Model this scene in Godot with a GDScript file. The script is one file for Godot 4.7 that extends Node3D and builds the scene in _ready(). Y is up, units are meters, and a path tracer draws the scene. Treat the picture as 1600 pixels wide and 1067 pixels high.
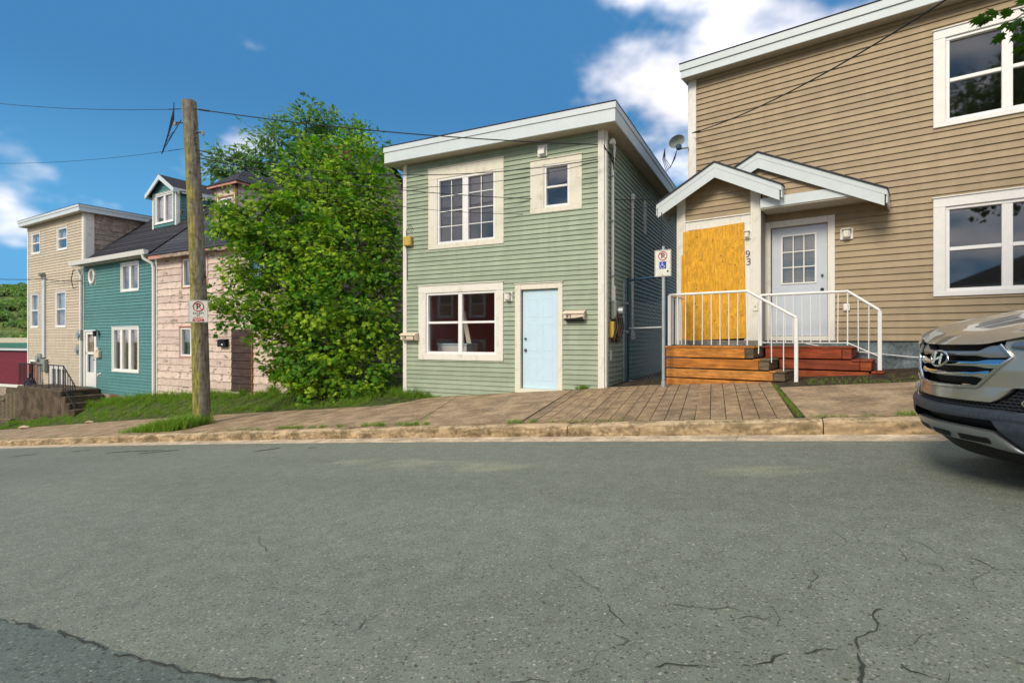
extends Node3D
# A hilly street of clapboard houses. The camera sits at y = 0 looking down -z; the street rises to the right.

const UX := 0.89415      # street direction (towards uphill), x and z
const UZ := 0.44776
var M := {}
var TX := {}
var used := {}
var rng := RandomNumberGenerator.new()

# ---------------------------------------------------------------- mesh builder
class MB:
	var v := PackedVector3Array()
	var n := PackedVector3Array()
	var c := PackedColorArray()
	var col := Color(1, 1, 1)
	var colored := false
	func tri(a: Vector3, b: Vector3, d: Vector3):
		var k := (b - a).cross(d - a)
		if k.length_squared() < 1e-16: return
		k = k.normalized()
		v.append(a); v.append(d); v.append(b)
		for i in 3:
			n.append(k); c.append(col)
	func quad(a: Vector3, b: Vector3, d: Vector3, e: Vector3):
		tri(a, b, d); tri(a, d, e)
	func out3(a: Vector3, b: Vector3, d: Vector3, m: Vector3):
		if (b - a).cross(d - a).dot((a + b + d) / 3.0 - m) < 0: tri(a, d, b)
		else: tri(a, b, d)
	func out4(a: Vector3, b: Vector3, d: Vector3, e: Vector3, m: Vector3):
		out3(a, b, d, m); out3(a, d, e, m)
	func box(p: Vector3, q: Vector3, xf := Transform3D.IDENTITY):
		var m := xf * ((p + q) * 0.5)
		var k := []
		for i in 8:
			k.append(xf * Vector3(q.x if i & 1 else p.x, q.y if i & 2 else p.y, q.z if i & 4 else p.z))
		for f in [[0, 1, 3, 2], [4, 5, 7, 6], [0, 1, 5, 4], [2, 3, 7, 6], [0, 2, 6, 4], [1, 3, 7, 5]]:
			out4(k[f[0]], k[f[1]], k[f[2]], k[f[3]], m)
	func cbox(p: Vector3, q: Vector3, ch := 0.006, xf := Transform3D.IDENTITY):
		var m := (p + q) * 0.5
		var h := (q - p) * 0.5
		ch = min(ch, min(h.x, min(h.y, h.z)) * 0.8)
		var P := func(s: Vector3, ax: int) -> Vector3:
			var o := s * (h - Vector3(ch, ch, ch))
			o[ax] = s[ax] * h[ax]
			return xf * (m + o)
		var mm := xf * m
		for ax in 3:
			var b := (ax + 1) % 3
			var d := (ax + 2) % 3
			for s in [-1.0, 1.0]:
				var q4 := []
				for t in [[-1.0, -1.0], [1.0, -1.0], [1.0, 1.0], [-1.0, 1.0]]:
					var sv := Vector3.ZERO
					sv[ax] = s; sv[b] = t[0]; sv[d] = t[1]
					q4.append(P.call(sv, ax))
				out4(q4[0], q4[1], q4[2], q4[3], mm)
				for s2 in [-1.0, 1.0]:
					var sa := Vector3.ZERO
					sa[ax] = s; sa[b] = s2; sa[d] = -1.0
					var sb := sa
					sb[d] = 1.0
					out4(P.call(sa, ax), P.call(sb, ax), P.call(sb, b), P.call(sa, b), mm)
		for i in 8:
			var s8 := Vector3(1.0 if i & 1 else -1.0, 1.0 if i & 2 else -1.0, 1.0 if i & 4 else -1.0)
			out3(P.call(s8, 0), P.call(s8, 1), P.call(s8, 2), mm)
	func bar(a: Vector3, b: Vector3, w: float, h: float, up := Vector3.UP):
		var z := (b - a).normalized()
		var x := up.cross(z).normalized()
		var y := z.cross(x)
		box(Vector3(-w / 2, -h / 2, 0), Vector3(w / 2, h / 2, (b - a).length()), Transform3D(Basis(x, y, z), a))
	func tube(pts: Array, r: float, seg := 8, r2 := -1.0, caps := true):
		if r2 < 0: r2 = r
		var rings := []
		var last := Vector3.ZERO
		for i in pts.size():
			var t: Vector3 = (pts[min(i + 1, pts.size() - 1)] - pts[max(i - 1, 0)]).normalized()
			var x: Vector3 = last - t * last.dot(t)
			if x.length() < 0.01: x = t.cross(Vector3.UP if absf(t.y) < 0.95 else Vector3.RIGHT)
			x = x.normalized()
			last = x
			var y := t.cross(x)
			var rr: float = lerp(r, r2, float(i) / max(1, pts.size() - 1))
			var ring := []
			for k in seg:
				var a := TAU * k / seg
				var d: Vector3 = x * cos(a) + y * sin(a)
				ring.append([pts[i] + d * rr, d])
			rings.append(ring)
		for i in rings.size() - 1:
			for k in seg:
				var k2 := (k + 1) % seg
				sm4(rings[i][k], rings[i][k2], rings[i + 1][k2], rings[i + 1][k])
		if caps:
			for e in [0, rings.size() - 1]:
				for k in seg:
					var s := -1 if e == 0 else 1
					if s > 0: tri(pts[e], rings[e][k][0], rings[e][(k + 1) % seg][0])
					else: tri(pts[e], rings[e][(k + 1) % seg][0], rings[e][k][0])
	func sm3(a, b, d):
		for q in [a, d, b]:
			v.append(q[0]); n.append(q[1]); c.append(q[2] if q.size() > 2 else col)
	func sm4(a, b, d, e):
		sm3(a, b, d); sm3(a, d, e)
	func grid(P: Array, C := []):   # P[row][col] points; seen from the front rows run up, columns run right
		var R := P.size()
		var K: int = P[0].size()
		var N := []
		for i in R:
			var row := []
			for j in K:
				var du: Vector3 = P[i][min(j + 1, K - 1)] - P[i][max(j - 1, 0)]
				var dv: Vector3 = P[min(i + 1, R - 1)][j] - P[max(i - 1, 0)][j]
				row.append(du.cross(dv).normalized())
			N.append(row)
		for i in R - 1:
			for j in K - 1:
				var q := []
				for o in [[0, 0], [0, 1], [1, 1], [1, 0]]:
					var a: int = i + o[0]
					var b: int = j + o[1]
					q.append([P[a][b], N[a][b], C[a][b] if C.size() else col])
				sm4(q[0], q[1], q[2], q[3])
	func prism(poly: PackedVector2Array, z0: float, z1: float, xf := Transform3D.IDENTITY):
		var ix := Geometry2D.triangulate_polygon(poly)
		var cw := Geometry2D.is_polygon_clockwise(poly)
		for i in range(0, ix.size(), 3):
			var a := poly[ix[i]]
			var b := poly[ix[i + 1]]
			var d := poly[ix[i + 2]]
			if (b - a).cross(d - a) < 0:
				var t := b
				b = d; d = t
			tri(xf * Vector3(a.x, a.y, z1), xf * Vector3(b.x, b.y, z1), xf * Vector3(d.x, d.y, z1))
			tri(xf * Vector3(a.x, a.y, z0), xf * Vector3(d.x, d.y, z0), xf * Vector3(b.x, b.y, z0))
		for i in poly.size():
			var a := poly[i]
			var b := poly[(i + 1) % poly.size()]
			if cw:
				var t := a
				a = b; b = t
			quad(xf * Vector3(a.x, a.y, z0), xf * Vector3(b.x, b.y, z0), xf * Vector3(b.x, b.y, z1), xf * Vector3(a.x, a.y, z1))
	func mesh() -> ArrayMesh:
		var a := []
		a.resize(Mesh.ARRAY_MAX)
		a[Mesh.ARRAY_VERTEX] = v
		a[Mesh.ARRAY_NORMAL] = n
		if colored: a[Mesh.ARRAY_COLOR] = c
		var m := ArrayMesh.new()
		m.add_surface_from_arrays(Mesh.PRIMITIVE_TRIANGLES, a)
		return m

# ---------------------------------------------------------------- scene helpers
func numbered(s: String) -> String:
	if not used.has(s):
		used[s] = 0
		return s
	used[s] += 1
	return "%s_%03d" % [s, used[s]]
func part(par: Node, called: String, b: MB, m: Material, xf := Transform3D.IDENTITY) -> MeshInstance3D:
	var o := MeshInstance3D.new()
	o.name = called
	if b.v.size() == 0: b.box(Vector3.ZERO, Vector3(0.001, 0.001, 0.001))
	o.mesh = b.mesh()
	o.material_override = m
	o.transform = xf
	par.add_child(o, true)
	return o
func copy_part(par: Node, called: String, msh: Mesh, m: Material, xf: Transform3D) -> MeshInstance3D:
	var o := MeshInstance3D.new()
	o.name = called
	o.mesh = msh
	o.material_override = m
	o.transform = xf
	par.add_child(o, true)
	return o
func tag(o: Node, label: String, category: String, group := "") -> Node:
	o.set_meta("label", label); o.set_meta("category", category)
	if group != "": o.set_meta("group", group)
	return o
func thing(called: String, label: String, category: String, xf := Transform3D.IDENTITY, group := "") -> Node3D:
	var o := Node3D.new()
	o.name = numbered(called)
	add_child(o)
	o.transform = xf
	tag(o, label, category, group)
	return o
func struct(called: String, xf := Transform3D.IDENTITY) -> Node3D:
	var o := Node3D.new()
	o.name = numbered(called)
	add_child(o)
	o.transform = xf
	o.set_meta("kind", "structure")
	return o
func frame(x: float, y: float, z: float, deg: float) -> Transform3D:
	return Transform3D(Basis(Vector3.UP, -deg_to_rad(deg)), Vector3(x, y, z))
func rebase(o: Node3D, by: float):     # built with y counted from the camera; put the node itself on the ground
	o.position.y += by
	for k in o.get_children(): k.position.y -= by
func V(x: float, y: float, z: float) -> Vector3: return Vector3(x, y, z)
func right_side(s: float) -> Transform3D: return Transform3D(Basis(V(0, 0, -1), V(0, 1, 0), V(1, 0, 0)), V(s, 0, 0))
func left_side(s: float, depth: float) -> Transform3D: return Transform3D(Basis(V(0, 0, 1), V(0, 1, 0), V(-1, 0, 0)), V(s, 0, -depth))
func pix(px: float, py: float, d: float) -> Vector3: return V((px - 800.0) / 840.0 * d, (530.0 - py) / 840.0 * d, -d)
# street frame: t along the kerb (uphill), n from the kerb foot towards the houses
func SP(t: float, n: float, y: float) -> Vector3: return V(t * UX + n * UZ, y, -7.2 + t * UZ - n * UX)
func TN(p: Vector3) -> Vector2: return Vector2(p.x * UX + (p.z + 7.2) * UZ, p.x * UZ - (p.z + 7.2) * UX)
func foot(t: float) -> float:
	if t < -25.0: return -1.316 - 2.2375 - 0.3625 + (t + 25.0) * 0.1185
	if t > 25.0: return -1.316 + 2.2375 - 0.3625 + (t - 25.0) * 0.0605
	return -1.316 + 0.0895 * t - 0.00058 * t * t
func walk(t: float, n: float) -> float:
	return foot(t) + 0.15 + 0.055 * min(n, 4.5)
func bank(t: float) -> float:
	var k := clampf((-3.6 - t) / 5.0, 0, 1)
	return 0.34 * k + 0.17 * clampf((-8.6 - t) / 6.0, 0, 1)
func land(t: float, n: float) -> float:
	var h := walk(t, n) + bank(t) * smoothstep(2.4, 3.75, n)
	if t < -19.0: h -= clampf((-19.0 - t) * 0.06, 0, 1.6) * smoothstep(0.5, 3.0, n)
	return h
func road(t: float, n: float) -> float:
	return foot(t) + 0.012 * clampf(-n, 0, 3.2)

# ---------------------------------------------------------------- textures and materials
func tex_from(fn: Callable, w: int, h: int, mip := true) -> ImageTexture:
	var d := PackedByteArray()
	d.resize(w * h * 3)
	var i := 0
	for y in h:
		for x in w:
			var k: Color = fn.call(x, y)
			d[i] = int(clampf(k.r, 0, 1) * 255.0); d[i + 1] = int(clampf(k.g, 0, 1) * 255.0); d[i + 2] = int(clampf(k.b, 0, 1) * 255.0)
			i += 3
	return ImageTexture.create_from_image(Image.create_from_data(w, h, false, Image.FORMAT_RGB8, d))
func noise_bytes(seed_: int, freq: float, w: int, h: int, oct := 4, w2 := 0, h2 := 0) -> PackedByteArray:
	var f := FastNoiseLite.new()
	f.seed = seed_
	f.noise_type = FastNoiseLite.TYPE_SIMPLEX_SMOOTH
	f.frequency = freq
	f.fractal_octaves = oct
	var im := f.get_seamless_image(w, h)
	im.convert(Image.FORMAT_L8)
	if w2 > 0: im.resize(w2, h2, Image.INTERPOLATE_CUBIC)
	return im.get_data()
func mat(base: Color, rough := 0.8, tex: Texture2D = null, scale := 1.0, world := false) -> StandardMaterial3D:
	var m := StandardMaterial3D.new()
	m.albedo_color = base
	m.roughness = rough
	m.metallic_specular = 0.4
	if tex:
		m.albedo_texture = tex
		m.uv1_triplanar = true
		m.uv1_world_triplanar = world
		m.uv1_scale = V(scale, scale, scale)
	return m
func relief(m: StandardMaterial3D, t: Texture2D, cm: float):
	m.heightmap_enabled = true
	m.heightmap_texture = t
	m.heightmap_scale = cm
func C8(r: int, g: int, b: int) -> Color: return Color(r / 255.0, g / 255.0, b / 255.0)
func make_materials():
	var a := noise_bytes(1, 0.02, 256, 256, 5)
	var b := noise_bytes(2, 0.09, 256, 256, 3)
	var streak := noise_bytes(3, 0.05, 256, 32, 4, 256, 256)    # vertical streaks
	var grain := noise_bytes(4, 0.06, 32, 256, 5, 256, 256)     # grain along x
	var r := RandomNumberGenerator.new()
	r.seed = 5
	# even, slightly dirty paint
	TX.paint = tex_from(func(x, y):
		var i: int = y * 256 + x
		var k := 0.93 + 0.09 * (a[i] / 255.0 - 0.5) + 0.05 * (streak[i] / 255.0 - 0.5) + 0.03 * (b[i] / 255.0 - 0.5)
		return Color(k, k, k * 0.99), 256, 256)
	TX.clean = tex_from(func(x, y):
		var i: int = y * 256 + x
		var k := 0.975 + 0.03 * (a[i] / 255.0 - 0.5) + 0.02 * (b[i] / 255.0 - 0.5)
		return Color(k, k, k), 256, 256)
	# grubby white trim: rain streaks and a little yellowing
	TX.trim = tex_from(func(x, y):
		var i: int = y * 256 + x
		var d := smoothstep(0.6, 0.9, a[i] / 255.0) * 0.05 + smoothstep(0.66, 0.85, streak[i] / 255.0) * 0.025
		var k := 0.97 - d + 0.03 * (b[i] / 255.0 - 0.5)
		return Color(k, k * (1.0 - d * 0.12), k * (1.0 - d * 0.45)), 256, 256)
	TX.grain = tex_from(func(x, y):
		var i: int = y * 256 + x
		var k := 0.8 + 0.32 * (grain[i] / 255.0 - 0.5) + 0.16 * (a[i] / 255.0 - 0.5)
		return Color(k, k * 0.98, k * 0.95), 256, 256)
	TX.grain_up = tex_from(func(x, y):
		var i: int = x * 256 + y
		var k := 0.78 + 0.5 * (grain[i] / 255.0 - 0.5) + 0.2 * (a[i] / 255.0 - 0.5)
		return Color(k, k * 0.99, k * 0.96), 256, 256)
	# flaking paint over grey wood
	var p1 := noise_bytes(11, 0.03, 512, 128, 5, 512, 512)
	var p2 := noise_bytes(12, 0.012, 512, 512, 3)
	var p3 := noise_bytes(13, 0.05, 64, 512, 4, 512, 512)
	TX.peel = tex_from(func(x, y):
		var i: int = y * 512 + x
		var h: float = 0.5 * p3[i] / 255.0 + 0.62 * p2[i] / 255.0
		var bare := smoothstep(0.70, 0.79, h) * 0.85 + 0.14 * smoothstep(0.58, 0.66, 0.7 * p3[i] / 255.0 + 0.3 * p1[i] / 255.0)
		var kk := 0.95 + 0.12 * (p1[i] / 255.0 - 0.5)
		var g := 0.54 + 0.4 * (p3[i] / 255.0 - 0.5)
		return Color(kk, kk * 0.99, kk * 0.97).lerp(Color(g, g * 1.01, g * 0.94), minf(bare, 1.0)), 512, 512)
	TX.bare = tex_from(func(x, y):
		var i: int = y * 512 + x
		var h: float = 0.6 * p3[i] / 255.0 + 0.3 * p1[i] / 255.0 + 0.3 * p2[i] / 255.0
		var g := 0.68 + 0.55 * (h - 0.6)
		return Color(g, g * 0.96, g * 0.93), 512, 512)
	# asphalt: tar with stones
	var N := 1024
	var n1 := noise_bytes(21, 0.012, N, N, 4)
	var ad := PackedByteArray()
	ad.resize(N * N * 3)
	for i in N * N:
		var k := 135.0 + (n1[i] - 128) * 0.08 + r.randf_range(-22, 22)
		ad[i * 3] = int(k * 0.975); ad[i * 3 + 1] = int(k * 1.03); ad[i * 3 + 2] = int(k * 0.95)
	for s in 34000:
		var cx := r.randi() % N
		var cy := r.randi() % N
		var rad := r.randf_range(0.7, 2.0) * (1.5 if r.randf() < 0.04 else 1.0)
		var kind := r.randf()
		var tone := r.randf_range(137, 184)
		if kind < 0.38: tone = r.randf_range(78, 110)
		elif kind > 0.972: tone = r.randf_range(178, 226)
		var warm := r.randf_range(0.9, 1.04)
		var ri := int(ceil(rad))
		for dy in range(-ri, ri + 1):
			for dx in range(-ri, ri + 1):
				if dx * dx + dy * dy * 1.3 <= rad * rad:
					var i := (((cy + dy) & (N - 1)) * N + ((cx + dx) & (N - 1))) * 3
					ad[i] = int(tone); ad[i + 1] = int(tone * 0.995); ad[i + 2] = int(tone * warm * 0.97)
	TX.asphalt = ImageTexture.create_from_image(Image.create_from_data(N, N, false, Image.FORMAT_RGB8, ad))
	# concrete
	var c1 := noise_bytes(31, 0.008, 512, 512, 5)
	var c2 := noise_bytes(32, 0.05, 512, 512, 4)
	TX.concrete = tex_from(func(x, y):
		var i: int = y * 512 + x
		var k := 0.8 + 0.34 * (c1[i] / 255.0 - 0.5) + 0.26 * (c2[i] / 255.0 - 0.5) + r.randf_range(-0.05, 0.05)
		if r.randf() < 0.012: k += r.randf_range(-0.25, 0.2)
		var st := smoothstep(0.58, 0.75, c1[(i * 3 + 7777) % 262144] / 255.0) * 0.1
		return Color(k, k * (0.985 - st * 0.2), k * (0.97 - st * 0.5)), 512, 512)
	# stained kerb concrete: blotches with an outline of their own
	TX.kerb = tex_from(func(x, y):
		var i: int = y * 512 + x
		var st := smoothstep(0.44, 0.6, 0.6 * c1[i] / 255.0 + 0.4 * c2[(i + 9999) % 262144] / 255.0)
		var k := 0.86 - 0.27 * st + 0.22 * (c2[i] / 255.0 - 0.5) + r.randf_range(-0.07, 0.07)
		return Color(k, k * 0.97, k * (0.93 - 0.06 * st)), 512, 512)
	# granules of roofing
	TX.granule = tex_from(func(x, y):
		var i: int = y * 256 + x
		var k := 0.75 + 0.3 * (a[i] / 255.0 - 0.5) + r.randf_range(-0.14, 0.14)
		return Color(k, k, k), 256, 256)
	# plywood: broad wavy figure along the sheet
	TX.ply = tex_from(func(x, y):
		var i: int = x * 256 + y
		var w: float = sin((grain[i] / 255.0) * 14.0 + a[y * 256 + x] / 255.0 * 5.0)
		var k := 0.9 + 0.06 * w + 0.12 * (a[y * 256 + x] / 255.0 - 0.5)
		var dk := smoothstep(0.66, 0.8, b[y * 256 + x] / 255.0) * 0.12
		return Color(k - dk * 0.6, k * 0.97 - dk, k * 0.9 - dk), 256, 256)
	TX.soil = tex_from(func(x, y):
		var i: int = y * 256 + x
		var k := 0.6 + 0.6 * (a[i] / 255.0 - 0.5) + 0.4 * (b[i] / 255.0 - 0.5) + r.randf_range(-0.12, 0.12)
		return Color(k, k * 0.98, k * 0.92), 256, 256)

	var vinyl := func(nm: String, col: Color):
		for i in 3:
			var f: float = [1.0, 0.975, 1.022][i]
			M[nm + str(i)] = mat(Color(col.r * f, col.g * f, col.b * f), 0.55, TX.paint, 0.45)
	vinyl.call("green", C8(160, 174, 152))
	vinyl.call("brown", C8(168, 149, 119))
	vinyl.call("teal", C8(88, 142, 142))
	vinyl.call("beige", C8(208, 194, 172))
	vinyl.call("maroon", C8(122, 33, 50))
	vinyl.call("red", C8(212, 84, 74))
	for i in 3:
		var f: float = [1.0, 0.96, 1.03][i]
		M["pink" + str(i)] = mat(Color(0.87 * f, 0.80 * f, 0.765 * f), 0.85, TX.peel, [0.42, 0.36, 0.47][i])
		M["bare" + str(i)] = mat(Color(0.92 * f, 0.86 * f, 0.8 * f), 0.9, TX.bare, [0.7, 0.55, 0.62][i])
		M["bare" + str(i)].uv1_offset = V(i * 0.37, i * 0.21, 0)
		M["pink" + str(i)].uv1_offset = V(i * 0.31, i * 0.17, i * 0.4)
	M.trim = mat(C8(232, 230, 220), 0.55, TX.trim, 0.7)
	M.cream = mat(C8(230, 226, 210), 0.6, TX.trim, 0.6)
	M.fascia = mat(C8(206, 216, 218), 0.45, TX.clean, 0.5)
	M.soffit = mat(C8(196, 190, 178), 0.7, TX.paint, 1.5)
	M.white = mat(C8(236, 236, 232), 0.45, TX.clean, 0.8)
	M.vinylwhite = mat(C8(240, 240, 238), 0.35, TX.clean, 0.9)
	M.door_blue = mat(C8(200, 228, 242), 0.4, TX.clean, 0.7)
	M.door_grey = mat(C8(196, 205, 216), 0.4, TX.clean, 0.7)
	M.door_brown = mat(C8(92, 74, 70), 0.7, TX.grain, 0.8)
	M.red_trim = mat(C8(206, 152, 138), 0.85, TX.peel, 0.9)
	M.corner_wood = mat(C8(150, 104, 76), 0.9, TX.grain_up, 1.2)
	M.inner = mat(C8(166, 158, 148), 0.9)
	M.inner_dark = M.inner
	M.curtain = mat(C8(196, 180, 150), 0.9, TX.grain_up, 2.0)
	M.curtain_grey = mat(C8(178, 178, 172), 0.9, TX.grain_up, 2.0)
	M.curtain_green = mat(C8(122, 158, 146), 0.9, TX.grain_up, 2.0)
	M.blind = mat(C8(200, 202, 190), 0.7)
	M.glass = StandardMaterial3D.new()
	M.glass.albedo_color = Color(0.08, 0.1, 0.1, 0.04)
	M.glass.transparency = BaseMaterial3D.TRANSPARENCY_ALPHA
	M.glass.roughness = 0.03
	M.glass.metallic_specular = 0.85
	M.metal = mat(C8(120, 124, 128), 0.35, TX.paint, 1.0)
	M.metal.metallic = 0.8
	M.galv = mat(C8(186, 194, 198), 0.5, TX.paint, 1.5)
	M.galv.metallic = 0.5
	M.chain = mat(C8(120, 128, 130), 0.6)
	M.blue_pipe = mat(C8(52, 84, 112), 0.5, TX.paint, 1.5)
	M.blue_pipe.metallic = 0.3
	M.black_metal = mat(C8(36, 36, 40), 0.5)
	M.black = mat(C8(24, 25, 27), 0.6)
	M.cable = mat(C8(22, 26, 30), 0.6)
	M.asphalt = mat(Color(1.0, 1.0, 0.975), 0.88, TX.asphalt, 1.0 / 2.7, true)
	M.asphalt.vertex_color_use_as_albedo = true
	relief(M.asphalt, TX.asphalt, 0.25)
	M.asphalt_new = M.asphalt.duplicate()
	M.asphalt_new.albedo_color = C8(214, 226, 230)
	M.asphalt_new.uv1_scale = V(0.3, 0.3, 0.3)
	M.tar = mat(C8(84, 88, 80), 0.95, TX.granule, 4.0)
	M.concrete = mat(C8(190, 168, 138), 0.9, TX.concrete, 0.42, true)
	relief(M.concrete, TX.concrete, 0.25)
	for i in 3:
		M["paver" + str(i)] = mat([C8(180, 157, 126), C8(174, 153, 125), C8(186, 162, 129)][i], 0.9, TX.concrete, [0.61, 0.55, 0.7][i], true)
		relief(M["paver" + str(i)], TX.concrete, 0.3)
	M.gutter = mat(C8(240, 222, 194), 0.9, TX.concrete, 0.5, true)
	M.kerb = mat(C8(226, 206, 174), 0.92, TX.kerb, 0.55, true)
	M.kerb.vertex_color_use_as_albedo = true
	relief(M.kerb, TX.kerb, 0.6)
	M.stoop = mat(C8(116, 104, 90), 0.95, TX.kerb, 0.5, true)
	relief(M.stoop, TX.kerb, 0.8)
	M.foundation = mat(C8(132, 150, 158), 0.85, TX.concrete, 0.6)
	M.grey_block = mat(C8(150, 150, 146), 0.9, TX.concrete, 0.6)
	M.soil = mat(C8(104, 90, 68), 0.95, TX.soil, 0.9, true)
	M.turf = mat(C8(112, 136, 62), 0.95, TX.soil, 0.7, true)
	for i in 3:
		M["roof_dark" + str(i)] = mat([C8(68, 68, 76), C8(60, 60, 68), C8(76, 76, 84)][i], 0.9, TX.granule, 1.1)
		M["roof_grey" + str(i)] = mat([C8(88, 92, 102), C8(78, 82, 92), C8(98, 102, 110)][i], 0.9, TX.granule, 1.1)
		M["orange" + str(i)] = mat([C8(222, 150, 70), C8(216, 142, 64), C8(226, 158, 80)][i], 0.8, TX.grain, [1.1, 0.9, 1.3][i])
		M["rust" + str(i)] = mat([C8(176, 84, 50), C8(160, 80, 52), C8(182, 94, 56)][i], 0.8, TX.grain, [1.0, 0.8, 1.2][i])
		M["greywood" + str(i)] = mat([C8(128, 118, 96), C8(112, 104, 84), C8(142, 132, 108)][i], 0.9, TX.grain, [1.0, 0.8, 1.2][i])
	M.plywood = mat(C8(236, 182, 58), 0.7, TX.ply, 0.8)
	M.ply_edge = mat(C8(190, 120, 50), 0.8, TX.grain, 2.0)
	M.pole = mat(Color(1, 1, 1), 0.95, TX.grain_up, 1.3)
	M.pole.vertex_color_use_as_albedo = true
	M.bark = mat(C8(88, 76, 62), 0.95, TX.grain_up, 1.5)
	for nm in ["leaf", "grass"]:
		var lm := StandardMaterial3D.new()
		lm.vertex_color_use_as_albedo = true
		lm.roughness = 0.55
		lm.metallic_specular = 0.35
		lm.cull_mode = BaseMaterial3D.CULL_DISABLED
		lm.backlight_enabled = true
		lm.backlight = Color(0.75, 0.9, 0.4)
		M[nm] = lm
	M.sign_white = mat(C8(232, 232, 224), 0.5, TX.paint, 2.0)
	M.sign_red = mat(C8(186, 32, 44), 0.5)
	M.sign_blue = mat(C8(28, 66, 176), 0.5)
	M.ink = mat(C8(28, 26, 30), 0.6)
	M.mailbox = mat(C8(226, 212, 190), 0.6, TX.trim, 2.5)
	M.rust = mat(C8(122, 64, 34), 0.9, TX.soil, 3.0)
	M.meter = mat(C8(150, 156, 152), 0.6, TX.paint, 2.0)
	M.yellow = mat(C8(206, 176, 84), 0.7, TX.trim, 2.0)

# ---------------------------------------------------------------- the scene
func _ready():
	rng.seed = 2024
	# camera: level, 840 px focal length on a 1600 px wide frame, horizon just above the middle
	var cam := Camera3D.new()
	cam.name = "camera"
	cam.projection = Camera3D.PROJECTION_FRUSTUM
	cam.near = 0.05
	cam.far = 4000.0
	cam.size = 2.0 * 0.05 * 533.5 / 840.0
	cam.frustum_offset = Vector2(0, -0.05 * 3.5 / 840.0)
	add_child(cam)
	cam.current = true
	# sky, exposure
	var we := WorldEnvironment.new()
	we.name = "environment"
	var e := Environment.new()
	e.background_mode = Environment.BG_SKY
	e.sky = make_sky()
	e.background_energy_multiplier = 1.0
	e.tonemap_mode = Environment.TONE_MAPPER_LINEAR
	e.tonemap_exposure = 3.3
	e.sdfgi_enabled = true
	e.ssao_enabled = true
	e.ssil_enabled = true
	we.environment = e
	add_child(we)
	# soft sun through thin cloud, from behind the camera on the left
	var sun := DirectionalLight3D.new()
	sun.name = "sun"
	sun.light_energy = 0.29
	sun.light_color = Color(1.0, 0.95, 0.86)
	sun.light_angular_distance = 20.0
	sun.shadow_enabled = true
	add_child(sun)
	sun.look_at_from_position(V(-8, 9.5, 10), V(0, 0, 0))
	make_materials()
	print("materials ", Time.get_ticks_msec())
	ground()
	green_house()
	brown_house()
	teal_house()
	beige_house()
	pink_house()
	print("houses ", Time.get_ticks_msec())
	far_things()
	porch_steps()
	alley_gate()
	car()
	pole_and_cables()
	trees()
	grass()
	print("done ", Time.get_ticks_msec())

# ---------------------------------------------------------------- house parts
func wall(par: Node, called: String, x0: float, x1: float, y0: float, y1: float, holes: Array, th: float, m: Material, xf := Transform3D.IDENTITY):
	var xs := [x0, x1]
	var ys := [y0, y1]
	for h in holes:
		xs.append_array([clampf(h[0], x0, x1), clampf(h[1], x0, x1)])
		ys.append_array([clampf(h[2], y0, y1), clampf(h[3], y0, y1)])
	xs.sort(); ys.sort()
	var solid := func(i: int, j: int) -> bool:
		if i < 0 or j < 0 or i >= xs.size() - 1 or j >= ys.size() - 1: return false
		var cx: float = (xs[i] + xs[i + 1]) / 2
		var cy: float = (ys[j] + ys[j + 1]) / 2
		for h in holes:
			if cx > h[0] and cx < h[1] and cy > h[2] and cy < h[3]: return false
		return true
	var b := MB.new()
	for i in xs.size() - 1:
		if xs[i + 1] - xs[i] < 1e-5: continue
		for j in ys.size() - 1:
			if ys[j + 1] - ys[j] < 1e-5 or not solid.call(i, j): continue
			var p := V(xs[i], ys[j], -th)
			var q := V(xs[i + 1], ys[j + 1], 0)
			b.quad(V(p.x, p.y, 0), V(q.x, p.y, 0), V(q.x, q.y, 0), V(p.x, q.y, 0))
			b.quad(V(q.x, p.y, -th), V(p.x, p.y, -th), V(p.x, q.y, -th), V(q.x, q.y, -th))
			if not solid.call(i - 1, j): b.quad(V(p.x, p.y, -th), V(p.x, p.y, 0), V(p.x, q.y, 0), V(p.x, q.y, -th))
			if not solid.call(i + 1, j): b.quad(V(q.x, p.y, 0), V(q.x, p.y, -th), V(q.x, q.y, -th), V(q.x, q.y, 0))
			if not solid.call(i, j - 1): b.quad(V(p.x, p.y, -th), V(q.x, p.y, -th), V(q.x, p.y, 0), V(p.x, p.y, 0))
			if not solid.call(i, j + 1): b.quad(V(p.x, q.y, 0), V(q.x, q.y, 0), V(q.x, q.y, -th), V(p.x, q.y, -th))
	return part(par, called, b, m, xf)

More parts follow.
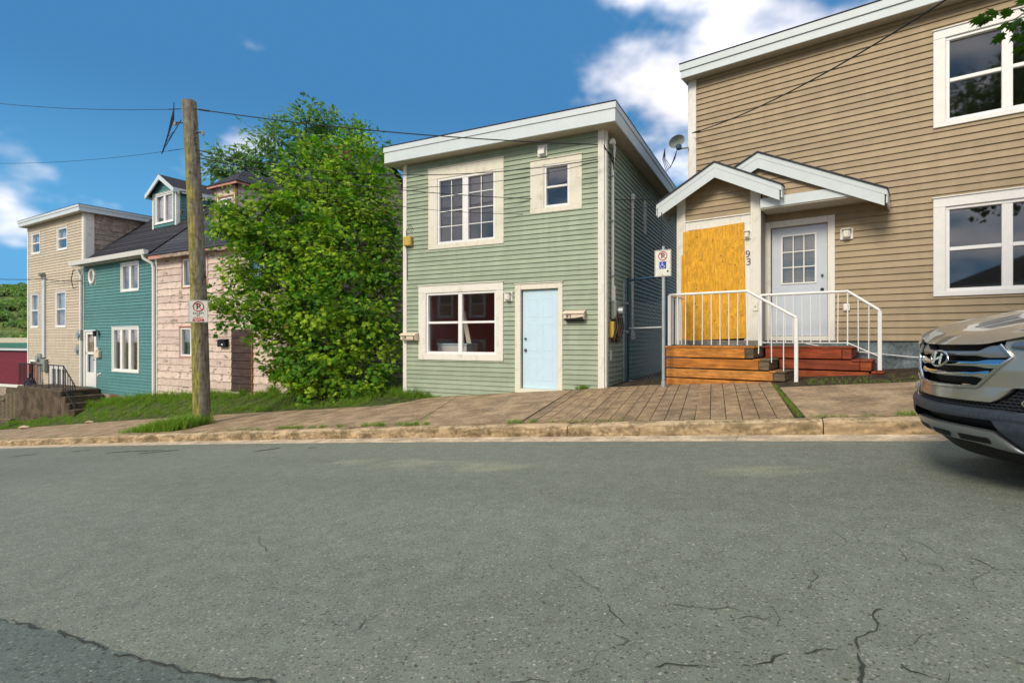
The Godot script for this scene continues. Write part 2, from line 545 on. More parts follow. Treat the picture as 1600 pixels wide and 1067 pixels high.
func siding(par: Node, x0: float, x1: float, y0: float, y1: float, ex: float, holes: Array, mats: String, proud := 0.02, xf := Transform3D.IDENTITY, lim = null, wobble := 0.0, seams := false):
	var y := y0
	var i := 0
	while y < y1 - 0.01:
		var yb := minf(y + ex, y1)
		var cuts := [y, yb]
		var tone: Material = M[mats + str((i * 7 + rng.randi() % 2) % 3)]
		for h in holes:
			for k in [h[2], h[3]]:
				if k > y + 0.001 and k < yb - 0.001: cuts.append(k)
		cuts.sort()
		var wl := rng.randf_range(-wobble, wobble)
		var wr := rng.randf_range(-wobble, wobble)
		for c in cuts.size() - 1:
			var ya: float = cuts[c]
			var yc: float = cuts[c + 1]
			var lo := [x0, x1]
			var hi := [x0, x1]
			if lim != null:
				lo = lim.call(ya); hi = lim.call(yc)
			var segs := [[lo[0], lo[1], hi[0], hi[1]]]
			for h in holes:
				if h[2] < (ya + yc) / 2 and h[3] > (ya + yc) / 2:
					var nx := []
					for s in segs:
						if h[1] <= s[0] or h[0] >= s[1]:
							nx.append(s)
							continue
						if h[0] > s[0] + 0.001: nx.append([s[0], h[0], s[2], h[0]])
						if h[1] < s[1] - 0.001: nx.append([h[1], s[1], h[1], s[3]])
					segs = nx
			var za := lerpf(proud, 0.004, (ya - y) / ex)
			var zc := lerpf(proud, 0.004, (yc - y) / ex)
			var todo := segs
			while todo.size():
				var s: Array = todo.pop_back()
				if s[1] - s[0] < 0.002 and s[3] - s[2] < 0.002: continue
				if s[1] - s[0] > 2.4 and lim == null and x1 - x0 < 12.0 and seams:
					var cutx: float = s[0] + (s[1] - s[0]) * rng.randf_range(0.25, 0.75)
					todo.append([cutx, s[1], cutx, s[3], 0.0])
					s = [s[0], cutx, s[2], cutx, 0.0022]
				var lap: float = s[4] if s.size() > 4 else 0.0
				var b := MB.new()
				var dl: float = lerpf(wl, wr, (s[0] - x0) / (x1 - x0))
				var dr: float = lerpf(wl, wr, (s[1] - x0) / (x1 - x0))
				var A := V(s[0], ya + dl, za + lap)
				var B := V(s[1], ya + dr, za + lap)
				var D := V(s[3], yc + dr, zc + lap)
				var E := V(s[2], yc + dl, zc + lap)
				b.quad(A, B, D, E)
				b.quad(V(A.x, A.y, 0.0005), V(B.x, B.y, 0.0005), B, A)
				b.quad(V(A.x, A.y, 0.0005), A, E, V(E.x, E.y, 0.0005))
				b.quad(B, V(B.x, B.y, 0.0005), V(D.x, D.y, 0.0005), D)
				part(par, "siding_board", b, tone, xf)
		y += ex
		i += 1

# outer trim o = [x0,x1,y0,y1], glass g = [x0,x1,y0,y1]; upright and level bars split the glass into lights
func window(par: Node, o: Array, g: Array, uprights := [], levels := [], muntin := [0, 0], trim: Material = null, xf := Transform3D.IDENTITY, curtain: Material = null, tz := 0.035, sash: Material = null, back := 0.16):
	if trim == null: trim = M.trim
	if sash == null: sash = M.vinylwhite
	var f := 0.05
	var gi := [g[0] - f, g[1] + f, g[2] - f, g[3] + f]
	var t := MB.new()
	t.cbox(V(o[0], gi[3], 0), V(o[1], o[3], tz))
	t.cbox(V(o[0], o[2], 0), V(o[1], gi[2], tz + 0.004))
	t.cbox(V(o[0], gi[2], 0), V(gi[0], gi[3], tz - 0.002))
	t.cbox(V(gi[1], gi[2], 0), V(o[1], gi[3], tz - 0.002))
	t.cbox(V(o[0] - 0.012, o[3], 0), V(o[1] + 0.012, o[3] + 0.018, tz + 0.02), 0.004)      # drip edge
	var w := part(par, "window", t, trim, xf)
	var s := MB.new()
	s.cbox(V(gi[0], g[3], -0.07), V(gi[1], gi[3], 0.018))
	s.cbox(V(gi[0], gi[2], -0.07), V(gi[1], g[2], 0.018))
	s.cbox(V(gi[0], g[2], -0.07), V(g[0], g[3], 0.015))
	s.cbox(V(g[1], g[2], -0.07), V(gi[1], g[3], 0.015))
	part(w, "sash", s, sash)
	var xs := [g[0]]
	for u in uprights:
		xs.append_array([u[0], u[1]])
		var k := MB.new()
		k.cbox(V(u[0], g[2], -0.06), V(u[1], g[3], 0.012))
		part(w, "mullion", k, sash)
	xs.append(g[1])
	for i in range(0, xs.size(), 2):
		var ys := [g[2]]
		for l in levels:
			ys.append_array([l[0], l[1]])
			var k := MB.new()
			k.cbox(V(xs[i], l[0], -0.055), V(xs[i + 1], l[1], 0.006))
			part(w, "rail", k, sash)
		ys.append(g[3])
		for j in range(0, ys.size(), 2):
			var p := MB.new()
			var zz := -0.035 - 0.006 * (j / 2)
			for off in [0.0, 0.004, 0.016, 0.02]:      # the four faces of a double-glazed unit
				p.quad(V(xs[i], ys[j], zz - off), V(xs[i + 1], ys[j], zz - off), V(xs[i + 1], ys[j + 1], zz - off), V(xs[i], ys[j + 1], zz - off))
			part(w, "pane", p, M.glass)
			var mu := MB.new()
			for k in range(1, muntin[0]):
				var x: float = lerpf(xs[i], xs[i + 1], float(k) / muntin[0])
				mu.box(V(x - 0.009, ys[j], zz + 0.003), V(x + 0.009, ys[j + 1], zz + 0.014))
			for k in range(1, muntin[1]):
				var y: float = lerpf(ys[j], ys[j + 1], float(k) / muntin[1])
				mu.box(V(xs[i], y - 0.009, zz + 0.004), V(xs[i + 1], y + 0.009, zz + 0.013))
			if mu.v.size(): part(w, "muntin", mu, sash)
	if curtain:
		drape(w, g[0] - 0.02, g[1] + 0.02, g[2] - 0.02, g[3] + 0.02, -back, curtain)
	return w
func drape(par: Node, x0: float, x1: float, y0: float, y1: float, z: float, m: Material, called := "curtain"):
	var rows := [[], []]
	var k := int((x1 - x0) / 0.02) + 2
	for j in k:
		var x := lerpf(x0, x1, float(j) / (k - 1))
		var zz := z + 0.014 * sin(x * 46.0) + 0.008 * sin(x * 17.3 + 1.0)
		rows[0].append(V(x, y0, zz)); rows[1].append(V(x, y1, zz))
	var b := MB.new()
	b.grid(rows)
	return part(par, called, b, m)
func hole(g: Array, e := 0.05) -> Array: return [g[0] - e, g[1] + e, g[2] - e, g[3] + e]
func cb(par: Node, called: String, p: Vector3, q: Vector3, m: Material, ch := 0.006, xf := Transform3D.IDENTITY) -> MeshInstance3D:
	var b := MB.new()
	b.cbox(p, q, ch)
	return part(par, called, b, m, xf)
func tb(par: Node, called: String, pts: Array, r: float, m: Material, seg := 8, r2 := -1.0, xf := Transform3D.IDENTITY) -> MeshInstance3D:
	var b := MB.new()
	b.tube(pts, r, seg, r2)
	return part(par, called, b, m, xf)
func rooms(par: Node, x0: float, x1: float, y0: float, y1: float, mid: float, deep: float, m: Material):
	var b := MB.new()
	b.box(V(x0, y0, -deep), V(x1, y0 + 0.1, -0.14))
	b.box(V(x0, mid, -deep), V(x1, mid + 0.25, -0.14))
	b.box(V(x0, y1 - 0.1, -deep), V(x1, y1, -0.14))
	b.box(V(x0, y0, -deep - 0.1), V(x1, y1, -deep))
	part(par, "inner_floors", b, m)
func text(par: Node, called: String, words: String, size: float, at: Vector3, m: Material, xf := Transform3D.IDENTITY, bold := true, depth := 0.002, squash := 1.0):
	var t := TextMesh.new()
	var f := SystemFont.new()
	f.font_names = PackedStringArray(["Droid Sans"])
	if bold: f.font_weight = 700
	t.font = f
	t.text = words
	t.font_size = 64
	t.pixel_size = size / 64.0
	t.depth = depth
	var o := MeshInstance3D.new()
	o.name = called
	o.mesh = t
	o.material_override = m
	par.add_child(o, true)
	o.transform = xf * Transform3D(Basis().scaled(V(squash, 1, 1)), at)
	return o
# roofing laid in courses on a slope: local x along the eave, up the slope from p0 (eave) by run/rise
func shingles(par: Node, x0: float, x1: float, y0: float, z0: float, run: float, rise: float, ex: float, mats: String, xf := Transform3D.IDENTITY, lim = null):
	var L := sqrt(run * run + rise * rise)
	var nn := V(0, run, rise) / L
	var dirn := V(0, rise, -run) / L
	var k := int(ceil(L / ex))
	for i in k:
		var a := i * ex
		var e := minf(a + ex + 0.02, L)
		var b := MB.new()
		var lo := [x0, x1]
		var hi := [x0, x1]
		if lim != null:
			lo = lim.call(a / L); hi = lim.call(minf(e / L, 1.0))
		if lo[1] - lo[0] < 0.05: continue
		var base := V(0, y0, z0)
		var w: float = lo[1] - lo[0]
		var tabs := int(max(1.0, round(w / 0.31)))
		var off := rng.randf_range(0, 0.3)
		var xa: float = lo[0]
		var j := 0
		while xa < lo[1] - 0.01:
			var xb: float = xa + (0.31 if j > 0 else 0.08 + off)
			if lo[1] - xb < 0.06: xb = lo[1]
			var f0 = (xa - lo[0]) / w
			var f1 = (xb - lo[0]) / w
			var ta: float = lerpf(hi[0], hi[1], f0)
			var tb_: float = lerpf(hi[0], hi[1], f1)
			var lift := 0.012 + rng.randf_range(0, 0.004)
			var drop := rng.randf_range(-0.006, 0.004)
			var A := base + dirn * (a + drop) + nn * lift + V(xa + 0.003, 0, 0)
			var B := base + dirn * (a + drop) + nn * lift + V(xb - 0.003, 0, 0)
			var D := base + dirn * e + nn * 0.003 + V(tb_ - 0.003, 0, 0)
			var E := base + dirn * e + nn * 0.003 + V(ta + 0.003, 0, 0)
			b.quad(A, B, D, E)
			b.quad(A - nn * lift, B - nn * lift, B, A)
			xa = xb
			j += 1
		part(par, "shingle_course", b, M[mats + str(rng.randi() % 3)], xf)
func panel_door(par: Node, x0: float, x1: float, y0: float, y1: float, z: float, m: Material, rows: Array, glassed = null) -> MeshInstance3D:
	# slab with raised panel mouldings; rows = [[ya, yb], ...] each with two panels side by side
	var b := MB.new()
	if glassed == null:
		b.cbox(V(x0, y0, z - 0.044), V(x1, y1, z), 0.004)
	else:
		var g: Array = glassed
		b.box(V(x0, y0, z - 0.044), V(x1, g[2], z))
		b.box(V(x0, g[3], z - 0.044), V(x1, y1, z))
		b.box(V(x0, g[2], z - 0.044), V(g[0], g[3], z))
		b.box(V(g[1], g[2], z - 0.044), V(x1, g[3], z))
	for r in rows:
		for s in 2:
			var mid := (x0 + x1) / 2
			var a := (x0 + 0.13) if s == 0 else mid + 0.055
			var e := (mid - 0.055) if s == 0 else x1 - 0.13
			var ya: float = r[0]
			var yb: float = r[1]
			# moulding: a picture-frame ridge with a sunk step
			for q in [[a, e, ya, ya + 0.014], [a, e, yb - 0.014, yb], [a, a + 0.014, ya, yb], [e - 0.014, e, ya, yb]]:
				b.cbox(V(q[0], q[2], z - 0.002), V(q[1], q[3], z + 0.0035), 0.003)
	return part(par, "door", b, m)
func knob(par: Node, x: float, y: float, z: float, r := 0.028, m: Material = null):
	if m == null: m = M.metal
	var b := MB.new()
	b.tube([V(x, y, z - 0.002), V(x, y, z + 0.008)], r * 1.15, 12)
	b.tube([V(x, y, z + 0.008), V(x, y, z + 0.03)], r * 0.45, 8)
	b.tube([V(x, y, z + 0.03), V(x, y, z + 0.037), V(x, y, z + 0.05), V(x, y, z + 0.06)], r * 0.95, 12, r * 0.6)
	part(par, "door_knob", b, m)
func wall_light(label: String, xf: Transform3D, group := ""):
	var o := thing("wall_light", label, "wall light", xf, group)
	cb(o, "back_plate", V(-0.1, -0.1, 0), V(0.1, 0.1, 0.02), M.white, 0.008)
	var b := MB.new()
	b.cbox(V(-0.06, -0.085, 0.0201), V(0.06, 0.07, 0.11), 0.03)
	part(o, "globe", b, M.cream)
	cb(o, "hood", V(-0.075, 0.0705, 0.0201), V(0.075, 0.09, 0.125), M.white, 0.008)
	return o

# ---------------------------------------------------------------- the pale green house
func green_house():
	var xf := frame(-2.545, 0, -12.65, 26.6)
	var W := 4.87
	var D := 9.0
	var h := thing("green_house", "narrow two storey house in pale green siding with pale blue door and flat roof", "house", xf)
	var gu := [1.01, 2.40, 2.20, 3.58]
	var gs := [3.64, 4.10, 2.74, 3.51]
	var gl := [0.70, 2.43, -0.28, 1.0]
	var gd := [3.09, 3.88, -1.015, 1.01]
	var holes := [hole(gu), hole(gs), hole(gl), hole(gd, 0.02)]
	wall(h, "wall", 0, W, -1.75, 4.12, holes, 0.13, M.inner)
	wall(h, "wall", 0.14, D, -1.75, 4.12, [], 0.13, M.inner, right_side(W))
	wall(h, "wall", 0, D - 0.14, -1.75, 4.12, [], 0.13, M.inner, left_side(0, D))
	wall(h, "wall", 0, W, -1.75, 4.12, [], 0.13, M.inner, Transform3D(Basis(V(-1, 0, 0), V(0, 1, 0), V(0, 0, -1)), V(W, 0, -D)))
	siding(h, 0.1, W - 0.13, -1.5, 4.08, 0.0995, holes, "green", 0.027, Transform3D.IDENTITY, null, 0.003, true)
	siding(h, 0.13, D, -1.35, 4.08, 0.0995, [[3.22, 3.52, 2.6, 3.5]], "green", 0.027, right_side(W))
	siding(h, 0, D - 0.1, -1.6, 4.08, 0.0995, [], "green", 0.027, left_side(0, D))
	rooms(h, 0.14, W - 0.14, -1.1, 4.1, 1.45, 4.5, M.inner)
	# corner boards
	for c in [[0.0, 0.1], [W - 0.13, W]]:
		cb(h, "corner_board", V(c[0], -1.6, 0), V(c[1], 4.09, 0.034), M.trim)
	cb(h, "corner_board", V(0.0, -1.5, 0), V(0.13, 4.09, 0.034), M.trim, 0.006, right_side(W + 0.0))
	cb(h, "corner_board", V(D - 0.1, -1.6, 0), V(D, 4.09, 0.034), M.trim, 0.006, left_side(0, D))
	# flat roof: soffit, two-step metal fascia, deck
	cb(h, "soffit", V(-0.26, 4.085, -D - 0.1), V(W + 0.28, 4.11, 0.33), M.soffit)
	for r in [[-0.29, W + 0.31, 0.33, 0.36, 4.07, 4.31], [-0.305, W + 0.325, 0.33, 0.378, 4.312, 4.43]]:
		cb(h, "fascia", V(r[0], r[4], r[2]), V(r[1], r[5], r[3]), M.fascia, 0.004)
		cb(h, "fascia", V(W + 0.281, r[4], -D - 0.1), V(r[1], r[5], r[2] - 0.001), M.fascia, 0.004)
		cb(h, "fascia", V(r[0], r[4], -D - 0.1), V(-0.261, r[5], r[2] - 0.001), M.fascia, 0.004)
	var e := MB.new()
	e.cbox(V(-0.312, 4.431, -D - 0.1), V(W + 0.332, 4.455, 0.386), 0.006)
	part(h, "roof", e, M.roof_dark0)
	# the windows
	window(h, [0.71, 2.66, 2.04, 3.87], gu, [[1.62, 1.77]], [], [2, 4], M.cream, Transform3D.IDENTITY, null, 0.03)
	window(h, [3.28, 4.41, 2.59, 3.68], gs, [], [[3.09, 3.13]], [0, 0], M.cream, Transform3D.IDENTITY, null, 0.03)
	window(h, [0.44, 2.65, -0.47, 1.22], gl, [[1.51, 1.61]], [[0.35, 0.40]], [0, 0], M.trim, Transform3D.IDENTITY, null, 0.04)
	# boarded little window on the side
	cb(h, "window_board", V(3.24, 2.62, 0.0), V(3.5, 3.48, 0.03), M.cream, 0.006, right_side(W))
	# front door
	var f := MB.new()
	f.cbox(V(2.93, -1.12, 0), V(3.06, 1.15, 0.036))
	f.cbox(V(3.905, -1.12, 0), V(4.0, 1.15, 0.036))
	f.cbox(V(3.0605, 1.035, 0), V(3.9045, 1.15, 0.034))
	f.cbox(V(2.915, 1.1505, 0), V(4.015, 1.172, 0.055))
	f.cbox(V(3.061, -1.12, -0.1), V(3.904, -1.03, 0.04))
	part(h, "door_frame", f, M.cream)
	var d := panel_door(h, 3.085, 3.885, -1.025, 1.02, -0.035, M.door_blue, [[-0.86, -0.38], [-0.24, 0.32], [0.46, 0.84]])
	knob(d, 3.15, -0.23, -0.035)
	knob(d, 3.15, 0.01, -0.035, 0.022)
	rebase(h, -1.31)
	# things seen through the lower window
	var bx := thing("white_cabinet", "low white cabinet standing inside lower window of green house", "cabinet", xf * Transform3D(Basis(), V(1.05, -1.0, -0.7)))
	cb(bx, "carcass", V(-0.4, 0, -0.25), V(0.4, 0.86, 0.25), M.white, 0.01)
	cb(bx, "worktop", V(-0.42, 0.8605, -0.27), V(0.42, 0.9, 0.27), M.door_blue, 0.006)
	var lb := thing("leaning_board", "pale board leaning inside lower window of green house", "board", xf * Transform3D(Basis(V(0, 0, 1), 0.22), V(1.45, -1.0, -0.9)))
	cb(lb, "board", V(-0.06, 0, -0.02), V(0.06, 1.7, 0.02), M.cream, 0.006)
	# wall fittings
	var v := thing("vent_hood", "small square white vent hood high on green siding above small window", "vent", xf * Transform3D(Basis(), V(3.56, 3.87, 0.018)))
	cb(v, "flange", V(-0.11, -0.12, 0), V(0.11, 0.12, 0.018), M.white)
	var vb := MB.new()
	vb.prism(PackedVector2Array([Vector2(0.0185, 0.09), Vector2(0.05, 0.08), Vector2(0.1, -0.04), Vector2(0.1, -0.09), Vector2(0.085, -0.09), Vector2(0.0185, -0.05)]), -0.07, 0.07, Transform3D(Basis(V(0, 0, 1), V(0, 1, 0), V(-1, 0, 0)), Vector3.ZERO))
	part(v, "hood", vb, M.white)
	wall_light("square white wall light between big lower window and pale blue door", xf * Transform3D(Basis(), V(2.775, 0.9, 0.02)))
	var jb := thing("junction_box", "small tan junction box at left edge of green house wall", "box", xf * Transform3D(Basis(), V(0.17, 2.28, 0.034)))
	cb(jb, "case", V(-0.11, -0.11, 0), V(0.11, 0.11, 0.08), M.yellow, 0.012)
	cb(jb, "lid", V(-0.1, -0.1, 0.0805), V(0.1, 0.1, 0.09), M.yellow, 0.006)
	tb(jb, "cable", [V(-0.05, -0.11, 0.03), V(-0.05, -0.4, 0.0), V(-0.05, -0.9, 0.0)], 0.006, M.cable, 5)
	tb(jb, "cable", [V(-0.05, 0.11, 0.03), V(-0.06, 0.25, 0.02), V(0.04, 0.38, 0.015), V(0.12, 0.3, 0.015), V(0.06, 0.2, 0.02)], 0.006, M.cable, 5)
	mailbox(xf * Transform3D(Basis(), V(4.275, 0.39, 0.02)), 0.42, "91", "rusty white mailbox numbered 91 beside the pale blue door", true)
	mailbox(xf * Transform3D(Basis(), V(0.23, -0.03, 0.034)), 0.42, "1A", "stained cream mailbox marked with a letter A at corner board beside lower window", false)
	# service entrance on the side wall
	var sx := xf * right_side(W)
	var c := thing("service_mast", "white electric conduit with curved weather head running down green side wall", "conduit", sx * Transform3D(Basis(), V(0.36, 0.75, 0.05)))
	tb(c, "pipe", [V(0, 0, 0), V(0, 2.75, 0), V(-0.01, 2.9, 0.02), V(-0.05, 3.05, 0.05), V(-0.15, 3.13, 0.05)], 0.035, M.white, 10)
	tb(c, "weather_head", [V(-0.14, 3.12, 0.05), V(-0.2, 3.15, 0.06), V(-0.27, 3.1, 0.06)], 0.06, M.white, 10, 0.045)
	for k in 3:
		tb(c, "wire", [V(-0.25, 3.08, 0.06), V(-0.24 - 0.01 * k, 2.78 - 0.07 * k, 0.09), V(-0.36, 2.62 - 0.05 * k, 0.12), V(-0.47, 2.72, 0.1 + 0.03 * k), V(-0.66, 2.93 - 0.03 * k, 0.02)], 0.008, M.cable, 5)
	for y in [0.5, 1.6, 2.5]: cb(c, "strap", V(-0.06, y, -0.03), V(0.06, y + 0.03, 0.037), M.galv)
	var c2 := thing("side_conduit", "thinner white conduit partway back on the green side wall", "conduit", sx * Transform3D(Basis(), V(2.0, 0.15, 0.045)))
	tb(c2, "pipe", [V(0, 0, 0), V(0, 3.05, 0)], 0.03, M.white, 8)
	cb(c2, "end_box", V(-0.05, 3.0, -0.02), V(0.05, 3.15, 0.05), M.white)
	cb(c2, "end_box", V(-0.06, -0.16, -0.02), V(0.06, 0.0, 0.06), M.white)
	var me := thing("electric_meter", "grey electric meter with tangled cables beside the corner of green house", "meter", sx * Transform3D(Basis(), V(0.5, 0.45, 0.02)))
	cb(me, "case", V(-0.2, -0.05, 0), V(0.1, 0.32, 0.12), M.meter, 0.015)
	tb(me, "meter_glass", [V(-0.02, 0.12, 0.12), V(-0.02, 0.12, 0.2), V(-0.02, 0.12, 0.22)], 0.085, M.galv, 14, 0.07)
	cb(me, "cable_box", V(-0.3, -0.42, 0), V(-0.17, -0.1, 0.1), M.yellow, 0.012)
	cb(me, "cable_box", V(0.12, -0.35, 0), V(0.3, 0.0, 0.09), M.meter, 0.012)
	for k in 7:
		var x := -0.3 + 0.09 * k
		tb(me, "cable", [V(x, 0.0 + 0.05 * (k % 3), 0.12), V(x + 0.04, -0.2, 0.15), V(x - 0.05, -0.42 - 0.04 * (k % 4), 0.1), V(x + 0.03, -0.5, 0.05), V(x + 0.06, -0.3, 0.03)], 0.009, M.cable if k % 2 == 0 else M.corner_wood, 5)
	tb(me, "bracket_pipe", [V(-0.1, 0.32, 0.05), V(-0.1, 0.62, 0.05)], 0.03, M.white, 8)
	var pl := thing("cover_plate", "small white cover plate low on green side wall", "cover plate", sx * Transform3D(Basis(), V(0.33, -0.32, 0.018)))
	cb(pl, "plate", V(-0.06, -0.1, 0), V(0.06, 0.1, 0.012), M.white)
	cb(pl, "screw", V(-0.006, 0.06, 0.0125), V(0.006, 0.072, 0.016), M.metal)
func mailbox(xf: Transform3D, w: float, words: String, label: String, dark: bool):
	var o := thing("mailbox", label, "mailbox", xf)
	var b := MB.new()
	var side := Transform3D(Basis(V(0, 0, 1), V(0, 1, 0), V(-1, 0, 0)), Vector3.ZERO)
	b.prism(PackedVector2Array([Vector2(0, 0), Vector2(0.1, 0.0), Vector2(0.125, 0.03), Vector2(0.125, 0.13), Vector2(0, 0.16)]), -w / 2, w / 2, side)
	part(o, "case", b, M.mailbox)
	var l := MB.new()
	l.prism(PackedVector2Array([Vector2(0, 0.161), Vector2(0.126, 0.131), Vector2(0.145, 0.11), Vector2(0.15, 0.125), Vector2(0.13, 0.15), Vector2(0, 0.19)]), -w / 2 - 0.012, w / 2 + 0.012, side)
	part(o, "lid", l, M.mailbox)
	if dark:
		var k := MB.new()
		k.prism(PackedVector2Array([Vector2(-0.2, 0.002), Vector2(0.2, 0.002), Vector2(0.2, 0.055), Vector2(0.03, 0.03), Vector2(-0.2, 0.02)]), 0.1255, 0.1285)
		part(o, "worn_patch", k, M.black)
		cb(o, "under_bar", V(-0.19, -0.03, 0.02), V(0.19, -0.002, 0.09), M.black, 0.008)
	else:
		var k := MB.new()
		k.cbox(V(w / 2 - 0.05, 0.01, 0.1255), V(w / 2 - 0.02, 0.12, 0.13), 0.003)
		part(o, "rust_streak", k, M.rust)
	var t = text(o, "number", words, 0.11, V(-0.1, 0.075, 0.1275), M.ink)
	t.position.z = 0.1285
	return o

# ---------------------------------------------------------------- the brown house
func gable_roof(par: Node, xf: Transform3D, mid: float, half: float, ypeak: float, yeave: float, w0: float, w1: float, left_half: float):
	# two slabs of shingle over white two-step barge boards; w runs outwards
	var slope := (ypeak - yeave) / half
	var half_r := half
	for s in [-1.0, 1.0]:
		half = half_r if s > 0 else left_half
		yeave = ypeak - slope * half
		var dirn := V(s * half, yeave - ypeak, 0).normalized()
		var L := Vector2(half, ypeak - yeave).length()
		var up := V(-dirn.y * s, dirn.x * s, 0)
		if up.y < 0: up = -up
		var B := Transform3D(Basis(dirn, up, dirn.cross(up)), V(mid, ypeak, 0))
		if dirn.cross(up).z < 0: B = Transform3D(Basis(dirn, up, -dirn.cross(up)), V(mid, ypeak, 0))
		var b := MB.new()
		b.cbox(V(0.0, -0.012, w0), V(L + 0.02, 0.012, w1 + 0.02), 0.004, B)
		part(par, "roof_slope", b, M.roof_grey0, xf)
		# barge board: upper step and lower step, mitred at the ridge by a plumb cut
		for q in [[-0.013, -0.1, 0.0, 0.022], [-0.1005, -0.265, -0.03, 0.016]]:
			var pl := PackedVector2Array()
			var t := (ypeak - yeave) / half
			var cc := sqrt(1.0 + t * t)
			for k in [[0.0, q[0]], [half - q[2] * -1.0, q[0]], [half - q[2] * -1.0, q[1]], [0.0, q[1]]]:
				pl.append(Vector2(mid + s * k[0], ypeak - t * k[0] + k[1] * cc))
			var f := MB.new()
			f.prism(pl, w1 - 0.03, w1 - 0.03 + q[3], Transform3D.IDENTITY)
			part(par, "barge_board", f, M.fascia, xf)
		# eave fascia and soffit
		var t2 := (ypeak - yeave) / half
		var e := MB.new()
		e.cbox(V(mid + s * half - 0.012, yeave - 0.24, w0), V(mid + s * half + 0.012, yeave - 0.02, w1 - 0.031), 0.004)
		part(par, "eave_board", e, M.fascia, xf)
		var so := MB.new()
		so.quad(V(mid, ypeak - 0.14, w0), V(mid + s * half, yeave - 0.14, w0), V(mid + s * half, yeave - 0.14, w1 - 0.03), V(mid, ypeak - 0.14, w1 - 0.03))
		part(par, "soffit", so, M.soffit, xf)
func brown_house():
	var xf := frame(3.76, 0, -11.37, 37.6)
	var W := 11.0
	var D := 8.0
	var h := thing("brown_house", "large tan sided two storey house with two gabled porch roofs and boarded door", "house", xf)
	var uw := [4.27, 5.53, 3.6, 4.87]
	var lw := [4.27, 5.53, 0.83, 2.11]
	var gd := [1.61, 2.52, 0.08, 2.11]
	var holes := [hole(uw), hole(lw), hole(gd, 0.02), [0.1, 1.15, 0.0, 2.1], [7.5, 8.6, 0.83, 2.11], [7.5, 8.6, 3.6, 4.87]]
	wall(h, "wall", 0, W, -0.03, 5.47, holes, 0.14, M.inner_dark)
	wall(h, "wall", 0.15, D, -0.03, 5.47, [], 0.14, M.inner_dark, right_side(W))
	wall(h, "wall", 0, D - 0.15, -0.03, 5.47, [], 0.14, M.inner_dark, left_side(0, D))
	wall(h, "wall", 0, W, -0.03, 5.47, [], 0.14, M.inner_dark, Transform3D(Basis(V(-1, 0, 0), V(0, 1, 0), V(0, 0, -1)), V(W, 0, -D)))
	siding(h, 0.15, W, -0.025, 5.43, 0.1145, holes, "brown", 0.028, Transform3D.IDENTITY, null, 0.003, true)
	siding(h, 0, D - 0.15, -0.025, 5.43, 0.1145, [], "brown", 0.028, left_side(0, D))
	rooms(h, 0.15, W - 0.15, 0.0, 5.45, 2.6, 5.0, M.inner_dark)
	cb(h, "foundation", V(0.02, -1.6, -0.3), V(W, -0.031, -0.012), M.foundation)
	cb(h, "foundation", V(0.02, -1.6, -D), V(0.3, -0.031, -0.301), M.foundation)
	cb(h, "corner_board", V(0.0, -0.04, 0), V(0.15, 5.44, 0.036), M.trim)
	cb(h, "corner_board", V(D - 0.15, -0.04, 0), V(D, 5.44, 0.036), M.trim, 0.006, left_side(0, D))
	# roof edge
	cb(h, "soffit", V(-0.06, 5.44, -D), V(W, 5.47, 0.25), M.soffit)
	for k in 40:
		cb(h, "soffit_vent", V(0.1 + k * 0.26, 5.432, 0.05), V(0.12 + k * 0.26, 5.4395, 0.22), M.soffit, 0.002)
	for r in [[-0.09, 0.25, 0.275, 5.43, 5.58], [-0.11, 0.25, 0.3, 5.582, 5.72]]:
		cb(h, "fascia", V(r[0], r[3], r[1]), V(W, r[4], r[2]), M.fascia, 0.005)
		cb(h, "fascia", V(r[0], r[3], -D), V(-0.061, r[4], r[1] - 0.001), M.fascia, 0.005)
	cb(h, "roof", V(-0.12, 5.721, -D), V(W, 5.745, 0.31), M.roof_dark0)
	window(h, [4.06, 5.74, 3.47, 5.06], uw, [[4.90, 5.03]], [[4.19, 4.25]], [0, 0], M.white, Transform3D.IDENTITY, null, 0.045)
	window(h, [4.06, 5.74, 0.70, 2.31], lw, [[4.90, 5.03]], [[1.44, 1.5]], [0, 0], M.white, Transform3D.IDENTITY, null, 0.045)
	window(h, [7.3, 8.8, 0.70, 2.31], [7.53, 8.57, 0.86, 2.08], [], [[1.44, 1.5]], [0, 0], M.white)
	window(h, [7.3, 8.8, 3.47, 5.06], [7.53, 8.57, 3.63, 4.84], [], [[4.2, 4.26]], [0, 0], M.white)
	# white half-glazed door
	var f := MB.new()
	f.cbox(V(1.49, -0.03, 0), V(1.585, 2.26, 0.04))
	f.cbox(V(2.545, -0.03, 0), V(2.66, 2.26, 0.04))
	f.cbox(V(1.5855, 2.14, 0), V(2.5445, 2.26, 0.038))
	f.cbox(V(1.5855, -0.03, -0.1), V(2.5445, 0.06, 0.05))
	part(h, "door_frame", f, M.trim)
	var g := [1.79, 2.33, 1.07, 1.95]
	var d := panel_door(h, 1.6, 2.53, 0.068, 2.125, -0.03, M.door_grey, [[0.2, 0.85]], g)
	var dl := MB.new()
	for q in [[g[0] - 0.035, g[1] + 0.035, g[3], g[3] + 0.03], [g[0] - 0.035, g[1] + 0.035, g[2] - 0.03, g[2]], [g[0] - 0.035, g[0], g[2], g[3]], [g[1], g[1] + 0.035, g[2], g[3]]]:
		dl.cbox(V(q[0], q[2], -0.035), V(q[1], q[3], -0.014), 0.006)
	part(d, "glazing_bead", dl, M.white)
	for i in 3:
		for j in 3:
			var p := MB.new()
			var x := lerpf(g[0], g[1], i / 3.0)
			var y := lerpf(g[2], g[3], j / 3.0)
			for off in [0.05, 0.054, 0.064, 0.068]:
				p.quad(V(x, y, -off), V(x + 0.18, y, -off), V(x + 0.18, y + 0.2934, -off), V(x, y + 0.2934, -off))
			part(d, "pane", p, M.glass)
	var mu := MB.new()
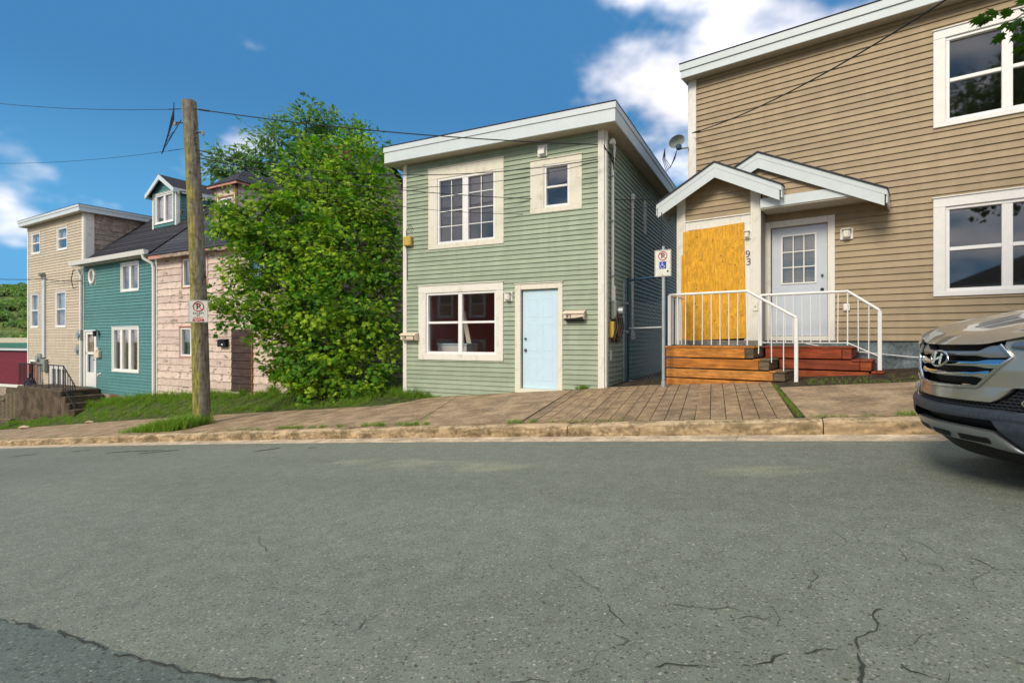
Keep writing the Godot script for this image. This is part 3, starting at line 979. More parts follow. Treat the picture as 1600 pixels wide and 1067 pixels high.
	for i in [1, 2]:
		var x := lerpf(g[0], g[1], i / 3.0)
		var y := lerpf(g[2], g[3], i / 3.0)
		mu.cbox(V(x - 0.01, g[2], -0.049), V(x + 0.01, g[3], -0.028), 0.003)
		mu.cbox(V(g[0], y - 0.01, -0.048), V(g[1], y + 0.01, -0.029), 0.003)
	part(d, "muntin", mu, M.white)
	var bl := MB.new()
	for k in 34:
		var y: float = g[2] + 0.02 + k * 0.026
		bl.quad(V(g[0], y, -0.1), V(g[1], y, -0.1), V(g[1], y + 0.018, -0.085), V(g[0], y + 0.018, -0.085))
	part(d, "blind", bl, M.blind)
	knob(d, 2.45, 0.92, -0.03, 0.026, M.black_metal)
	knob(d, 2.45, 1.18, -0.03, 0.022)
	# enclosed porch: a shallow bump-out with the boarded doorway, fluted posts and a gable
	var w := 0.45
	var pw := Transform3D(Basis(), V(0, 0, w))
	var pm := MB.new()
	pm.box(V(-0.08, -0.1, -w), V(0.0, 2.75, -0.02))
	pm.box(V(1.4, -0.1, -w), V(1.49, 2.75, -0.02))
	pm.box(V(-0.08, -0.1, -0.13), V(0.15, 2.75, -0.02))
	pm.box(V(1.2, -0.1, -0.13), V(1.49, 2.75, -0.02))
	pm.box(V(0.15, 2.12, -0.13), V(1.2, 2.75, -0.02))
	part(h, "porch_wall", pm, M.inner, pw)
	siding(h, 0.0, 0.43, -0.025, 2.7, 0.1145, [], "brown", 0.026, right_side(1.49))
	siding(h, 0.0, 0.43, -0.025, 2.7, 0.1145, [], "brown", 0.026, Transform3D(Basis(V(0, 0, 1), V(0, 1, 0), V(-1, 0, 0)), V(-0.08, 0, 0)))
	for p in [[-0.1, 0.08], [1.33, 1.51]]:
		var b := MB.new()
		b.cbox(V(p[0], -0.1, -0.02), V(p[1], 2.93, 0.03), 0.005)
		for k in 4:
			var x: float = p[0] + 0.024 + k * 0.038
			b.cbox(V(x, 0.0, 0.0301), V(x + 0.02, 2.72, 0.039), 0.004)
		part(h, "porch_post", b, M.trim, pw)
	var tb1 := MB.new()
	tb1.cbox(V(0.0805, 2.2, -0.02), V(1.3295, 2.37, 0.022), 0.005)
	tb1.cbox(V(0.0805, 2.3705, -0.02), V(1.3295, 2.395, 0.045), 0.004)
	tb1.cbox(V(1.215, -0.02, -0.02), V(1.3295, 2.1995, 0.02), 0.004)
	tb1.cbox(V(0.0805, -0.02, -0.02), V(0.15, 2.1995, 0.02), 0.004)
	tb1.cbox(V(0.1505, 2.12, -0.06), V(1.2145, 2.1995, 0.008), 0.004)
	part(h, "door_frame", tb1, M.trim, pw)
	cb(h, "threshold", V(-0.1, -0.16, -0.1), V(1.49, -0.0205, 0.06), M.grey_block, 0.01, pw)
	# gable infill
	var pt := MB.new()
	pt.prism(PackedVector2Array([Vector2(0.08, 2.396), Vector2(1.33, 2.396), Vector2(1.33, 2.93), Vector2(0.755, 3.24), Vector2(0.08, 2.88)]), -0.06, -0.005)
	part(h, "gable_wall", pt, M.inner, pw)
	siding(h, 0.0805, 1.3295, 2.396, 3.22, 0.1145, [], "brown", 0.026, pw, func(y): return [max(0.0805, 0.755 - (3.245 - y) / 0.54), min(1.3295, 0.755 + (3.245 - y) / 0.54)])
	gable_roof(h, Transform3D(), 0.755, 1.165, 3.40, 2.77, 0.02, 0.8, 1.165)
	# wider canopy over the white door
	gable_roof(h, Transform3D(), 1.50, 1.96, 3.46, 2.46, 0.0, 0.68, 0.42)
	var ct := MB.new()
	ct.prism(PackedVector2Array([Vector2(1.56, 2.6), Vector2(2.9, 2.6), Vector2(1.56, 3.29)]), 0.5, 0.56)
	part(h, "gable_wall", ct, M.inner)
	var cp := MB.new()
	cp.prism(PackedVector2Array([Vector2(1.2, 2.96), Vector2(1.559, 2.96), Vector2(1.559, 3.29), Vector2(1.5, 3.31), Vector2(1.2, 3.16)]), 0.5, 0.575)
	part(h, "gable_corner", cp, M.brown0)
	siding(h, 0.1, 3.0, 2.6, 3.3, 0.1145, [], "brown", 0.026, Transform3D(Basis(), V(0, 0, 0.56)), func(y): return [1.56, max(1.561, 1.5 + (3.325 - y) / 0.51)])
	cb(h, "canopy_beam", V(1.53, 2.42, 0.45), V(3.16, 2.6, 0.62), M.fascia)
	var cs := MB.new()
	cs.box(V(1.53, 2.40, 0.03), V(3.2, 2.419, 0.6))
	part(h, "canopy_ceiling", cs, M.soffit)
	rebase(h, -0.95)
	# boarding over the doorway: two plywood sheets
	var o := thing("plywood_sheet", "yellow plywood sheet nailed over the porch doorway", "plywood", xf * Transform3D(Basis(), V(0, 0, w + 0.026)))
	var b2 := MB.new()
	b2.prism(PackedVector2Array([Vector2(0.035, -0.03), Vector2(1.25, 0.02), Vector2(1.215, 2.23), Vector2(0.04, 2.18)]), 0.0, 0.018)
	part(o, "sheet", b2, M.plywood)
	var b3 := MB.new()
	b3.prism(PackedVector2Array([Vector2(0.0, 0.0), Vector2(0.13, 0.0), Vector2(0.12, 1.72), Vector2(0.01, 1.70)]), 0.0185, 0.032)
	part(o, "strip", b3, M.plywood)
	for k in 26:
		var x := rng.randf_range(0.16, 1.18)
		var y := rng.randf_range(0.1, 2.1)
		if k < 12: x = [0.17, 1.17][k % 2]; y = 0.1 + 0.36 * (k / 2)
		tb(o, "knot" if k >= 12 else "nail", [V(x, y, 0.0182), V(x, y, 0.0195)], 0.016 if k >= 12 else 0.009, M.ply_edge if k >= 12 else M.rust, 7)
	rebase(o, -0.03)
	wall_light("white wall light on tan siding right of the half glazed door", xf * Transform3D(Basis(), V(2.84, 1.88, 0.02)))
	wall_light("round cream wall light at the top edge of the plywood sheet", xf * Transform3D(Basis().scaled(V(0.7, 0.8, 0.8)), V(1.275, 1.98, w + 0.024)))
	var hn := thing("house_number", "black house number 93 screwed one digit above the other beside plywood", "house number", xf * Transform3D(Basis(), V(1.285, 1.4, w + 0.021)))
	text(hn, "digit", "9", 0.17, V(-0.005, 0.22, 0.004), M.ink, Transform3D.IDENTITY, false, 0.008)
	text(hn, "digit", "3", 0.17, V(0.012, 0.07, 0.004), M.ink, Transform3D.IDENTITY, false, 0.008)
	var ol := thing("outlet_box", "small white outlet box on tan siding above the red steps", "outlet", xf * Transform3D(Basis(), V(2.84, 0.57, 0.02)))
	cb(ol, "cover", V(-0.05, -0.065, 0), V(0.05, 0.065, 0.04), M.white, 0.01)
	cb(ol, "flap", V(-0.035, -0.04, 0.0405), V(0.035, 0.045, 0.05), M.white, 0.006)
	var dp := thing("doorbell_panel", "pale doorbell panel low on fluted porch post", "doorbell", xf * Transform3D(Basis(), V(1.42, 0.62, w + 0.04)))
	cb(dp, "plate", V(-0.045, -0.09, 0), V(0.045, 0.09, 0.014), M.cream)
	cb(dp, "button", V(-0.012, -0.02, 0.0145), V(0.012, 0.01, 0.022), M.meter)
	var hose := thing("hanging_wire", "thin white wire sagging along the grey foundation from the red steps", "wire", xf * Transform3D(Basis(), V(2.2, -0.2, 0.05)))
	tb(hose, "wire", [V(0, 0.12, 0), V(0.5, 0.02, 0.02), V(1.0, -0.04, 0.0), V(1.6, -0.1, 0.0), V(2.4, -0.12, 0.0), V(3.2, -0.1, 0)], 0.009, M.white, 5)
	# satellite dish on the corner
	var sd := thing("satellite_dish", "grey satellite dish with hanging cables on corner of tan house", "satellite dish", xf * Transform3D(Basis(), V(-0.02, 3.95, 0.03)))
	tb(sd, "arm", [V(0.0, 0.1, 0.0), V(-0.04, 0.06, 0.12), V(-0.12, 0.05, 0.18), V(-0.2, 0.12, 0.2)], 0.018, M.meter, 7)
	var dish := MB.new()
	var rows := []
	for i in 7:
		var row := []
		for j in 21:
			var a := TAU * j / 20
			var rr := i / 6.0
			row.append(V(0.17 * rr * cos(a), 0.125 * rr * sin(a), 0.045 * rr * rr))
		rows.append(row)
	dish.grid(rows)
	part(sd, "reflector", dish, M.meter, Transform3D(Basis(V(0, 1, 0), deg_to_rad(28)) * Basis(V(1, 0, 0), deg_to_rad(28)) * Basis(V(0, 0, 1), deg_to_rad(28)), V(-0.2, 0.24, 0.14)))
	cb(sd, "receiver", V(-0.17, 0.02, 0.16), V(-0.07, 0.13, 0.27), M.blue_pipe, 0.02)
	for k in 4:
		tb(sd, "cable", [V(-0.16, 0.05, 0.2), V(-0.2 - 0.03 * k, -0.15 - 0.05 * k, 0.22), V(-0.3 - 0.03 * k, -0.3 - 0.03 * k, 0.22), V(-0.42 - 0.02 * k, -0.1, 0.2), V(-0.43, 0.12, 0.2)], 0.007, M.cable, 5)

func step_unit(label: String, xf: Transform3D, treads: Array, w0: float, w1: float, ybot: float, mats: String, endmats: String):
	# treads = [[x0, x1, ytop], ...] a stack of crib-like boards; each course has a front board and an end board
	var o := thing("wooden_steps", label, "steps", xf)
	for i in treads.size():
		var t: Array = treads[i]
		var yb: float = treads[i + 1][2] if i + 1 < treads.size() else ybot
		var top: float = t[2]
		var m: Material = M[mats + str(i % 3)]
		# front board, a hand's breadth deep, and a sunk gap below it
		cb(o, "front_board", V(t[0], yb + 0.008, w1 - 0.045), V(t[1] - 0.14 - 0.02 * i, top - (0.035 if i == 0 else 0.014), w1 + rng.randf_range(-0.004, 0.004)), m, 0.008)
		cb(o, "end_block", V(t[1] - 0.135 - 0.02 * i, yb + 0.008, w1 - 0.05), V(t[1], top - 0.035, w1 - 0.006), M[endmats + str((i + 1) % 3)], 0.008)
		cb(o, "riser", V(t[1] - 0.045, yb + 0.02, w0 + 0.02), V(t[1] - 0.003, top - 0.036, w1 - 0.051), M[endmats + str(i % 3)], 0.008)
		cb(o, "back_fill", V(t[0] + 0.01, yb, w0 + 0.03), V(t[1] - 0.06, yb + 0.05, w1 - 0.06), M.soil)
		# tread planks
		var xa: float = t[0] - 0.01 if i == 0 else treads[i - 1][1] - 0.04
		var k := int(max(2.0, round((t[1] - xa) / 0.14)))
		if i == 0: k = 0
		for j in k:
			var x0 := lerpf(xa, t[1] + 0.02, float(j) / k)
			var x1 := lerpf(xa, t[1] + 0.02, float(j + 1) / k) - 0.006
			if i > 0: x0 = maxf(x0, treads[i - 1][1] - 0.002)
			if x1 - x0 < 0.02: continue
			cb(o, "tread_plank", V(x0, top - 0.034, w0), V(x1, top + rng.randf_range(-0.003, 0.003), w1 + 0.012), M[(endmats if j == k - 1 else mats) + str((i + j) % 3)], 0.008)
		if i == 0:
			for j in 8:
				var z0 := lerpf(w0, w1 + 0.015, j / 8.0)
				cb(o, "deck_plank", V(t[0] - 0.03, top - 0.034, z0), V(t[1] + 0.02, top + rng.randf_range(-0.003, 0.003), z0 + (w1 + 0.015 - w0) / 8.0 - 0.006), M[(mats if j > 5 else "greywood") + str(j % 3)], 0.006)
	return o
func railing(label: String, xf: Transform3D, tops: Array, feet: Array, n_flat: int, n_slope: int, lower: bool):
	# tops: three points along the hand rail (start, bend, end); feet: y of the foot at start, bend, end
	var o := thing("metal_railing", label, "railing", xf)
	tb(o, "hand_rail", tops, 0.024, M.white, 8)
	var post := func(p: Vector3, y: float):
		cb(o, "post", V(p.x - 0.028, y, p.z - 0.028), V(p.x + 0.028, p.y - 0.01, p.z + 0.028), M.white, 0.006)
	post.call(tops[0], feet[0])
	post.call(tops[2], feet[2])
	for s in 2:
		var cnt := n_flat if s == 0 else n_slope
		for k in cnt:
			var f := (k + 1.0) / (cnt + (1.0 if s == 0 else 1.0))
			var p: Vector3 = tops[s].lerp(tops[s + 1], f)
			var y: float = lerpf(feet[s], feet[s + 1], f) + (0.06 if lower else 0.02)
			tb(o, "baluster", [p, V(p.x + rng.randf_range(-0.008, 0.008), y, p.z)], 0.009, M.white, 6)
	tb(o, "baluster", [tops[1], V(tops[1].x, feet[1] + 0.02, tops[1].z)], 0.012, M.white, 6)
	if lower:
		tb(o, "bottom_rail", [V(tops[0].x, feet[0] + 0.06, tops[0].z), V(tops[1].x, feet[1] + 0.06, tops[1].z), V(tops[2].x, feet[2] + 0.22, tops[2].z)], 0.01, M.white, 6)
	return o
func porch_steps():
	var xf := frame(3.76, 0, -11.37, 37.6)
	var o = step_unit("orange stained wooden steps and landing below the plywood covered door", xf, [[0.14, 1.66, -0.12], [0.14, 1.9, -0.335], [0.14, 2.14, -0.525], [0.14, 2.38, -0.7]], 0.53, 1.65, -1.05, "orange", "greywood")
	rebase(o, -0.9)
	var r = step_unit("rust red wooden steps below the half glazed white door", xf, [[1.69, 3.0, -0.12], [1.92, 3.27, -0.335], [2.16, 3.42, -0.52]], 0.06, 0.95, -0.95, "rust", "rust")
	rebase(r, -0.7)
	var a = railing("white metal railing along orange landing in front of plywood sheet", xf, [V(0.19, 0.82, 1.6), V(1.55, 0.82, 1.6), V(2.3, 0.35, 1.6)], [-0.12, -0.12, -0.7], 8, 3, false)
	# its return towards the wall
	tb(a, "hand_rail", [V(0.19, 0.82, 1.6), V(0.1, 0.82, 0.6)], 0.022, M.white, 8)
	for k in 4: tb(a, "baluster", [V(0.175 - 0.018 * k, 0.82, 1.4 - 0.2 * k), V(0.175 - 0.018 * k, -0.1, 1.4 - 0.2 * k)], 0.012, M.white, 6)
	rebase(a, -0.9)
	var b = railing("white metal railing along red landing in front of half glazed door", xf, [V(1.6, 0.79, 0.9), V(2.94, 0.79, 0.9), V(3.38, 0.46, 0.9)], [-0.12, -0.12, -0.5], 9, 2, true)
	rebase(b, -0.7)

# ---------------------------------------------------------------- gate and sign in the gap between the houses
func alley_gate():
	var A := V(2.43, -0.97, -11.68)
	var B := V(3.22, -0.95, -11.2)
	var dx := (B - A)
	dx.y = 0
	var L := dx.length()
	var xf := Transform3D(Basis(dx.normalized(), V(0, 1, 0), dx.normalized().cross(V(0, 1, 0))), A)
	var g := thing("chain_link_gate", "tall chain link gate with blue pipe frame between green and tan houses", "gate", xf)
	tb(g, "frame_post", [V(0.1, 0.03, 0), V(0.1, 2.3, 0)], 0.028, M.blue_pipe, 8)
	tb(g, "frame_post", [V(L - 0.02, 0.03, 0), V(L - 0.02, 2.35, 0)], 0.028, M.blue_pipe, 8)
	tb(g, "top_bar", [V(0.1, 2.24, 0.0), V(L, 2.3, 0.0)], 0.026, M.blue_pipe, 8)
	tb(g, "bottom_bar", [V(0.1, 0.06, 0.0), V(L - 0.02, 0.06, 0.0)], 0.024, M.galv, 8)
	tb(g, "middle_bar", [V(0.1, 1.2, 0.0), V(L - 0.02, 1.22, 0.0)], 0.022, M.galv, 8)
	tb(g, "hinge_post", [V(0.0, -0.1, 0.02), V(0.0, 2.2, 0.02)], 0.032, M.galv, 8)
	cb(g, "hinge", V(0.0, 1.1, -0.02), V(0.12, 1.16, 0.05), M.galv)
	cb(g, "hinge", V(0.0, 1.72, -0.02), V(0.12, 1.77, 0.05), M.galv)
	var m := MB.new()
	var x0 := 0.12
	var x1 := L - 0.04
	var y1 := 1.75
	var k := -40
	while k < 60:
		for s in [-1.0, 1.0]:
			var a := Vector2(x0, 0.08 + k * 0.078)
			var b := Vector2(x1, 0.08 + k * 0.078 + s * (x1 - x0))
			# clip to the height of the mesh
			var lo := 0.07
			var dirr := b - a
			var t0 := 0.0
			var t1 := 1.0
			for lim in [[lo, 1.0], [y1, -1.0]]:
				var fa: float = (a.y - lim[0]) * lim[1]
				var fb: float = (b.y - lim[0]) * lim[1]
				if fa < 0 and fb < 0: t1 = -1.0
				elif fa < 0: t0 = max(t0, fa / (fa - fb))
				elif fb < 0: t1 = min(t1, fa / (fa - fb))
			if t1 <= t0: continue
			var p := a + dirr * t0
			var q := a + dirr * t1
			m.tube([V(p.x, p.y, 0.004 * s), V(q.x, q.y, 0.004 * s)], 0.0022, 4, -1.0, false)
		k += 1
	part(g, "wire_mesh", m, M.chain)
	# accessible parking sign on its pipe
	var sp := pix(1037, 606, 9.68)
	var post := thing("sign_post", "galvanised pipe sign post standing on the paving by the orange steps", "post", Transform3D(Basis(), sp))
	tb(post, "pipe", [V(0, -0.15, 0), V(0, 2.52, 0)], 0.03, M.galv, 10)
	tb(post, "cap", [V(0, 2.521, 0), V(0, 2.55, 0)], 0.034, M.galv, 10, 0.02)
	tb(post, "base_sleeve", [V(0, -0.1, 0), V(0, 0.12, 0)], 0.042, M.galv, 10)
	var sg := thing("parking_sign", "white sign with red no parking circle above a blue wheelchair square", "sign", Transform3D(Basis(V(0, 1, 0), deg_to_rad(-33)), sp + V(0, 2.24, 0.0)))
	sign_plate(sg, 0.3, 0.48)
	no_parking(sg, V(0, 0.13, 0.042), 0.075, "")
	cb(sg, "blue_square", V(-0.062, -0.1, 0.0405), V(0.062, 0.03, 0.0425), M.sign_blue, 0.001)
	# wheelchair symbol: head, back, seat, leg, wheel
	var wc := MB.new()
	wc.tube([V(-0.012, 0.012, 0.0426), V(-0.012, 0.012, 0.0434)], 0.009, 10)
	wc.bar(V(-0.012, 0.0, 0.043), V(-0.006, -0.042, 0.043), 0.01, 0.001, V(0, 0, 1))
	wc.bar(V(-0.006, -0.042, 0.043), V(0.024, -0.042, 0.043), 0.009, 0.001, V(0, 0, 1))
	wc.bar(V(0.024, -0.042, 0.043), V(0.036, -0.072, 0.043), 0.009, 0.001, V(0, 0, 1))
	wc.bar(V(-0.01, -0.018, 0.043), V(0.016, -0.018, 0.043), 0.007, 0.001, V(0, 0, 1))
	var ring := []
	for i in 15:
		var an := deg_to_rad(105 + i * 17.0)
		ring.append(V(-0.006 + 0.034 * cos(an), -0.056 + 0.034 * sin(an), 0.0432))
	wc.tube(ring, 0.0042, 5)
	part(sg, "wheelchair_symbol", wc, M.sign_white)
	var ar := MB.new()
	ar.prism(PackedVector2Array([Vector2(0.075, -0.17), Vector2(0.118, -0.148), Vector2(0.075, -0.126)]), 0.0405, 0.0425)
	part(sg, "arrow", ar, M.ink)
func sign_plate(par: Node, w: float, h: float):
	cb(par, "plate", V(-w / 2, -h / 2, 0.034), V(w / 2, h / 2, 0.04), M.sign_white, 0.002)
	var b := MB.new()
	var e := 0.008
	for q in [[-w / 2 + e, w / 2 - e, h / 2 - e - 0.005, h / 2 - e], [-w / 2 + e, w / 2 - e, -h / 2 + e, -h / 2 + e + 0.005], [-w / 2 + e, -w / 2 + e + 0.005, -h / 2 + e, h / 2 - e], [w / 2 - e - 0.005, w / 2 - e, -h / 2 + e, h / 2 - e]]:
		b.box(V(q[0], q[2], 0.0402), V(q[1], q[3], 0.0412))
	part(par, "border_line", b, M.ink)
	for y in [h / 2 - 0.03, -h / 2 + 0.03]:
		tb(par, "bolt", [V(0, y, 0.0402), V(0, y, 0.046)], 0.008, M.black_metal, 8)
func no_parking(par: Node, at: Vector3, r: float, _x: String):
	text(par, "letter", "P", r * 1.75, at + V(0.0, 0, -0.0005), M.ink, Transform3D.IDENTITY, true, 0.0015)
	var b := MB.new()
	var pts := []
	for i in 33:
		pts.append(at + V(r * cos(TAU * i / 32), r * sin(TAU * i / 32), 0.0))
	b.tube(pts, r * 0.1, 5, -1.0, false)
	b.bar(at + V(-r * 0.7, r * 0.7, 0.001), at + V(r * 0.7, -r * 0.7, 0.001), r * 0.17, 0.002, V(0, 0, 1))
	part(par, "red_circle", b, M.sign_red)

# ---------------------------------------------------------------- teal house and beige house (one facade line)
func teal_frame() -> Transform3D: return frame(-15.68, 0, -19.9, 31.0)
func dormer_gable(h: Node, x0: float, x1: float, w: float, yb: float, yt: float, pitch: float, yroof0: float, mats: String):
	# front wall, cheeks that die into the roof, little gable roof
	var mid := (x0 + x1) / 2
	var half := (x1 - x0) / 2
	var g := [x0 + 0.3, x1 - 0.28, yb + 0.22, yt - 0.16]
	var xf := Transform3D(Basis(), V(0, 0, w))
	wall(h, "dormer_wall", x0, x1, yb - 0.3, yt, [hole(g)], 0.1, M.inner, xf)
	siding(h, x0, x1, yb - 0.3, yt, 0.105, [hole(g)], mats, 0.024, xf)
	var pk := yt + half * 0.62
	var gt := MB.new()
	gt.prism(PackedVector2Array([Vector2(x0, yt), Vector2(x1, yt), Vector2(mid, pk)]), -0.1, 0.0)
	part(h, "dormer_wall", gt, M.inner, xf)
	siding(h, x0, x1, yt + 0.001, pk - 0.03, 0.105, [], mats, 0.024, xf, func(y): return [mid - (pk - y) / 0.62, mid + (pk - y) / 0.62])
	window(h, [g[0] - 0.1, g[1] + 0.1, g[2] - 0.1, g[3] + 0.1], g, [[mid - 0.05, mid + 0.07]], [], [0, 0], M.white, xf, M.curtain_grey, 0.04)
	for s in [0, 1]:
		var sx: float = [x0, x1][s]
		var deep := (pk - yroof0) / pitch + w
		# cheeks
		var cx: Transform3D = right_side(sx) if s == 1 else Transform3D(Basis(V(0, 0, 1), V(0, 1, 0), V(-1, 0, 0)), V(sx, 0, 0))
		var top := yt
		if s == 1:
			siding(h, -w, -w + 3.0, yb - 0.3, top, 0.105, [], mats, 0.024, cx, func(y): return [-w, max(-w, (y - yroof0) / pitch)])
			cb(h, "corner_board", V(-w, yb - 0.1, 0), V(-w + 0.1, top, 0.024), M.trim, 0.004, cx)
		else:
			siding(h, -3.0 + w, w, yb - 0.3, top, 0.105, [], mats, 0.024, cx, func(y): return [min(w, -(y - yroof0) / pitch), w])
		cb(h, "corner_board", V(sx - (0.1 if s == 1 else 0.0), yb - 0.1, w), V(sx + (0.0 if s == 1 else 0.1), top, w + 0.024), M.trim, 0.004)
		var ck := MB.new()
		ck.quad(V(sx, yb - 0.3, w), V(sx, yt, w), V(sx, yt, w - 2.6), V(sx, yb - 0.3, w - 2.6))
		part(h, "dormer_cheek", ck, M.inner)
	# roof of the dormer
	var ov := 0.14
	for s in [-1.0, 1.0]:
		var r := MB.new()
		var e := V(mid + s * (half + ov), pk - (half + ov) * 0.62, 0)
		var back := w - 2.3
		var P := [V(mid, pk + 0.05, w + 0.2), V(e.x, e.y + 0.05, w + 0.2), V(e.x, e.y + 0.05, back), V(mid, pk + 0.05, back)]
		r.out4(P[0], P[1], P[2], P[3], V(mid, 0, w))
		r.out4(P[0] - V(0, 0.06, 0), P[1] - V(0, 0.06, 0), P[2] - V(0, 0.06, 0), P[3] - V(0, 0.06, 0), V(mid, 20, w))
		part(h, "dormer_roof", r, M.roof_dark0)
		var f := MB.new()
		f.prism(PackedVector2Array([Vector2(mid, pk + 0.045), Vector2(e.x, e.y + 0.045), Vector2(e.x, e.y - 0.11), Vector2(mid, pk - 0.13)]), w + 0.17, w + 0.21)
		f.box(V(min(e.x, e.x + 0.02 * s), e.y - 0.1, back), V(max(e.x, e.x + 0.02 * s), e.y + 0.052, w + 0.21))
		part(h, "barge_board", f, M.fascia)
func teal_house():
	var xf := teal_frame()
	var h := thing("teal_house", "teal sided two storey house with black gable roof and gabled dormer", "house", xf)
	var X0 := -0.34
	var X1 := 4.9
	var gd := [-0.24, 0.58, -1.72, 0.28]
	var gu := [2.6, 3.66, 1.72, 2.5]
	var gl := [1.97, 3.64, -1.03, 0.32]
	var holes := [hole(gd, 0.0), hole(gu), hole(gl)]
	wall(h, "wall", X0, X1, -2.6, 2.95, holes, 0.13, M.inner)
	siding(h, X0, X1 - 0.1, -1.92, 2.9, 0.106, holes + [[0.02, 0.58, 2.0, 2.6]], "teal", 0.027)
	cb(h, "foundation", V(1.6, -2.7, 0.0), V(X1, -1.93, 0.012), M.grey_block)
	cb(h, "foundation_hatch", V(1.75, -2.4, 0.0125), V(2.2, -1.96, 0.03), M.rust0, 0.01)
	cb(h, "corner_board", V(X1 - 0.1, -1.95, 0), V(X1, 2.85, 0.036), M.trim)
	rooms(h, X0 + 0.02, X1 - 0.02, -1.75, 2.9, 0.75, 3.6, M.inner)
	wall(h, "wall", 0.14, 7.0, -2.6, 2.95, [], 0.13, M.inner, right_side(X1 - 0.01))
	# roof: slope up and back down
	var pitch := 0.87
	var y0 := 2.95
	var deck := MB.new()
	deck.quad(V(X0, y0 - 0.26, 0.3), V(X1, y0 - 0.26, 0.3), V(X1, y0 + 3.5 * pitch, -3.5), V(X0, y0 + 3.5 * pitch, -3.5))
	deck.quad(V(X1, y0 - 0.0, -7.0), V(X0, y0 - 0.0, -7.0), V(X0, y0 + 3.5 * pitch, -3.5), V(X1, y0 + 3.5 * pitch, -3.5))
	part(h, "roof", deck, M.roof_dark1)
	shingles(h, X0, X1, y0 - 0.25, 0.3, 3.8, 3.8 * pitch, 0.2, "roof_dark")
	# white gutter and downpipe
	var gt := MB.new()
	gt.prism(PackedVector2Array([Vector2(0.24, 2.7), Vector2(0.36, 2.72), Vector2(0.40, 2.86), Vector2(0.38, 2.87), Vector2(0.26, 2.86), Vector2(0.24, 2.86)]), 0.05 - X1, 0.35 - X0, Transform3D(Basis(V(0, 0, 1), V(0, 1, 0), V(-1, 0, 0)), Vector3.ZERO))
	part(h, "gutter", gt, M.white)
	cb(h, "soffit", V(X0, 2.7, 0.0), V(X1, 2.72, 0.25), M.soffit)
	tb(h, "downpipe", [V(X1 - 0.25, 2.72, 0.32), V(X1 - 0.24, 2.6, 0.3), V(X1 - 0.08, 2.45, 0.12), V(X1 - 0.04, 2.3, 0.09), V(X1 - 0.04, -1.9, 0.09)], 0.05, M.white, 8)
	window(h, [2.5, 3.76, 1.62, 2.61], gu, [[3.07, 3.19]], [], [0, 0], M.white, Transform3D.IDENTITY, M.curtain_grey)
	window(h, [1.85, 3.76, -1.14, 0.43], gl, [[2.42, 2.58], [3.02, 3.18]], [], [0, 0], M.white, Transform3D.IDENTITY, M.curtain)
	# oval window
	var ov := MB.new()
	var pts := []
	for i in 25: pts.append(V(0.3 + 0.2 * cos(TAU * i / 24), 2.31 + 0.25 * sin(TAU * i / 24), 0.02))
	ov.tube(pts, 0.05, 8, -1.0, false)
	var ow := part(h, "oval_window", ov, M.white)
	var og := MB.new()
	for i in 24: og.tri(V(0.3, 2.31, 0.012), pts[i] - V(0, 0, 0.008), pts[i + 1] - V(0, 0, 0.008))
	part(ow, "pane", og, M.curtain_grey)
	# storm door
	var f := MB.new()
	f.cbox(V(-0.33, -1.76, 0), V(-0.245, 0.34, 0.04))
	f.cbox(V(0.585, -1.76, 0), V(0.67, 0.34, 0.04))
	f.cbox(V(-0.2445, 0.28, 0), V(0.5845, 0.34, 0.038))
	part(h, "door_frame", f, M.white)
	var d := MB.new()
	for q in [[-0.24, 0.58, -1.74, -1.22], [-0.24, 0.58, -0.56, -0.47], [-0.24, 0.58, 0.18, 0.275], [-0.24, -0.1, -1.22, 0.18], [0.44, 0.58, -1.22, 0.18]]:
		d.cbox(V(q[0], q[2], -0.03), V(q[1], q[3], 0.012), 0.004)
	var dd := part(h, "storm_door", d, M.white)
	for q in [[-1.22, -0.56], [-0.47, 0.18]]:
		var p := MB.new()
		p.quad(V(-0.1, q[0], -0.01), V(0.44, q[0], -0.01), V(0.44, q[1], -0.01), V(-0.1, q[1], -0.01))
		part(dd, "pane", p, M.glass)
	drape(dd, -0.1, 0.2, -0.47, 0.18, -0.06, M.curtain)
	drape(dd, 0.3, 0.44, -0.47, 0.18, -0.06, M.curtain_green)
	cb(dd, "inner_door", V(-0.24, -1.74, -0.12), V(0.58, 0.27, -0.08), M.door_grey)
	knob(dd, 0.5, -0.75, 0.012, 0.02)
	dormer_gable(h, 1.86, 3.54, -1.3, 4.1, 5.4, pitch, y0, "teal")
	rebase(h, -1.9)
	var l := thing("carriage_lamp", "black carriage lamp on teal siding beside storm door", "wall light", xf * Transform3D(Basis(), V(0.87, 0.2, 0.02)))
	cb(l, "back_plate", V(-0.04, -0.08, 0), V(0.04, 0.1, 0.02), M.black_metal)
	tb(l, "arm", [V(0, 0.06, 0.02), V(0, 0.14, 0.08), V(0, 0.1, 0.14)], 0.012, M.black_metal, 6)
	tb(l, "lantern", [V(0, 0.1, 0.14), V(0, 0.06, 0.14), V(0, -0.1, 0.14)], 0.08, M.black_metal, 8, 0.05)
	var mb := thing("letter_box", "white letter box on teal wall beside storm door", "mailbox", xf * Transform3D(Basis(), V(0.88, -0.62, 0.02)))
	cb(mb, "case", V(-0.2, -0.05, 0), V(0.16, 0.2, 0.1), M.mailbox, 0.015)
	cb(mb, "number_plate", V(-0.34, -0.02, 0.03), V(-0.15, 0.16, 0.045), M.cream)
	tb(mb, "dome", [V(0.02, 0.2, 0.05), V(0.02, 0.28, 0.05), V(0.02, 0.33, 0.05)], 0.1, M.white, 10, 0.04)
	var vt := thing("dryer_vent", "small round white vent low on teal siding", "vent", xf * Transform3D(Basis(), V(0.92, -1.28, 0.02)))
	tb(vt, "hood", [V(0, 0, 0), V(0, 0, 0.05), V(0, 0, 0.07)], 0.06, M.white, 12, 0.04)
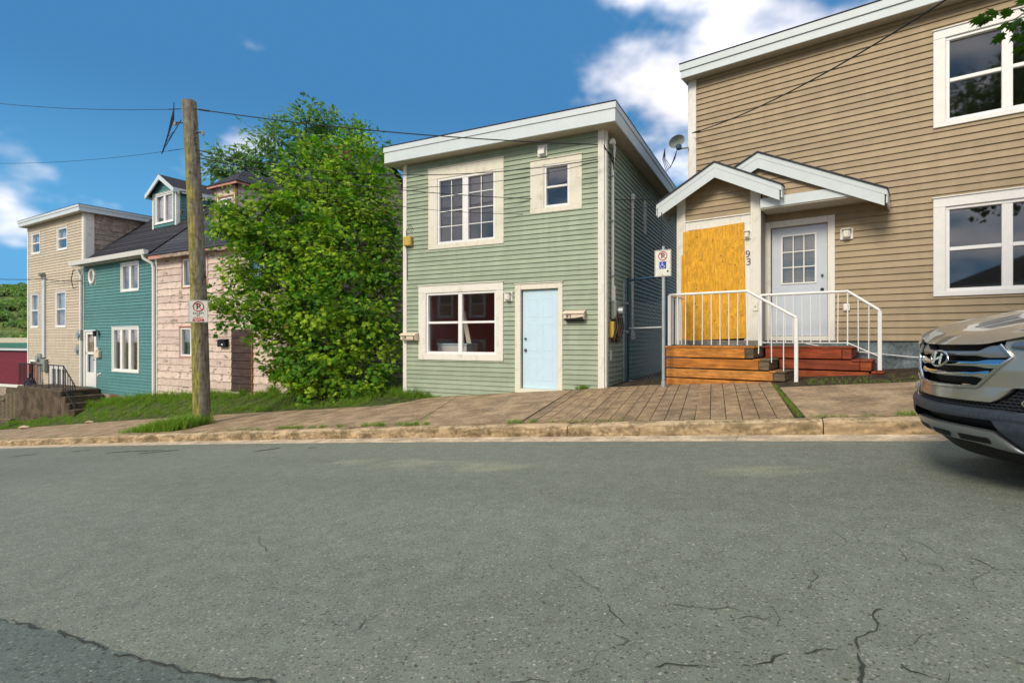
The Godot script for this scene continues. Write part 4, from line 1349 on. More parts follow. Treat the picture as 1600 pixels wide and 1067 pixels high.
	cb(vt, "flange", V(-0.07, -0.07, -0.004), V(0.07, 0.07, -0.0005), M.white, 0.002)
	for k in 2:
		var em := thing("wall_meter", ["grey electric meter between beige house and storm door, upper one", "grey electric meter between beige house and storm door, lower one"][k], "meter", xf * Transform3D(Basis(), V(-0.5 - 0.12 * k, 0.15 - 0.55 * k, 0.03)))
		cb(em, "case", V(-0.12, -0.2, 0), V(0.12, 0.2, 0.1), M.meter, 0.015)
		tb(em, "dial", [V(0, 0, 0.1), V(0, 0, 0.17)], 0.09, M.galv, 12)
func beige_house():
	var xf := teal_frame()
	var h := thing("beige_house", "tall beige sided house with flat roof and weathered grey boards on its flank", "house", xf)
	var X0 := -5.73
	var X1 := -0.36
	var wins := [[-5.22, -4.49, 3.63, 4.36], [-2.66, -1.89, 3.58, 4.32], [-5.3, -4.66, 0.56, 1.84], [-2.81, -2.04, 0.55, 1.82]]
	var gl := [-3.3, -1.95, -1.85, -1.18]
	var gd := [-5.4, -4.65, -2.3, -0.95]
	var holes := [hole(gl), hole(gd, 0.0)]
	for w in wins: holes.append(hole(w))
	wall(h, "wall", X0, X1, -3.0, 4.75, holes, 0.13, M.inner)
	siding(h, X0 + 0.1, X1 - 0.16, -2.3, 4.72, 0.107, holes, "beige", 0.027)
	rooms(h, X0 + 0.02, X1 - 0.02, -2.2, 4.7, 2.3, 3.0, M.inner)
	wall(h, "wall", 0.14, 7.0, -2.6, 4.75, [], 0.13, M.inner, right_side(X1))
	wall(h, "wall", 0, 6.86, -3.0, 4.75, [], 0.13, M.inner, left_side(X0, 7.0))
	siding(h, 0.3, 7.0, 2.6, 4.74, 0.2, [], "bare", 0.02, right_side(X1), null, 0.012)
	siding(h, 0, 6.9, -2.6, 4.74, 0.107, [], "beige", 0.027, left_side(X0, 7.0))
	cb(h, "corner_board", V(X0, -2.6, 0), V(X0 + 0.1, 4.74, 0.036), M.trim)
	cb(h, "corner_board", V(X1 - 0.16, -1.8, 0), V(X1, 4.74, 0.036), M.trim)
	cb(h, "corner_board", V(0.0, 2.3, 0.0), V(0.3, 4.74, 0.03), M.trim, 0.006, right_side(X1))
	cb(h, "soffit", V(X0 - 0.2, 4.745, -7.1), V(X1 + 0.2, 4.77, 0.24), M.soffit)
	for r in [[0.2, 0.24, 0.265, 4.73, 4.88], [0.22, 0.24, 0.285, 4.882, 4.97]]:
		cb(h, "fascia", V(X0 - r[0] - 0.02, r[3], r[1]), V(X1 + r[0] + 0.02, r[4], r[2]), M.fascia, 0.004)
		cb(h, "fascia", V(X1 + r[0], r[3], -7.1), V(X1 + r[0] + 0.03, r[4], r[1] - 0.001), M.fascia, 0.004)
		cb(h, "fascia", V(X0 - r[0] - 0.03, r[3], -7.1), V(X0 - r[0], r[4], r[1] - 0.001), M.fascia, 0.004)
	cb(h, "roof", V(X0 - 0.25, 4.971, -7.1), V(X1 + 0.26, 4.99, 0.29), M.roof_dark0)
	for w in wins:
		var m: float = (w[2] + w[3]) / 2
		window(h, [w[0] - 0.1, w[1] + 0.1, w[2] - 0.1, w[3] + 0.08], w, [], [[m - 0.025, m + 0.025]], [0, 0], M.white)
		var b := MB.new()
		b.quad(V(w[0], m, -0.12), V(w[1], m, -0.12), V(w[1], w[3], -0.12), V(w[0], w[3], -0.12))
		part(h, "roller_blind", b, M.blind)
	window(h, [-3.42, -1.83, -1.96, -1.08], gl, [[-2.9, -2.82], [-2.42, -2.34]], [], [0, 0], M.white, Transform3D.IDENTITY, M.curtain_grey)
	cb(h, "door", V(-5.38, -2.28, -0.1), V(-4.67, -0.97, -0.05), M.red_trim)
	var f := MB.new()
	f.cbox(V(-5.5, -2.3, 0), V(-5.405, -0.87, 0.04)); f.cbox(V(-4.645, -2.3, 0), V(-4.55, -0.87, 0.04)); f.cbox(V(-5.4045, -0.945, 0), V(-4.6455, -0.87, 0.038))
	part(h, "door_frame", f, M.white)
	rebase(h, -2.3)
	var c := thing("service_mast", "tall white electric mast between the windows of beige house", "conduit", xf * Transform3D(Basis(), V(-3.94, -0.85, 0.06)))
	cb(c, "channel", V(-0.11, 0.1, -0.04), V(0.11, 3.35, 0.03), M.fascia, 0.01)
	tb(c, "weather_head", [V(0, 3.3, 0), V(0, 3.5, 0.03), V(0, 3.46, 0.14)], 0.09, M.meter, 8)
	cb(c, "meter_case", V(-0.4, -0.25, -0.03), V(-0.05, 0.25, 0.1), M.meter, 0.02)
	cb(c, "meter_case", V(-0.02, -0.45, -0.03), V(0.35, 0.05, 0.1), M.meter, 0.02)
	tb(c, "meter_dial", [V(-0.22, 0.05, 0.1), V(-0.22, 0.05, 0.18)], 0.11, M.galv, 12)
	var p2 := thing("corner_pipe", "white pipe climbing the joint of beige and teal houses", "pipe", xf * Transform3D(Basis(), V(-0.44, -1.75, 0.09)))
	tb(p2, "pipe", [V(0, 0, 0), V(0.0, 4.1, 0), V(0.02, 4.35, 0.1)], 0.05, M.white, 8)
	tb(p2, "wire_loop", [V(0, 4.3, 0.1), V(-0.3, 4.35, 0.12), V(-0.55, 4.0, 0.1), V(-0.35, 3.65, 0.1), V(-0.1, 3.7, 0.08)], 0.014, M.cable, 6)
	# stoop in front of both doors
	var s := thing("concrete_stoop", "dark stained concrete stoop with three steps before teal and beige houses", "steps", xf)
	var b := MB.new()
	b.cbox(V(-2.9, -3.6, 0.04), V(1.0, -1.76, 1.2), 0.03)
	part(s, "platform", b, M.stoop)
	for k in 3:
		cb(s, "step", V(1.0005 + 0.0 * k, -3.4, 0.04), V(1.34 + 0.34 * k, -1.96 - 0.2 * k, 1.2 - 0.002 * (k + 1)), M.stoop, 0.02)
	cb(s, "landing", V(-5.62, -3.6, 0.04), V(-2.9005, -2.05, 0.72), M.stoop, 0.03)
	rebase(s, -3.0)
	var r := thing("iron_railing", "black wrought iron railing around concrete stoop", "railing", xf)
	for seg in [[V(-2.85, 0, 1.15), V(-0.7, 0, 1.15), -1.76, -1.76, 16], [V(-0.1, 0, 1.15), V(1.1, 0, 1.15), -1.76, -1.76, 3], [V(1.1, 0, 1.15), V(2.0, 0, 1.15), -1.76, -2.4, 5]]:
		var a: Vector3 = seg[0]
		var e: Vector3 = seg[1]
		tb(r, "top_rail", [a + V(0, seg[2] + 0.85, 0), e + V(0, seg[3] + 0.85, 0)], 0.022, M.black_metal, 6)
		tb(r, "bottom_rail", [a + V(0, seg[2] + 0.12, 0), e + V(0, seg[3] + 0.12, 0)], 0.014, M.black_metal, 6)
		for k in int(seg[4]) + 1:
			var q: Vector3 = a.lerp(e, k / float(seg[4]))
			var yy: float = lerpf(seg[2], seg[3], k / float(seg[4]))
			tb(r, "baluster", [q + V(0, yy + (0.0 if k % 4 == 0 else 0.1), 0), q + V(0, yy + 0.85, 0)], 0.012, M.black_metal, 5)
	rebase(r, -1.76)
	var bag := thing("garbage_bag", "black garbage bag standing on concrete landing at beige house doorway", "bag", xf * Transform3D(Basis(), V(-4.2, -2.05, 0.4)))
	var rows := []
	for i in 9:
		var row := []
		for j in 17:
			var an := -TAU * j / 16
			var u := i / 8.0
			var rr := 0.22 * sin(PI * clampf(u * 0.75 + 0.25, 0, 1)) + 0.02 + 0.04 * sin(j * 2.4 + i)
			if j == 16: rr = 0.22 * sin(PI * clampf(u * 0.75 + 0.25, 0, 1)) + 0.02 + 0.04 * sin(i)
			row.append(V(rr * cos(an), 0.55 * u, rr * 0.8 * sin(an)))
		rows.append(row)
	var gb := MB.new()
	gb.grid(rows)
	var bagm := mat(C8(30, 32, 44), 0.35)
	part(bag, "sack", gb, bagm)
	tb(bag, "knot", [V(0, 0.54, 0), V(0.03, 0.66, 0.02)], 0.04, bagm, 7, 0.06)
	var cl := thing("hanging_cloth", "red cloth hanging at the doorway of beige house above garbage bag", "cloth", xf * Transform3D(Basis(), V(-4.75, -1.95, 0.2)))
	drape(cl, -0.16, 0.16, 0.0, 0.95, 0.03, mat(C8(170, 34, 44), 0.9, TX.grain_up, 2.0), "cloth")
	drape(cl, -0.14, 0.14, 0.3, 0.95, -0.03, mat(C8(120, 30, 60), 0.9, TX.grain_up, 2.0), "cloth")
	# weathered fence running on from the stoop
	var fn := thing("board_fence", "weathered grey vertical board fence beside concrete stoop", "fence", xf)
	for k in 26:
		var x := -2.93 - k * 0.135
		cb(fn, "board", V(x - 0.125, -3.25 - 0.008 * k + rng.randf_range(-0.02, 0.02), 1.02), V(x, -1.95 - 0.02 * k, 1.045), M["greywood" + str(k % 3)], 0.006)
	cb(fn, "cap_rail", V(-6.5, -2.46, 0.98), V(-4.7, -2.40, 1.09), M.greywood2)
	cb(fn, "cap_rail", V(-4.6995, -2.2, 0.98), V(-2.91, -1.9, 0.99), M.greywood1)
	for x in [-3.0, -4.7, -6.4]:
		cb(fn, "post", V(x - 0.05, -3.5, 0.9), V(x + 0.05, -2.0, 1.0), M.greywood1)
	rebase(fn, -3.2)
	var pk := thing("loose_board", "pale loose board lying in weeds beside fence", "board", xf * Transform3D(Basis(V(0, 1, 0), 0.3), V(-2.6, -2.95, 1.75)))
	cb(pk, "board", V(-0.5, 0, -0.08), V(0.6, 0.05, 0.08), M.greywood2)

# ---------------------------------------------------------------- the pink house
func pink_house():
	var xf := frame(-11.47, 0, -17.36, 29.0)
	var h := thing("pink_house", "weathered pink clapboard house with flaking paint and hipped dormer", "house", xf)
	var X1 := 6.4
	var D := 7.0
	var y0 := 2.9
	var pitch := 0.87
	var w1 := [1.5, 2.66, 1.66, 2.42]
	var w2 := [1.38, 2.5, -0.47, 0.3]
	var w3 := [4.66, 5.3, 1.48, 2.26]
	var gd := [3.88, 4.79, -1.5, 0.27]
	var holes := [hole(w1), hole(w2), hole(w3), hole(gd, 0.0)]
	wall(h, "wall", 0, X1, -2.6, y0, holes, 0.13, M.inner)
	siding(h, 0.05, X1 - 0.1, -2.1, y0 - 0.04, 0.217, holes, "pink", 0.028, Transform3D.IDENTITY, null, 0.008)
	rooms(h, 0.05, X1 - 0.14, -1.6, y0, 0.7, 3.2, M.inner_dark)
	# flank with gable
	var fl := MB.new()
	fl.prism(PackedVector2Array([Vector2(0.14, -2.6), Vector2(D, -2.6), Vector2(D, y0), Vector2(D / 2, y0 + D / 2 * pitch), Vector2(0.14, y0)]), -0.13, 0.0)
	part(h, "wall", fl, M.inner, right_side(X1))
	siding(h, 0.1, D, -2.1, y0 + D / 2 * pitch - 0.1, 0.2, [], "bare", 0.036, right_side(X1), func(y): return [max(0.1, (y - y0) / pitch), min(D, D - (y - y0) / pitch)], 0.008)
	cb(h, "corner_board", V(X1 - 0.1, -2.1, 0), V(X1 + 0.03, y0 - 0.02, 0.04), M.corner_wood)
	cb(h, "corner_board", V(0.0, -2.1, 0), V(0.05, y0 - 0.02, 0.04), M.trim)
	cb(h, "trim_strip", V(3.45, 1.2, 0.0), V(3.5, y0, 0.03), M.red_trim)
	var deck := MB.new()
	deck.quad(V(-0.0, y0 - 0.26, 0.3), V(X1 + 0.22, y0 - 0.26, 0.3), V(X1 + 0.22, y0 + 3.5 * pitch, -3.5), V(0, y0 + 3.5 * pitch, -3.5))
	deck.quad(V(X1 + 0.22, y0 - 0.0, -7.0), V(0, y0 - 0.0, -7.0), V(0, y0 + 3.5 * pitch, -3.5), V(X1 + 0.22, y0 + 3.5 * pitch, -3.5))
	part(h, "roof", deck, M.roof_grey1)
	shingles(h, 0.0, X1 + 0.22, y0 - 0.25, 0.3, 3.8, 3.8 * pitch, 0.2, "roof_grey")
	var ridge := MB.new()
	ridge.tube([V(0, y0 + 3.5 * pitch + 0.01, -3.5), V(X1 + 0.22, y0 + 3.5 * pitch + 0.01, -3.5)], 0.06, 6)
	part(h, "ridge_cap", ridge, M.roof_grey0)
	# rotten eave board, broken into ragged lengths
	var x := 0.0
	var i := 0
	while x < X1 + 0.2:
		var e := minf(x + rng.randf_range(0.3, 1.0), X1 + 0.2)
		cb(h, "eave_board", V(x, y0 - 0.36 + rng.randf_range(-0.03, 0.05), 0.24), V(e - 0.01, y0 - 0.24, 0.285), M.red_trim if i % 3 == 0 else M.bare0, 0.006)
		x = e
		i += 1
	cb(h, "soffit", V(0, y0 - 0.26, 0.0), V(X1 + 0.1, y0 - 0.24, 0.24), M.bare1)
	var rk := MB.new()
	rk.prism(PackedVector2Array([Vector2(-0.3, y0 - 0.25), Vector2(D / 2, y0 + D / 2 * pitch + 0.01), Vector2(D / 2, y0 + D / 2 * pitch - 0.17), Vector2(-0.3, y0 - 0.43)]), 0.17, 0.2)
	part(h, "barge_board", rk, M.corner_wood, right_side(X1))
	for w in [w1, w2, w3]:
		var m: float = (w[0] + w[1]) / 2
		window(h, [w[0] - 0.11, w[1] + 0.11, w[2] - 0.09, w[3] + 0.09], w, [[m - 0.1, m + 0.0]] if w != w3 else [], [], [0, 0], M.red_trim, Transform3D.IDENTITY, M.curtain_green)
	# brown plank door without a step
	var dr := MB.new()
	dr.cbox(V(3.88, -1.5, -0.06), V(4.79, 0.27, -0.005), 0.004)
	var d := part(h, "door", dr, M.door_brown)
	for k in 8:
		cb(d, "door_board", V(3.89, -1.49 + k * 0.22, -0.0045), V(4.78, -1.285 + k * 0.22, 0.026 + rng.randf_range(-0.004, 0.006)), M.door_brown, 0.006)
	cb(h, "door_frame", V(4.795, -1.7, 0), V(4.87, 0.4, 0.045), M.corner_wood)
	# hipped dormer
	var w := -1.0
	var g := [1.78, 2.38, 4.1, 4.48]
	var dx := Transform3D(Basis(), V(0, 0, w))
	wall(h, "dormer_wall", 1.5, 2.67, 3.4, 4.9, [hole(g)], 0.1, M.inner, dx)
	siding(h, 1.56, 2.61, 3.4, 4.9, 0.2, [hole(g)], "pink", 0.02, dx)
	window(h, [1.7, 2.46, 4.0, 4.56], g, [[2.03, 2.11]], [], [0, 0], M.red_trim, dx, M.curtain_green)
	siding(h, 1.0, 4.0, 3.4, 4.9, 0.2, [], "pink", 0.02, right_side(2.67), func(y): return [1.0, max(1.0, (y - y0) / pitch)], 0.006)
	siding(h, -3.0, -1.0, 3.4, 4.9, 0.2, [], "pink", 0.02, Transform3D(Basis(V(0, 0, 1), V(0, 1, 0), V(-1, 0, 0)), V(1.5, 0, 0)), func(y): return [min(-1.0, -(y - y0) / pitch), -1.0])
	var ck := MB.new()
	for sx in [1.502, 2.668]: ck.quad(V(sx, 3.4, w), V(sx, 4.9, w), V(sx, 4.9, w - 2.2), V(sx, 3.4, w - 2.2))
	part(h, "dormer_cheek", ck, M.inner)
	cb(h, "corner_board", V(2.57, 3.5, w), V(2.69, 4.9, w + 0.03), M.corner_wood)
	cb(h, "corner_board", V(1.49, 3.6, w), V(1.58, 4.9, w + 0.03), M.red_trim)
	var fr := MB.new()
	fr.cbox(V(1.32, 4.86, w + 0.14), V(2.86, 4.95, w + 0.18))
	fr.cbox(V(2.83, 4.86, w - 2.2), V(2.86, 4.95, w + 0.139))
	fr.cbox(V(1.32, 4.86, w - 2.2), V(1.35, 4.95, w + 0.139))
	part(h, "eave_board", fr, M.red_trim)
	# three shingled slopes of the hip
	var a := 1.28
	var b := 2.9
	var m2 := (a + b) / 2
	var hz := w + 0.2
	var back := -3.2
	var rise := 0.62
	shingles(h, a, b, 4.94, hz, 0.8, rise, 0.17, "roof_grey", Transform3D.IDENTITY, func(u): return [lerpf(a, m2 - 0.03, u), lerpf(b, m2 + 0.03, u)])
	var rt := Transform3D(Basis(V(0, 0, -1), V(0, 1, 0), V(1, 0, 0)), V(m2, 0, 0))
	shingles(h, -hz, -back, 4.94, b - m2, b - m2, rise, 0.17, "roof_grey", rt, func(u): return [-hz + 0.8 * u, -back])
	var lt := Transform3D(Basis(V(0, 0, 1), V(0, 1, 0), V(-1, 0, 0)), V(m2, 0, 0))
	shingles(h, back, hz, 4.94, m2 - a, m2 - a, rise, 0.17, "roof_grey", lt, func(u): return [back, hz - 0.8 * u])
	var hd := MB.new()
	hd.tri(V(a, 4.935, hz), V(b, 4.935, hz), V(m2, 4.935 + rise, hz - 0.8))
	hd.quad(V(b, 4.935, hz), V(b, 4.935, back), V(m2, 4.935 + rise, back), V(m2, 4.935 + rise, hz - 0.8))
	hd.quad(V(a, 4.935, back), V(a, 4.935, hz), V(m2, 4.935 + rise, hz - 0.8), V(m2, 4.935 + rise, back))
	part(h, "dormer_roof", hd, M.roof_grey1)
	# brick chimney
	var chm := MB.new()
	chm.box(V(3.9, 4.9, -4.1), V(4.5, 6.6, -3.55))
	var ch := part(h, "chimney", chm, M.inner)
	var bm := [mat(C8(176, 104, 78), 0.9, TX.concrete, 2.0), mat(C8(150, 84, 66), 0.9, TX.concrete, 2.0), mat(C8(196, 130, 100), 0.9, TX.concrete, 2.0)]
	for row in 16:
		for k in 3:
			var y := 5.35 + row * 0.078
			var o := 0.1 * (row % 2)
			cb(ch, "brick", V(maxf(3.89, 3.89 + k * 0.21 - o), y, -3.56), V(minf(4.51, 3.89 + k * 0.21 - o + 0.2), y + 0.068, -3.54 + rng.randf_range(0, 0.005)), bm[(row * 2 + k) % 3], 0.004)
			cb(ch, "brick", V(4.49, y, maxf(-4.1, -4.1 + k * 0.21 - o)), V(4.51 + rng.randf_range(0, 0.005), y + 0.068, minf(-3.57, -4.1 + k * 0.21 - o + 0.2)), bm[(row + k) % 3], 0.004)
	rebase(h, -1.7)
	var mb := thing("black_mailbox", "black metal mailbox on pink boards beside brown door", "mailbox", xf * Transform3D(Basis(), V(3.58, -0.22, 0.02)))
	cb(mb, "case", V(-0.19, 0, 0), V(0.19, 0.17, 0.12), M.black, 0.015)
	var lid := MB.new()
	lid.cbox(V(-0.2, 0.0, 0), V(0.2, 0.02, 0.15), 0.006)
	part(mb, "lid", lid, M.black, Transform3D(Basis(V(1, 0, 0), 0.3), V(0, 0.21, 0.0)))
	cb(mb, "label_plate", V(0.02, 0.05, 0.1205), V(0.09, 0.09, 0.124), M.sign_white)
	var lm := thing("old_lamp", "old black wall lamp on pink boards above black mailbox", "wall light", xf * Transform3D(Basis(), V(3.6, 0.4, 0.02)))
	tb(lm, "arm", [V(0, 0.1, 0), V(0, 0.12, 0.1), V(0, 0.04, 0.16)], 0.02, M.black_metal, 6)
	tb(lm, "shade", [V(0, 0.06, 0.16), V(0, -0.1, 0.18)], 0.04, M.black_metal, 10, 0.09)

# ---------------------------------------------------------------- the parked car
func nose(u: float, h: float) -> float:     # how far back from the front-most point the skin lies
	var k := [[0.2, 0.16], [0.3, 0.06], [0.42, 0.0], [0.55, 0.02], [0.62, 0.04], [0.75, 0.045], [0.9, 0.085], [1.0, 0.16]]
	var r := 0.16
	if h <= 0.2: r = 0.16
	else:
		for i in k.size() - 1:
			if h >= k[i][0] and h <= k[i + 1][0]: r = lerpf(k[i][1], k[i + 1][1], (h - k[i][0]) / (k[i + 1][0] - k[i][0]))
	var a := absf(u)
	return r + 0.38 * pow(a, 1.75) + 0.5 * pow(maxf(0, a - 0.74), 1.6)
func skin(u: float, h: float, off: float) -> Vector3: return V(u, h, -nose(u, h) + off)
# a strip of the front: lo(u) and hi(u) heights between u0 and u1, standing proud by off
func strip(par: Node, called: String, u0: float, u1: float, lo: Callable, hi: Callable, off: float, m: Material, nu := 40, nh := 6, edge := 0.03, bulge := 0.0):
	var rows := []
	for j in nh + 1:
		var row := []
		for i in nu + 1:
			var u := lerpf(u0, u1, float(i) / nu)
			var f := float(j) / nh
			row.append(skin(u, lerpf(lo.call(u), hi.call(u), f), off + bulge * sin(PI * f)))
		rows.append(row)
	var b := MB.new()
	b.grid(rows)
	# returns on the lower and upper edge so that a strip has thickness
	if edge > 0:
		for e in [0, nh]:
			for i in nu:
				var p: Vector3 = rows[e][i]
				var q: Vector3 = rows[e][i + 1]
				var z := V(0, 0, -edge)
				if e == 0: b.quad(p + z, q + z, q, p)
				else: b.quad(p, q, q + z, p + z)
	return part(par, called, b, m)
func car():
	var al := deg_to_rad(12)
	var zf := V(-cos(al), -0.082, -sin(al)).normalized()
	var xr := V(0, 1, 0).cross(zf).normalized()
	var o := thing("parked_car", "silver grey sport utility car with chrome grille facing downhill", "car", Transform3D(Basis(xr, zf.cross(xr), zf), V(2.758, -0.93, -3.43)))
	var paint := mat(C8(152, 150, 141), 0.3)
	paint.metallic = 0.55
	paint.clearcoat_enabled = true
	paint.clearcoat = 1.0
	paint.clearcoat_roughness = 0.04
	var chrome := mat(C8(205, 208, 210), 0.12)
	chrome.metallic = 1.0
	var satin := mat(C8(156, 160, 164), 0.35)
	satin.metallic = 0.8
	var clad := mat(C8(74, 82, 94), 0.5, TX.granule, 6.0)
	var dark := mat(C8(12, 13, 15), 0.6)
	var glass := mat(C8(20, 24, 28), 0.05)
	var F := func(v: float): return func(_u): return v
	var gtop := func(u): return 0.885 + 0.05 * pow(absf(u) / 0.45, 2.0) * (1.0 if absf(u) < 0.45 else 1.0)
	var W := 0.93
	# upper fascia: body colour left and right of the grille and below it
	var ghalf := func(h: float) -> float:      # half width of the grille opening at height h
		if h >= 0.82: return lerpf(0.47, 0.41, clampf((h - 0.82) / 0.07, 0, 1))
		return lerpf(0.29, 0.47, clampf((h - 0.65) / 0.17, 0, 1))
	for s in [-1.0, 1.0]:
		var b := MB.new()
		var rows := []
		for j in 15:
			var h := lerpf(0.65, 0.9, j / 14.0)
			var row := []
			for i in 15:
				var u: float = lerpf(ghalf.call(h), W, i / 14.0)
				if s < 0: u = lerpf(-W, -ghalf.call(h), i / 14.0)
				row.append(skin(u, h + (0.05 * clampf((absf(u) - 0.3) / 0.3, 0, 1) if j == 14 else 0.0), 0.0))
			rows.append(row)
		b.grid(rows)
		part(o, "front_fascia", b, paint)
	strip(o, "front_fascia", -W, W, func(u): return 0.565 + 0.1 * smoothstep(0.36, 0.52, absf(u)), F.call(0.65), 0.0, paint, 60, 4, 0.02, 0.006)
	# grille: dark recess, chrome surround, three bars that flare outwards
	var rec := MB.new()
	var rr := []
	for j in 9:
		var h := lerpf(0.65, 0.895, j / 8.0)
		var row := []
		for i in 25: row.append(skin(lerpf(-ghalf.call(h), ghalf.call(h), i / 24.0), h, -0.06))
		rr.append(row)
	rec.grid(rr)
	var gr := part(o, "grille", rec, dark)
	var pts := []
	for q in [[-0.40, 0.888], [-0.47, 0.82], [-0.42, 0.775], [-0.36, 0.715], [-0.29, 0.65], [-0.15, 0.642], [0.0, 0.64], [0.15, 0.642], [0.29, 0.65], [0.36, 0.715], [0.42, 0.775], [0.47, 0.82], [0.40, 0.888]]:
		pts.append(skin(q[0], q[1], 0.004))
	tb(gr, "chrome_surround", pts, 0.011, chrome, 8)
	for k in 3:
		var c: float = [0.838, 0.778, 0.715][k]
		var e: float = [0.435, 0.445, 0.345][k]
		strip(gr, "grille_bar", -e, e, func(u): return c - 0.013 + 0.004 * pow(absf(u) / 0.4, 2) - 0.012 * smoothstep(0.24, 0.34, absf(u)), func(u): return c + 0.013 + 0.004 * pow(absf(u) / 0.4, 2) + 0.03 * smoothstep(0.24, 0.34, absf(u)) * (1.0 if k < 1 else 0.35), -0.012, satin if k == 0 else chrome, 50, 4, 0.04, 0.008)
	# emblem: oval ring with a slanted letter in it
	var em := MB.new()
	var ring := []
	for i in 41: ring.append(skin(0.088 * cos(TAU * i / 40), 0.808 + 0.047 * sin(TAU * i / 40), 0.022))
	em.tube(ring, 0.0075, 7, -1.0, false)
	var H := func(x: float, y: float): return V(x, 0.808 + y, -nose(0, 0.808) + 0.024)
	em.bar(H.call(-0.05, -0.028), H.call(-0.015, 0.036), 0.02, 0.012, V(0, 0, 1))
	em.bar(H.call(0.015, -0.036), H.call(0.05, 0.028), 0.02, 0.012, V(0, 0, 1))
	em.bar(H.call(-0.03, -0.006), H.call(0.03, 0.008), 0.014, 0.011, V(0, 0, 1))
	part(o, "emblem", em, chrome)
	var eb := MB.new()
	for i in 40: eb.tri(skin(0, 0.808, 0.012), skin(0.088 * cos(TAU * i / 40), 0.808 + 0.047 * sin(TAU * i / 40), 0.012), skin(0.088 * cos(TAU * (i + 1) / 40), 0.808 + 0.047 * sin(TAU * (i + 1) / 40), 0.012))
	part(o, "emblem_plate", eb, dark)
	# honeycomb band and fog lamp wells
	var mb := func(u): return 0.565 + 0.1 * smoothstep(0.36, 0.52, absf(u))
	strip(o, "mesh_band", -W, W, F.call(0.48), func(u): return mb.call(u) + 0.003, -0.035, dark, 50, 4, 0.0)
	var hc := MB.new()
	for r in 9:
		for k in 64:
			var u := -0.9 + k * 0.028 + (0.014 if r % 2 else 0.0)
			var h := 0.515 + r * 0.018
			if h > mb.call(u) - 0.008: continue
			hc.tube([skin(u, h, -0.018), skin(u + 0.014, h + 0.006, -0.018), skin(u + 0.028, h, -0.018)], 0.0022, 4, -1.0, false)
	part(o, "honeycomb", hc, mat(C8(62, 66, 72), 0.5))
	for s in [-1.0, 1.0]:
		var fl := MB.new()
		var r2 := []
		for i in 9:
			var row := []
			for j in 17:
				var rr2 := i / 8.0
				row.append(skin(s * 0.60 + 0.085 * rr2 * cos(TAU * j / 16), 0.575 + 0.038 * rr2 * sin(TAU * j / 16), -0.005 + 0.02 * sqrt(1.0 - rr2 * rr2)))
			r2.append(row)
		fl.grid(r2)
		part(o, "fog_light", fl, chrome)
		strip(o, "fog_trim", s * 0.6 - 0.12, s * 0.6 + 0.12, F.call(0.5), F.call(0.518), -0.008, chrome, 12, 2, 0.02)
		# headlight wrapping round the corner
		var hl := MB.new()
		var r3 := []
		for j in 7:
			var row := []
			for i in 15:
				var uu := lerpf(0.47, 0.92, i / 14.0)
				var lo := lerpf(0.868, 0.83, i / 14.0)
				var hi := lerpf(0.90, 0.985, i / 14.0)
				row.append(skin(s * uu, lerpf(lo, hi, j / 6.0), 0.012 + 0.012 * sin(PI * j / 6.0)))
			if s < 0: row.reverse()
			r3.append(row)
		hl.grid(r3)
		var lens := mat(C8(126, 134, 142), 0.06)
		lens.metallic = 0.7
		part(o, "headlight", hl, lens)
	# dark cladding with air inlet and silver skid plate
	var btop := func(u): return 0.525 - 0.16 * smoothstep(0.5, 0.66, absf(u)) * 0.0 - 0.015 * smoothstep(0.4, 0.6, absf(u))
	strip(o, "bumper", -W - 0.01, W + 0.01, F.call(0.468), btop, 0.016, clad, 60, 4, 0.05, 0.008)
	for s in [-1.0, 1.0]:
		var bb := MB.new()
		var rows := []
		for j in 9:
			var h := lerpf(0.25, 0.468, j / 8.0)
			var ui := lerpf(0.56, 0.4, j / 8.0)
			var row := []
			for i in 21: row.append(skin(s * lerpf(ui, W + 0.01, i / 20.0), h, 0.016))
			if s < 0: row.reverse()
			rows.append(row)
		bb.grid(rows)
		part(o, "bumper", bb, clad)
	strip(o, "air_inlet", -0.58, 0.58, F.call(0.26), F.call(0.48), -0.07, dark, 40, 4, 0.0)
	strip(o, "skid_plate", -0.5, 0.5, func(u): return 0.315 - 0.03 * smoothstep(0.2, 0.5, absf(u)), func(u): return 0.41 - 0.012 * pow(absf(u) / 0.4, 2) - 0.09 * smoothstep(0.38, 0.5, absf(u)), 0.012, satin, 50, 5, 0.05, 0.012)
	for s in [-1.0, 0.0, 1.0]:
		strip(o, "skid_slot", s * 0.26 - (0.1 if s != 0 else 0.09), s * 0.26 + (0.1 if s != 0 else 0.09), F.call(0.325), F.call(0.36), 0.027, dark, 16, 2, 0.0)
	strip(o, "under_tray", -0.85, 0.85, F.call(0.2), F.call(0.325), -0.02, dark, 30, 3, 0.0)
	# bonnet
	var bn := []
	for j in 17:
		var f := j / 16.0
		var row := []
		for i in 33:
			var u := lerpf(-0.86, 0.86, i / 32.0)
			var h0 := 0.893 + 0.055 * clampf((absf(u) - 0.3) / 0.3, 0, 1)
			var back := lerpf(nose(u, 0.9) - 0.005, 1.25, f)
			var hh := lerpf(h0, 1.115 - 0.05 * pow(absf(u) / 0.86, 2.2), pow(f, 0.62))
			hh += 0.018 * smoothstep(0.42, 0.56, absf(u)) * sin(PI * clampf(f * 1.15, 0, 1)) - 0.05 * smoothstep(0.72, 0.86, absf(u)) * (1.0 - f * 0.5)
			row.append(V(u, hh, -back))
		bn.append(row)
	var bm := MB.new()
	bm.grid(bn)
	part(o, "bonnet", bm, paint)
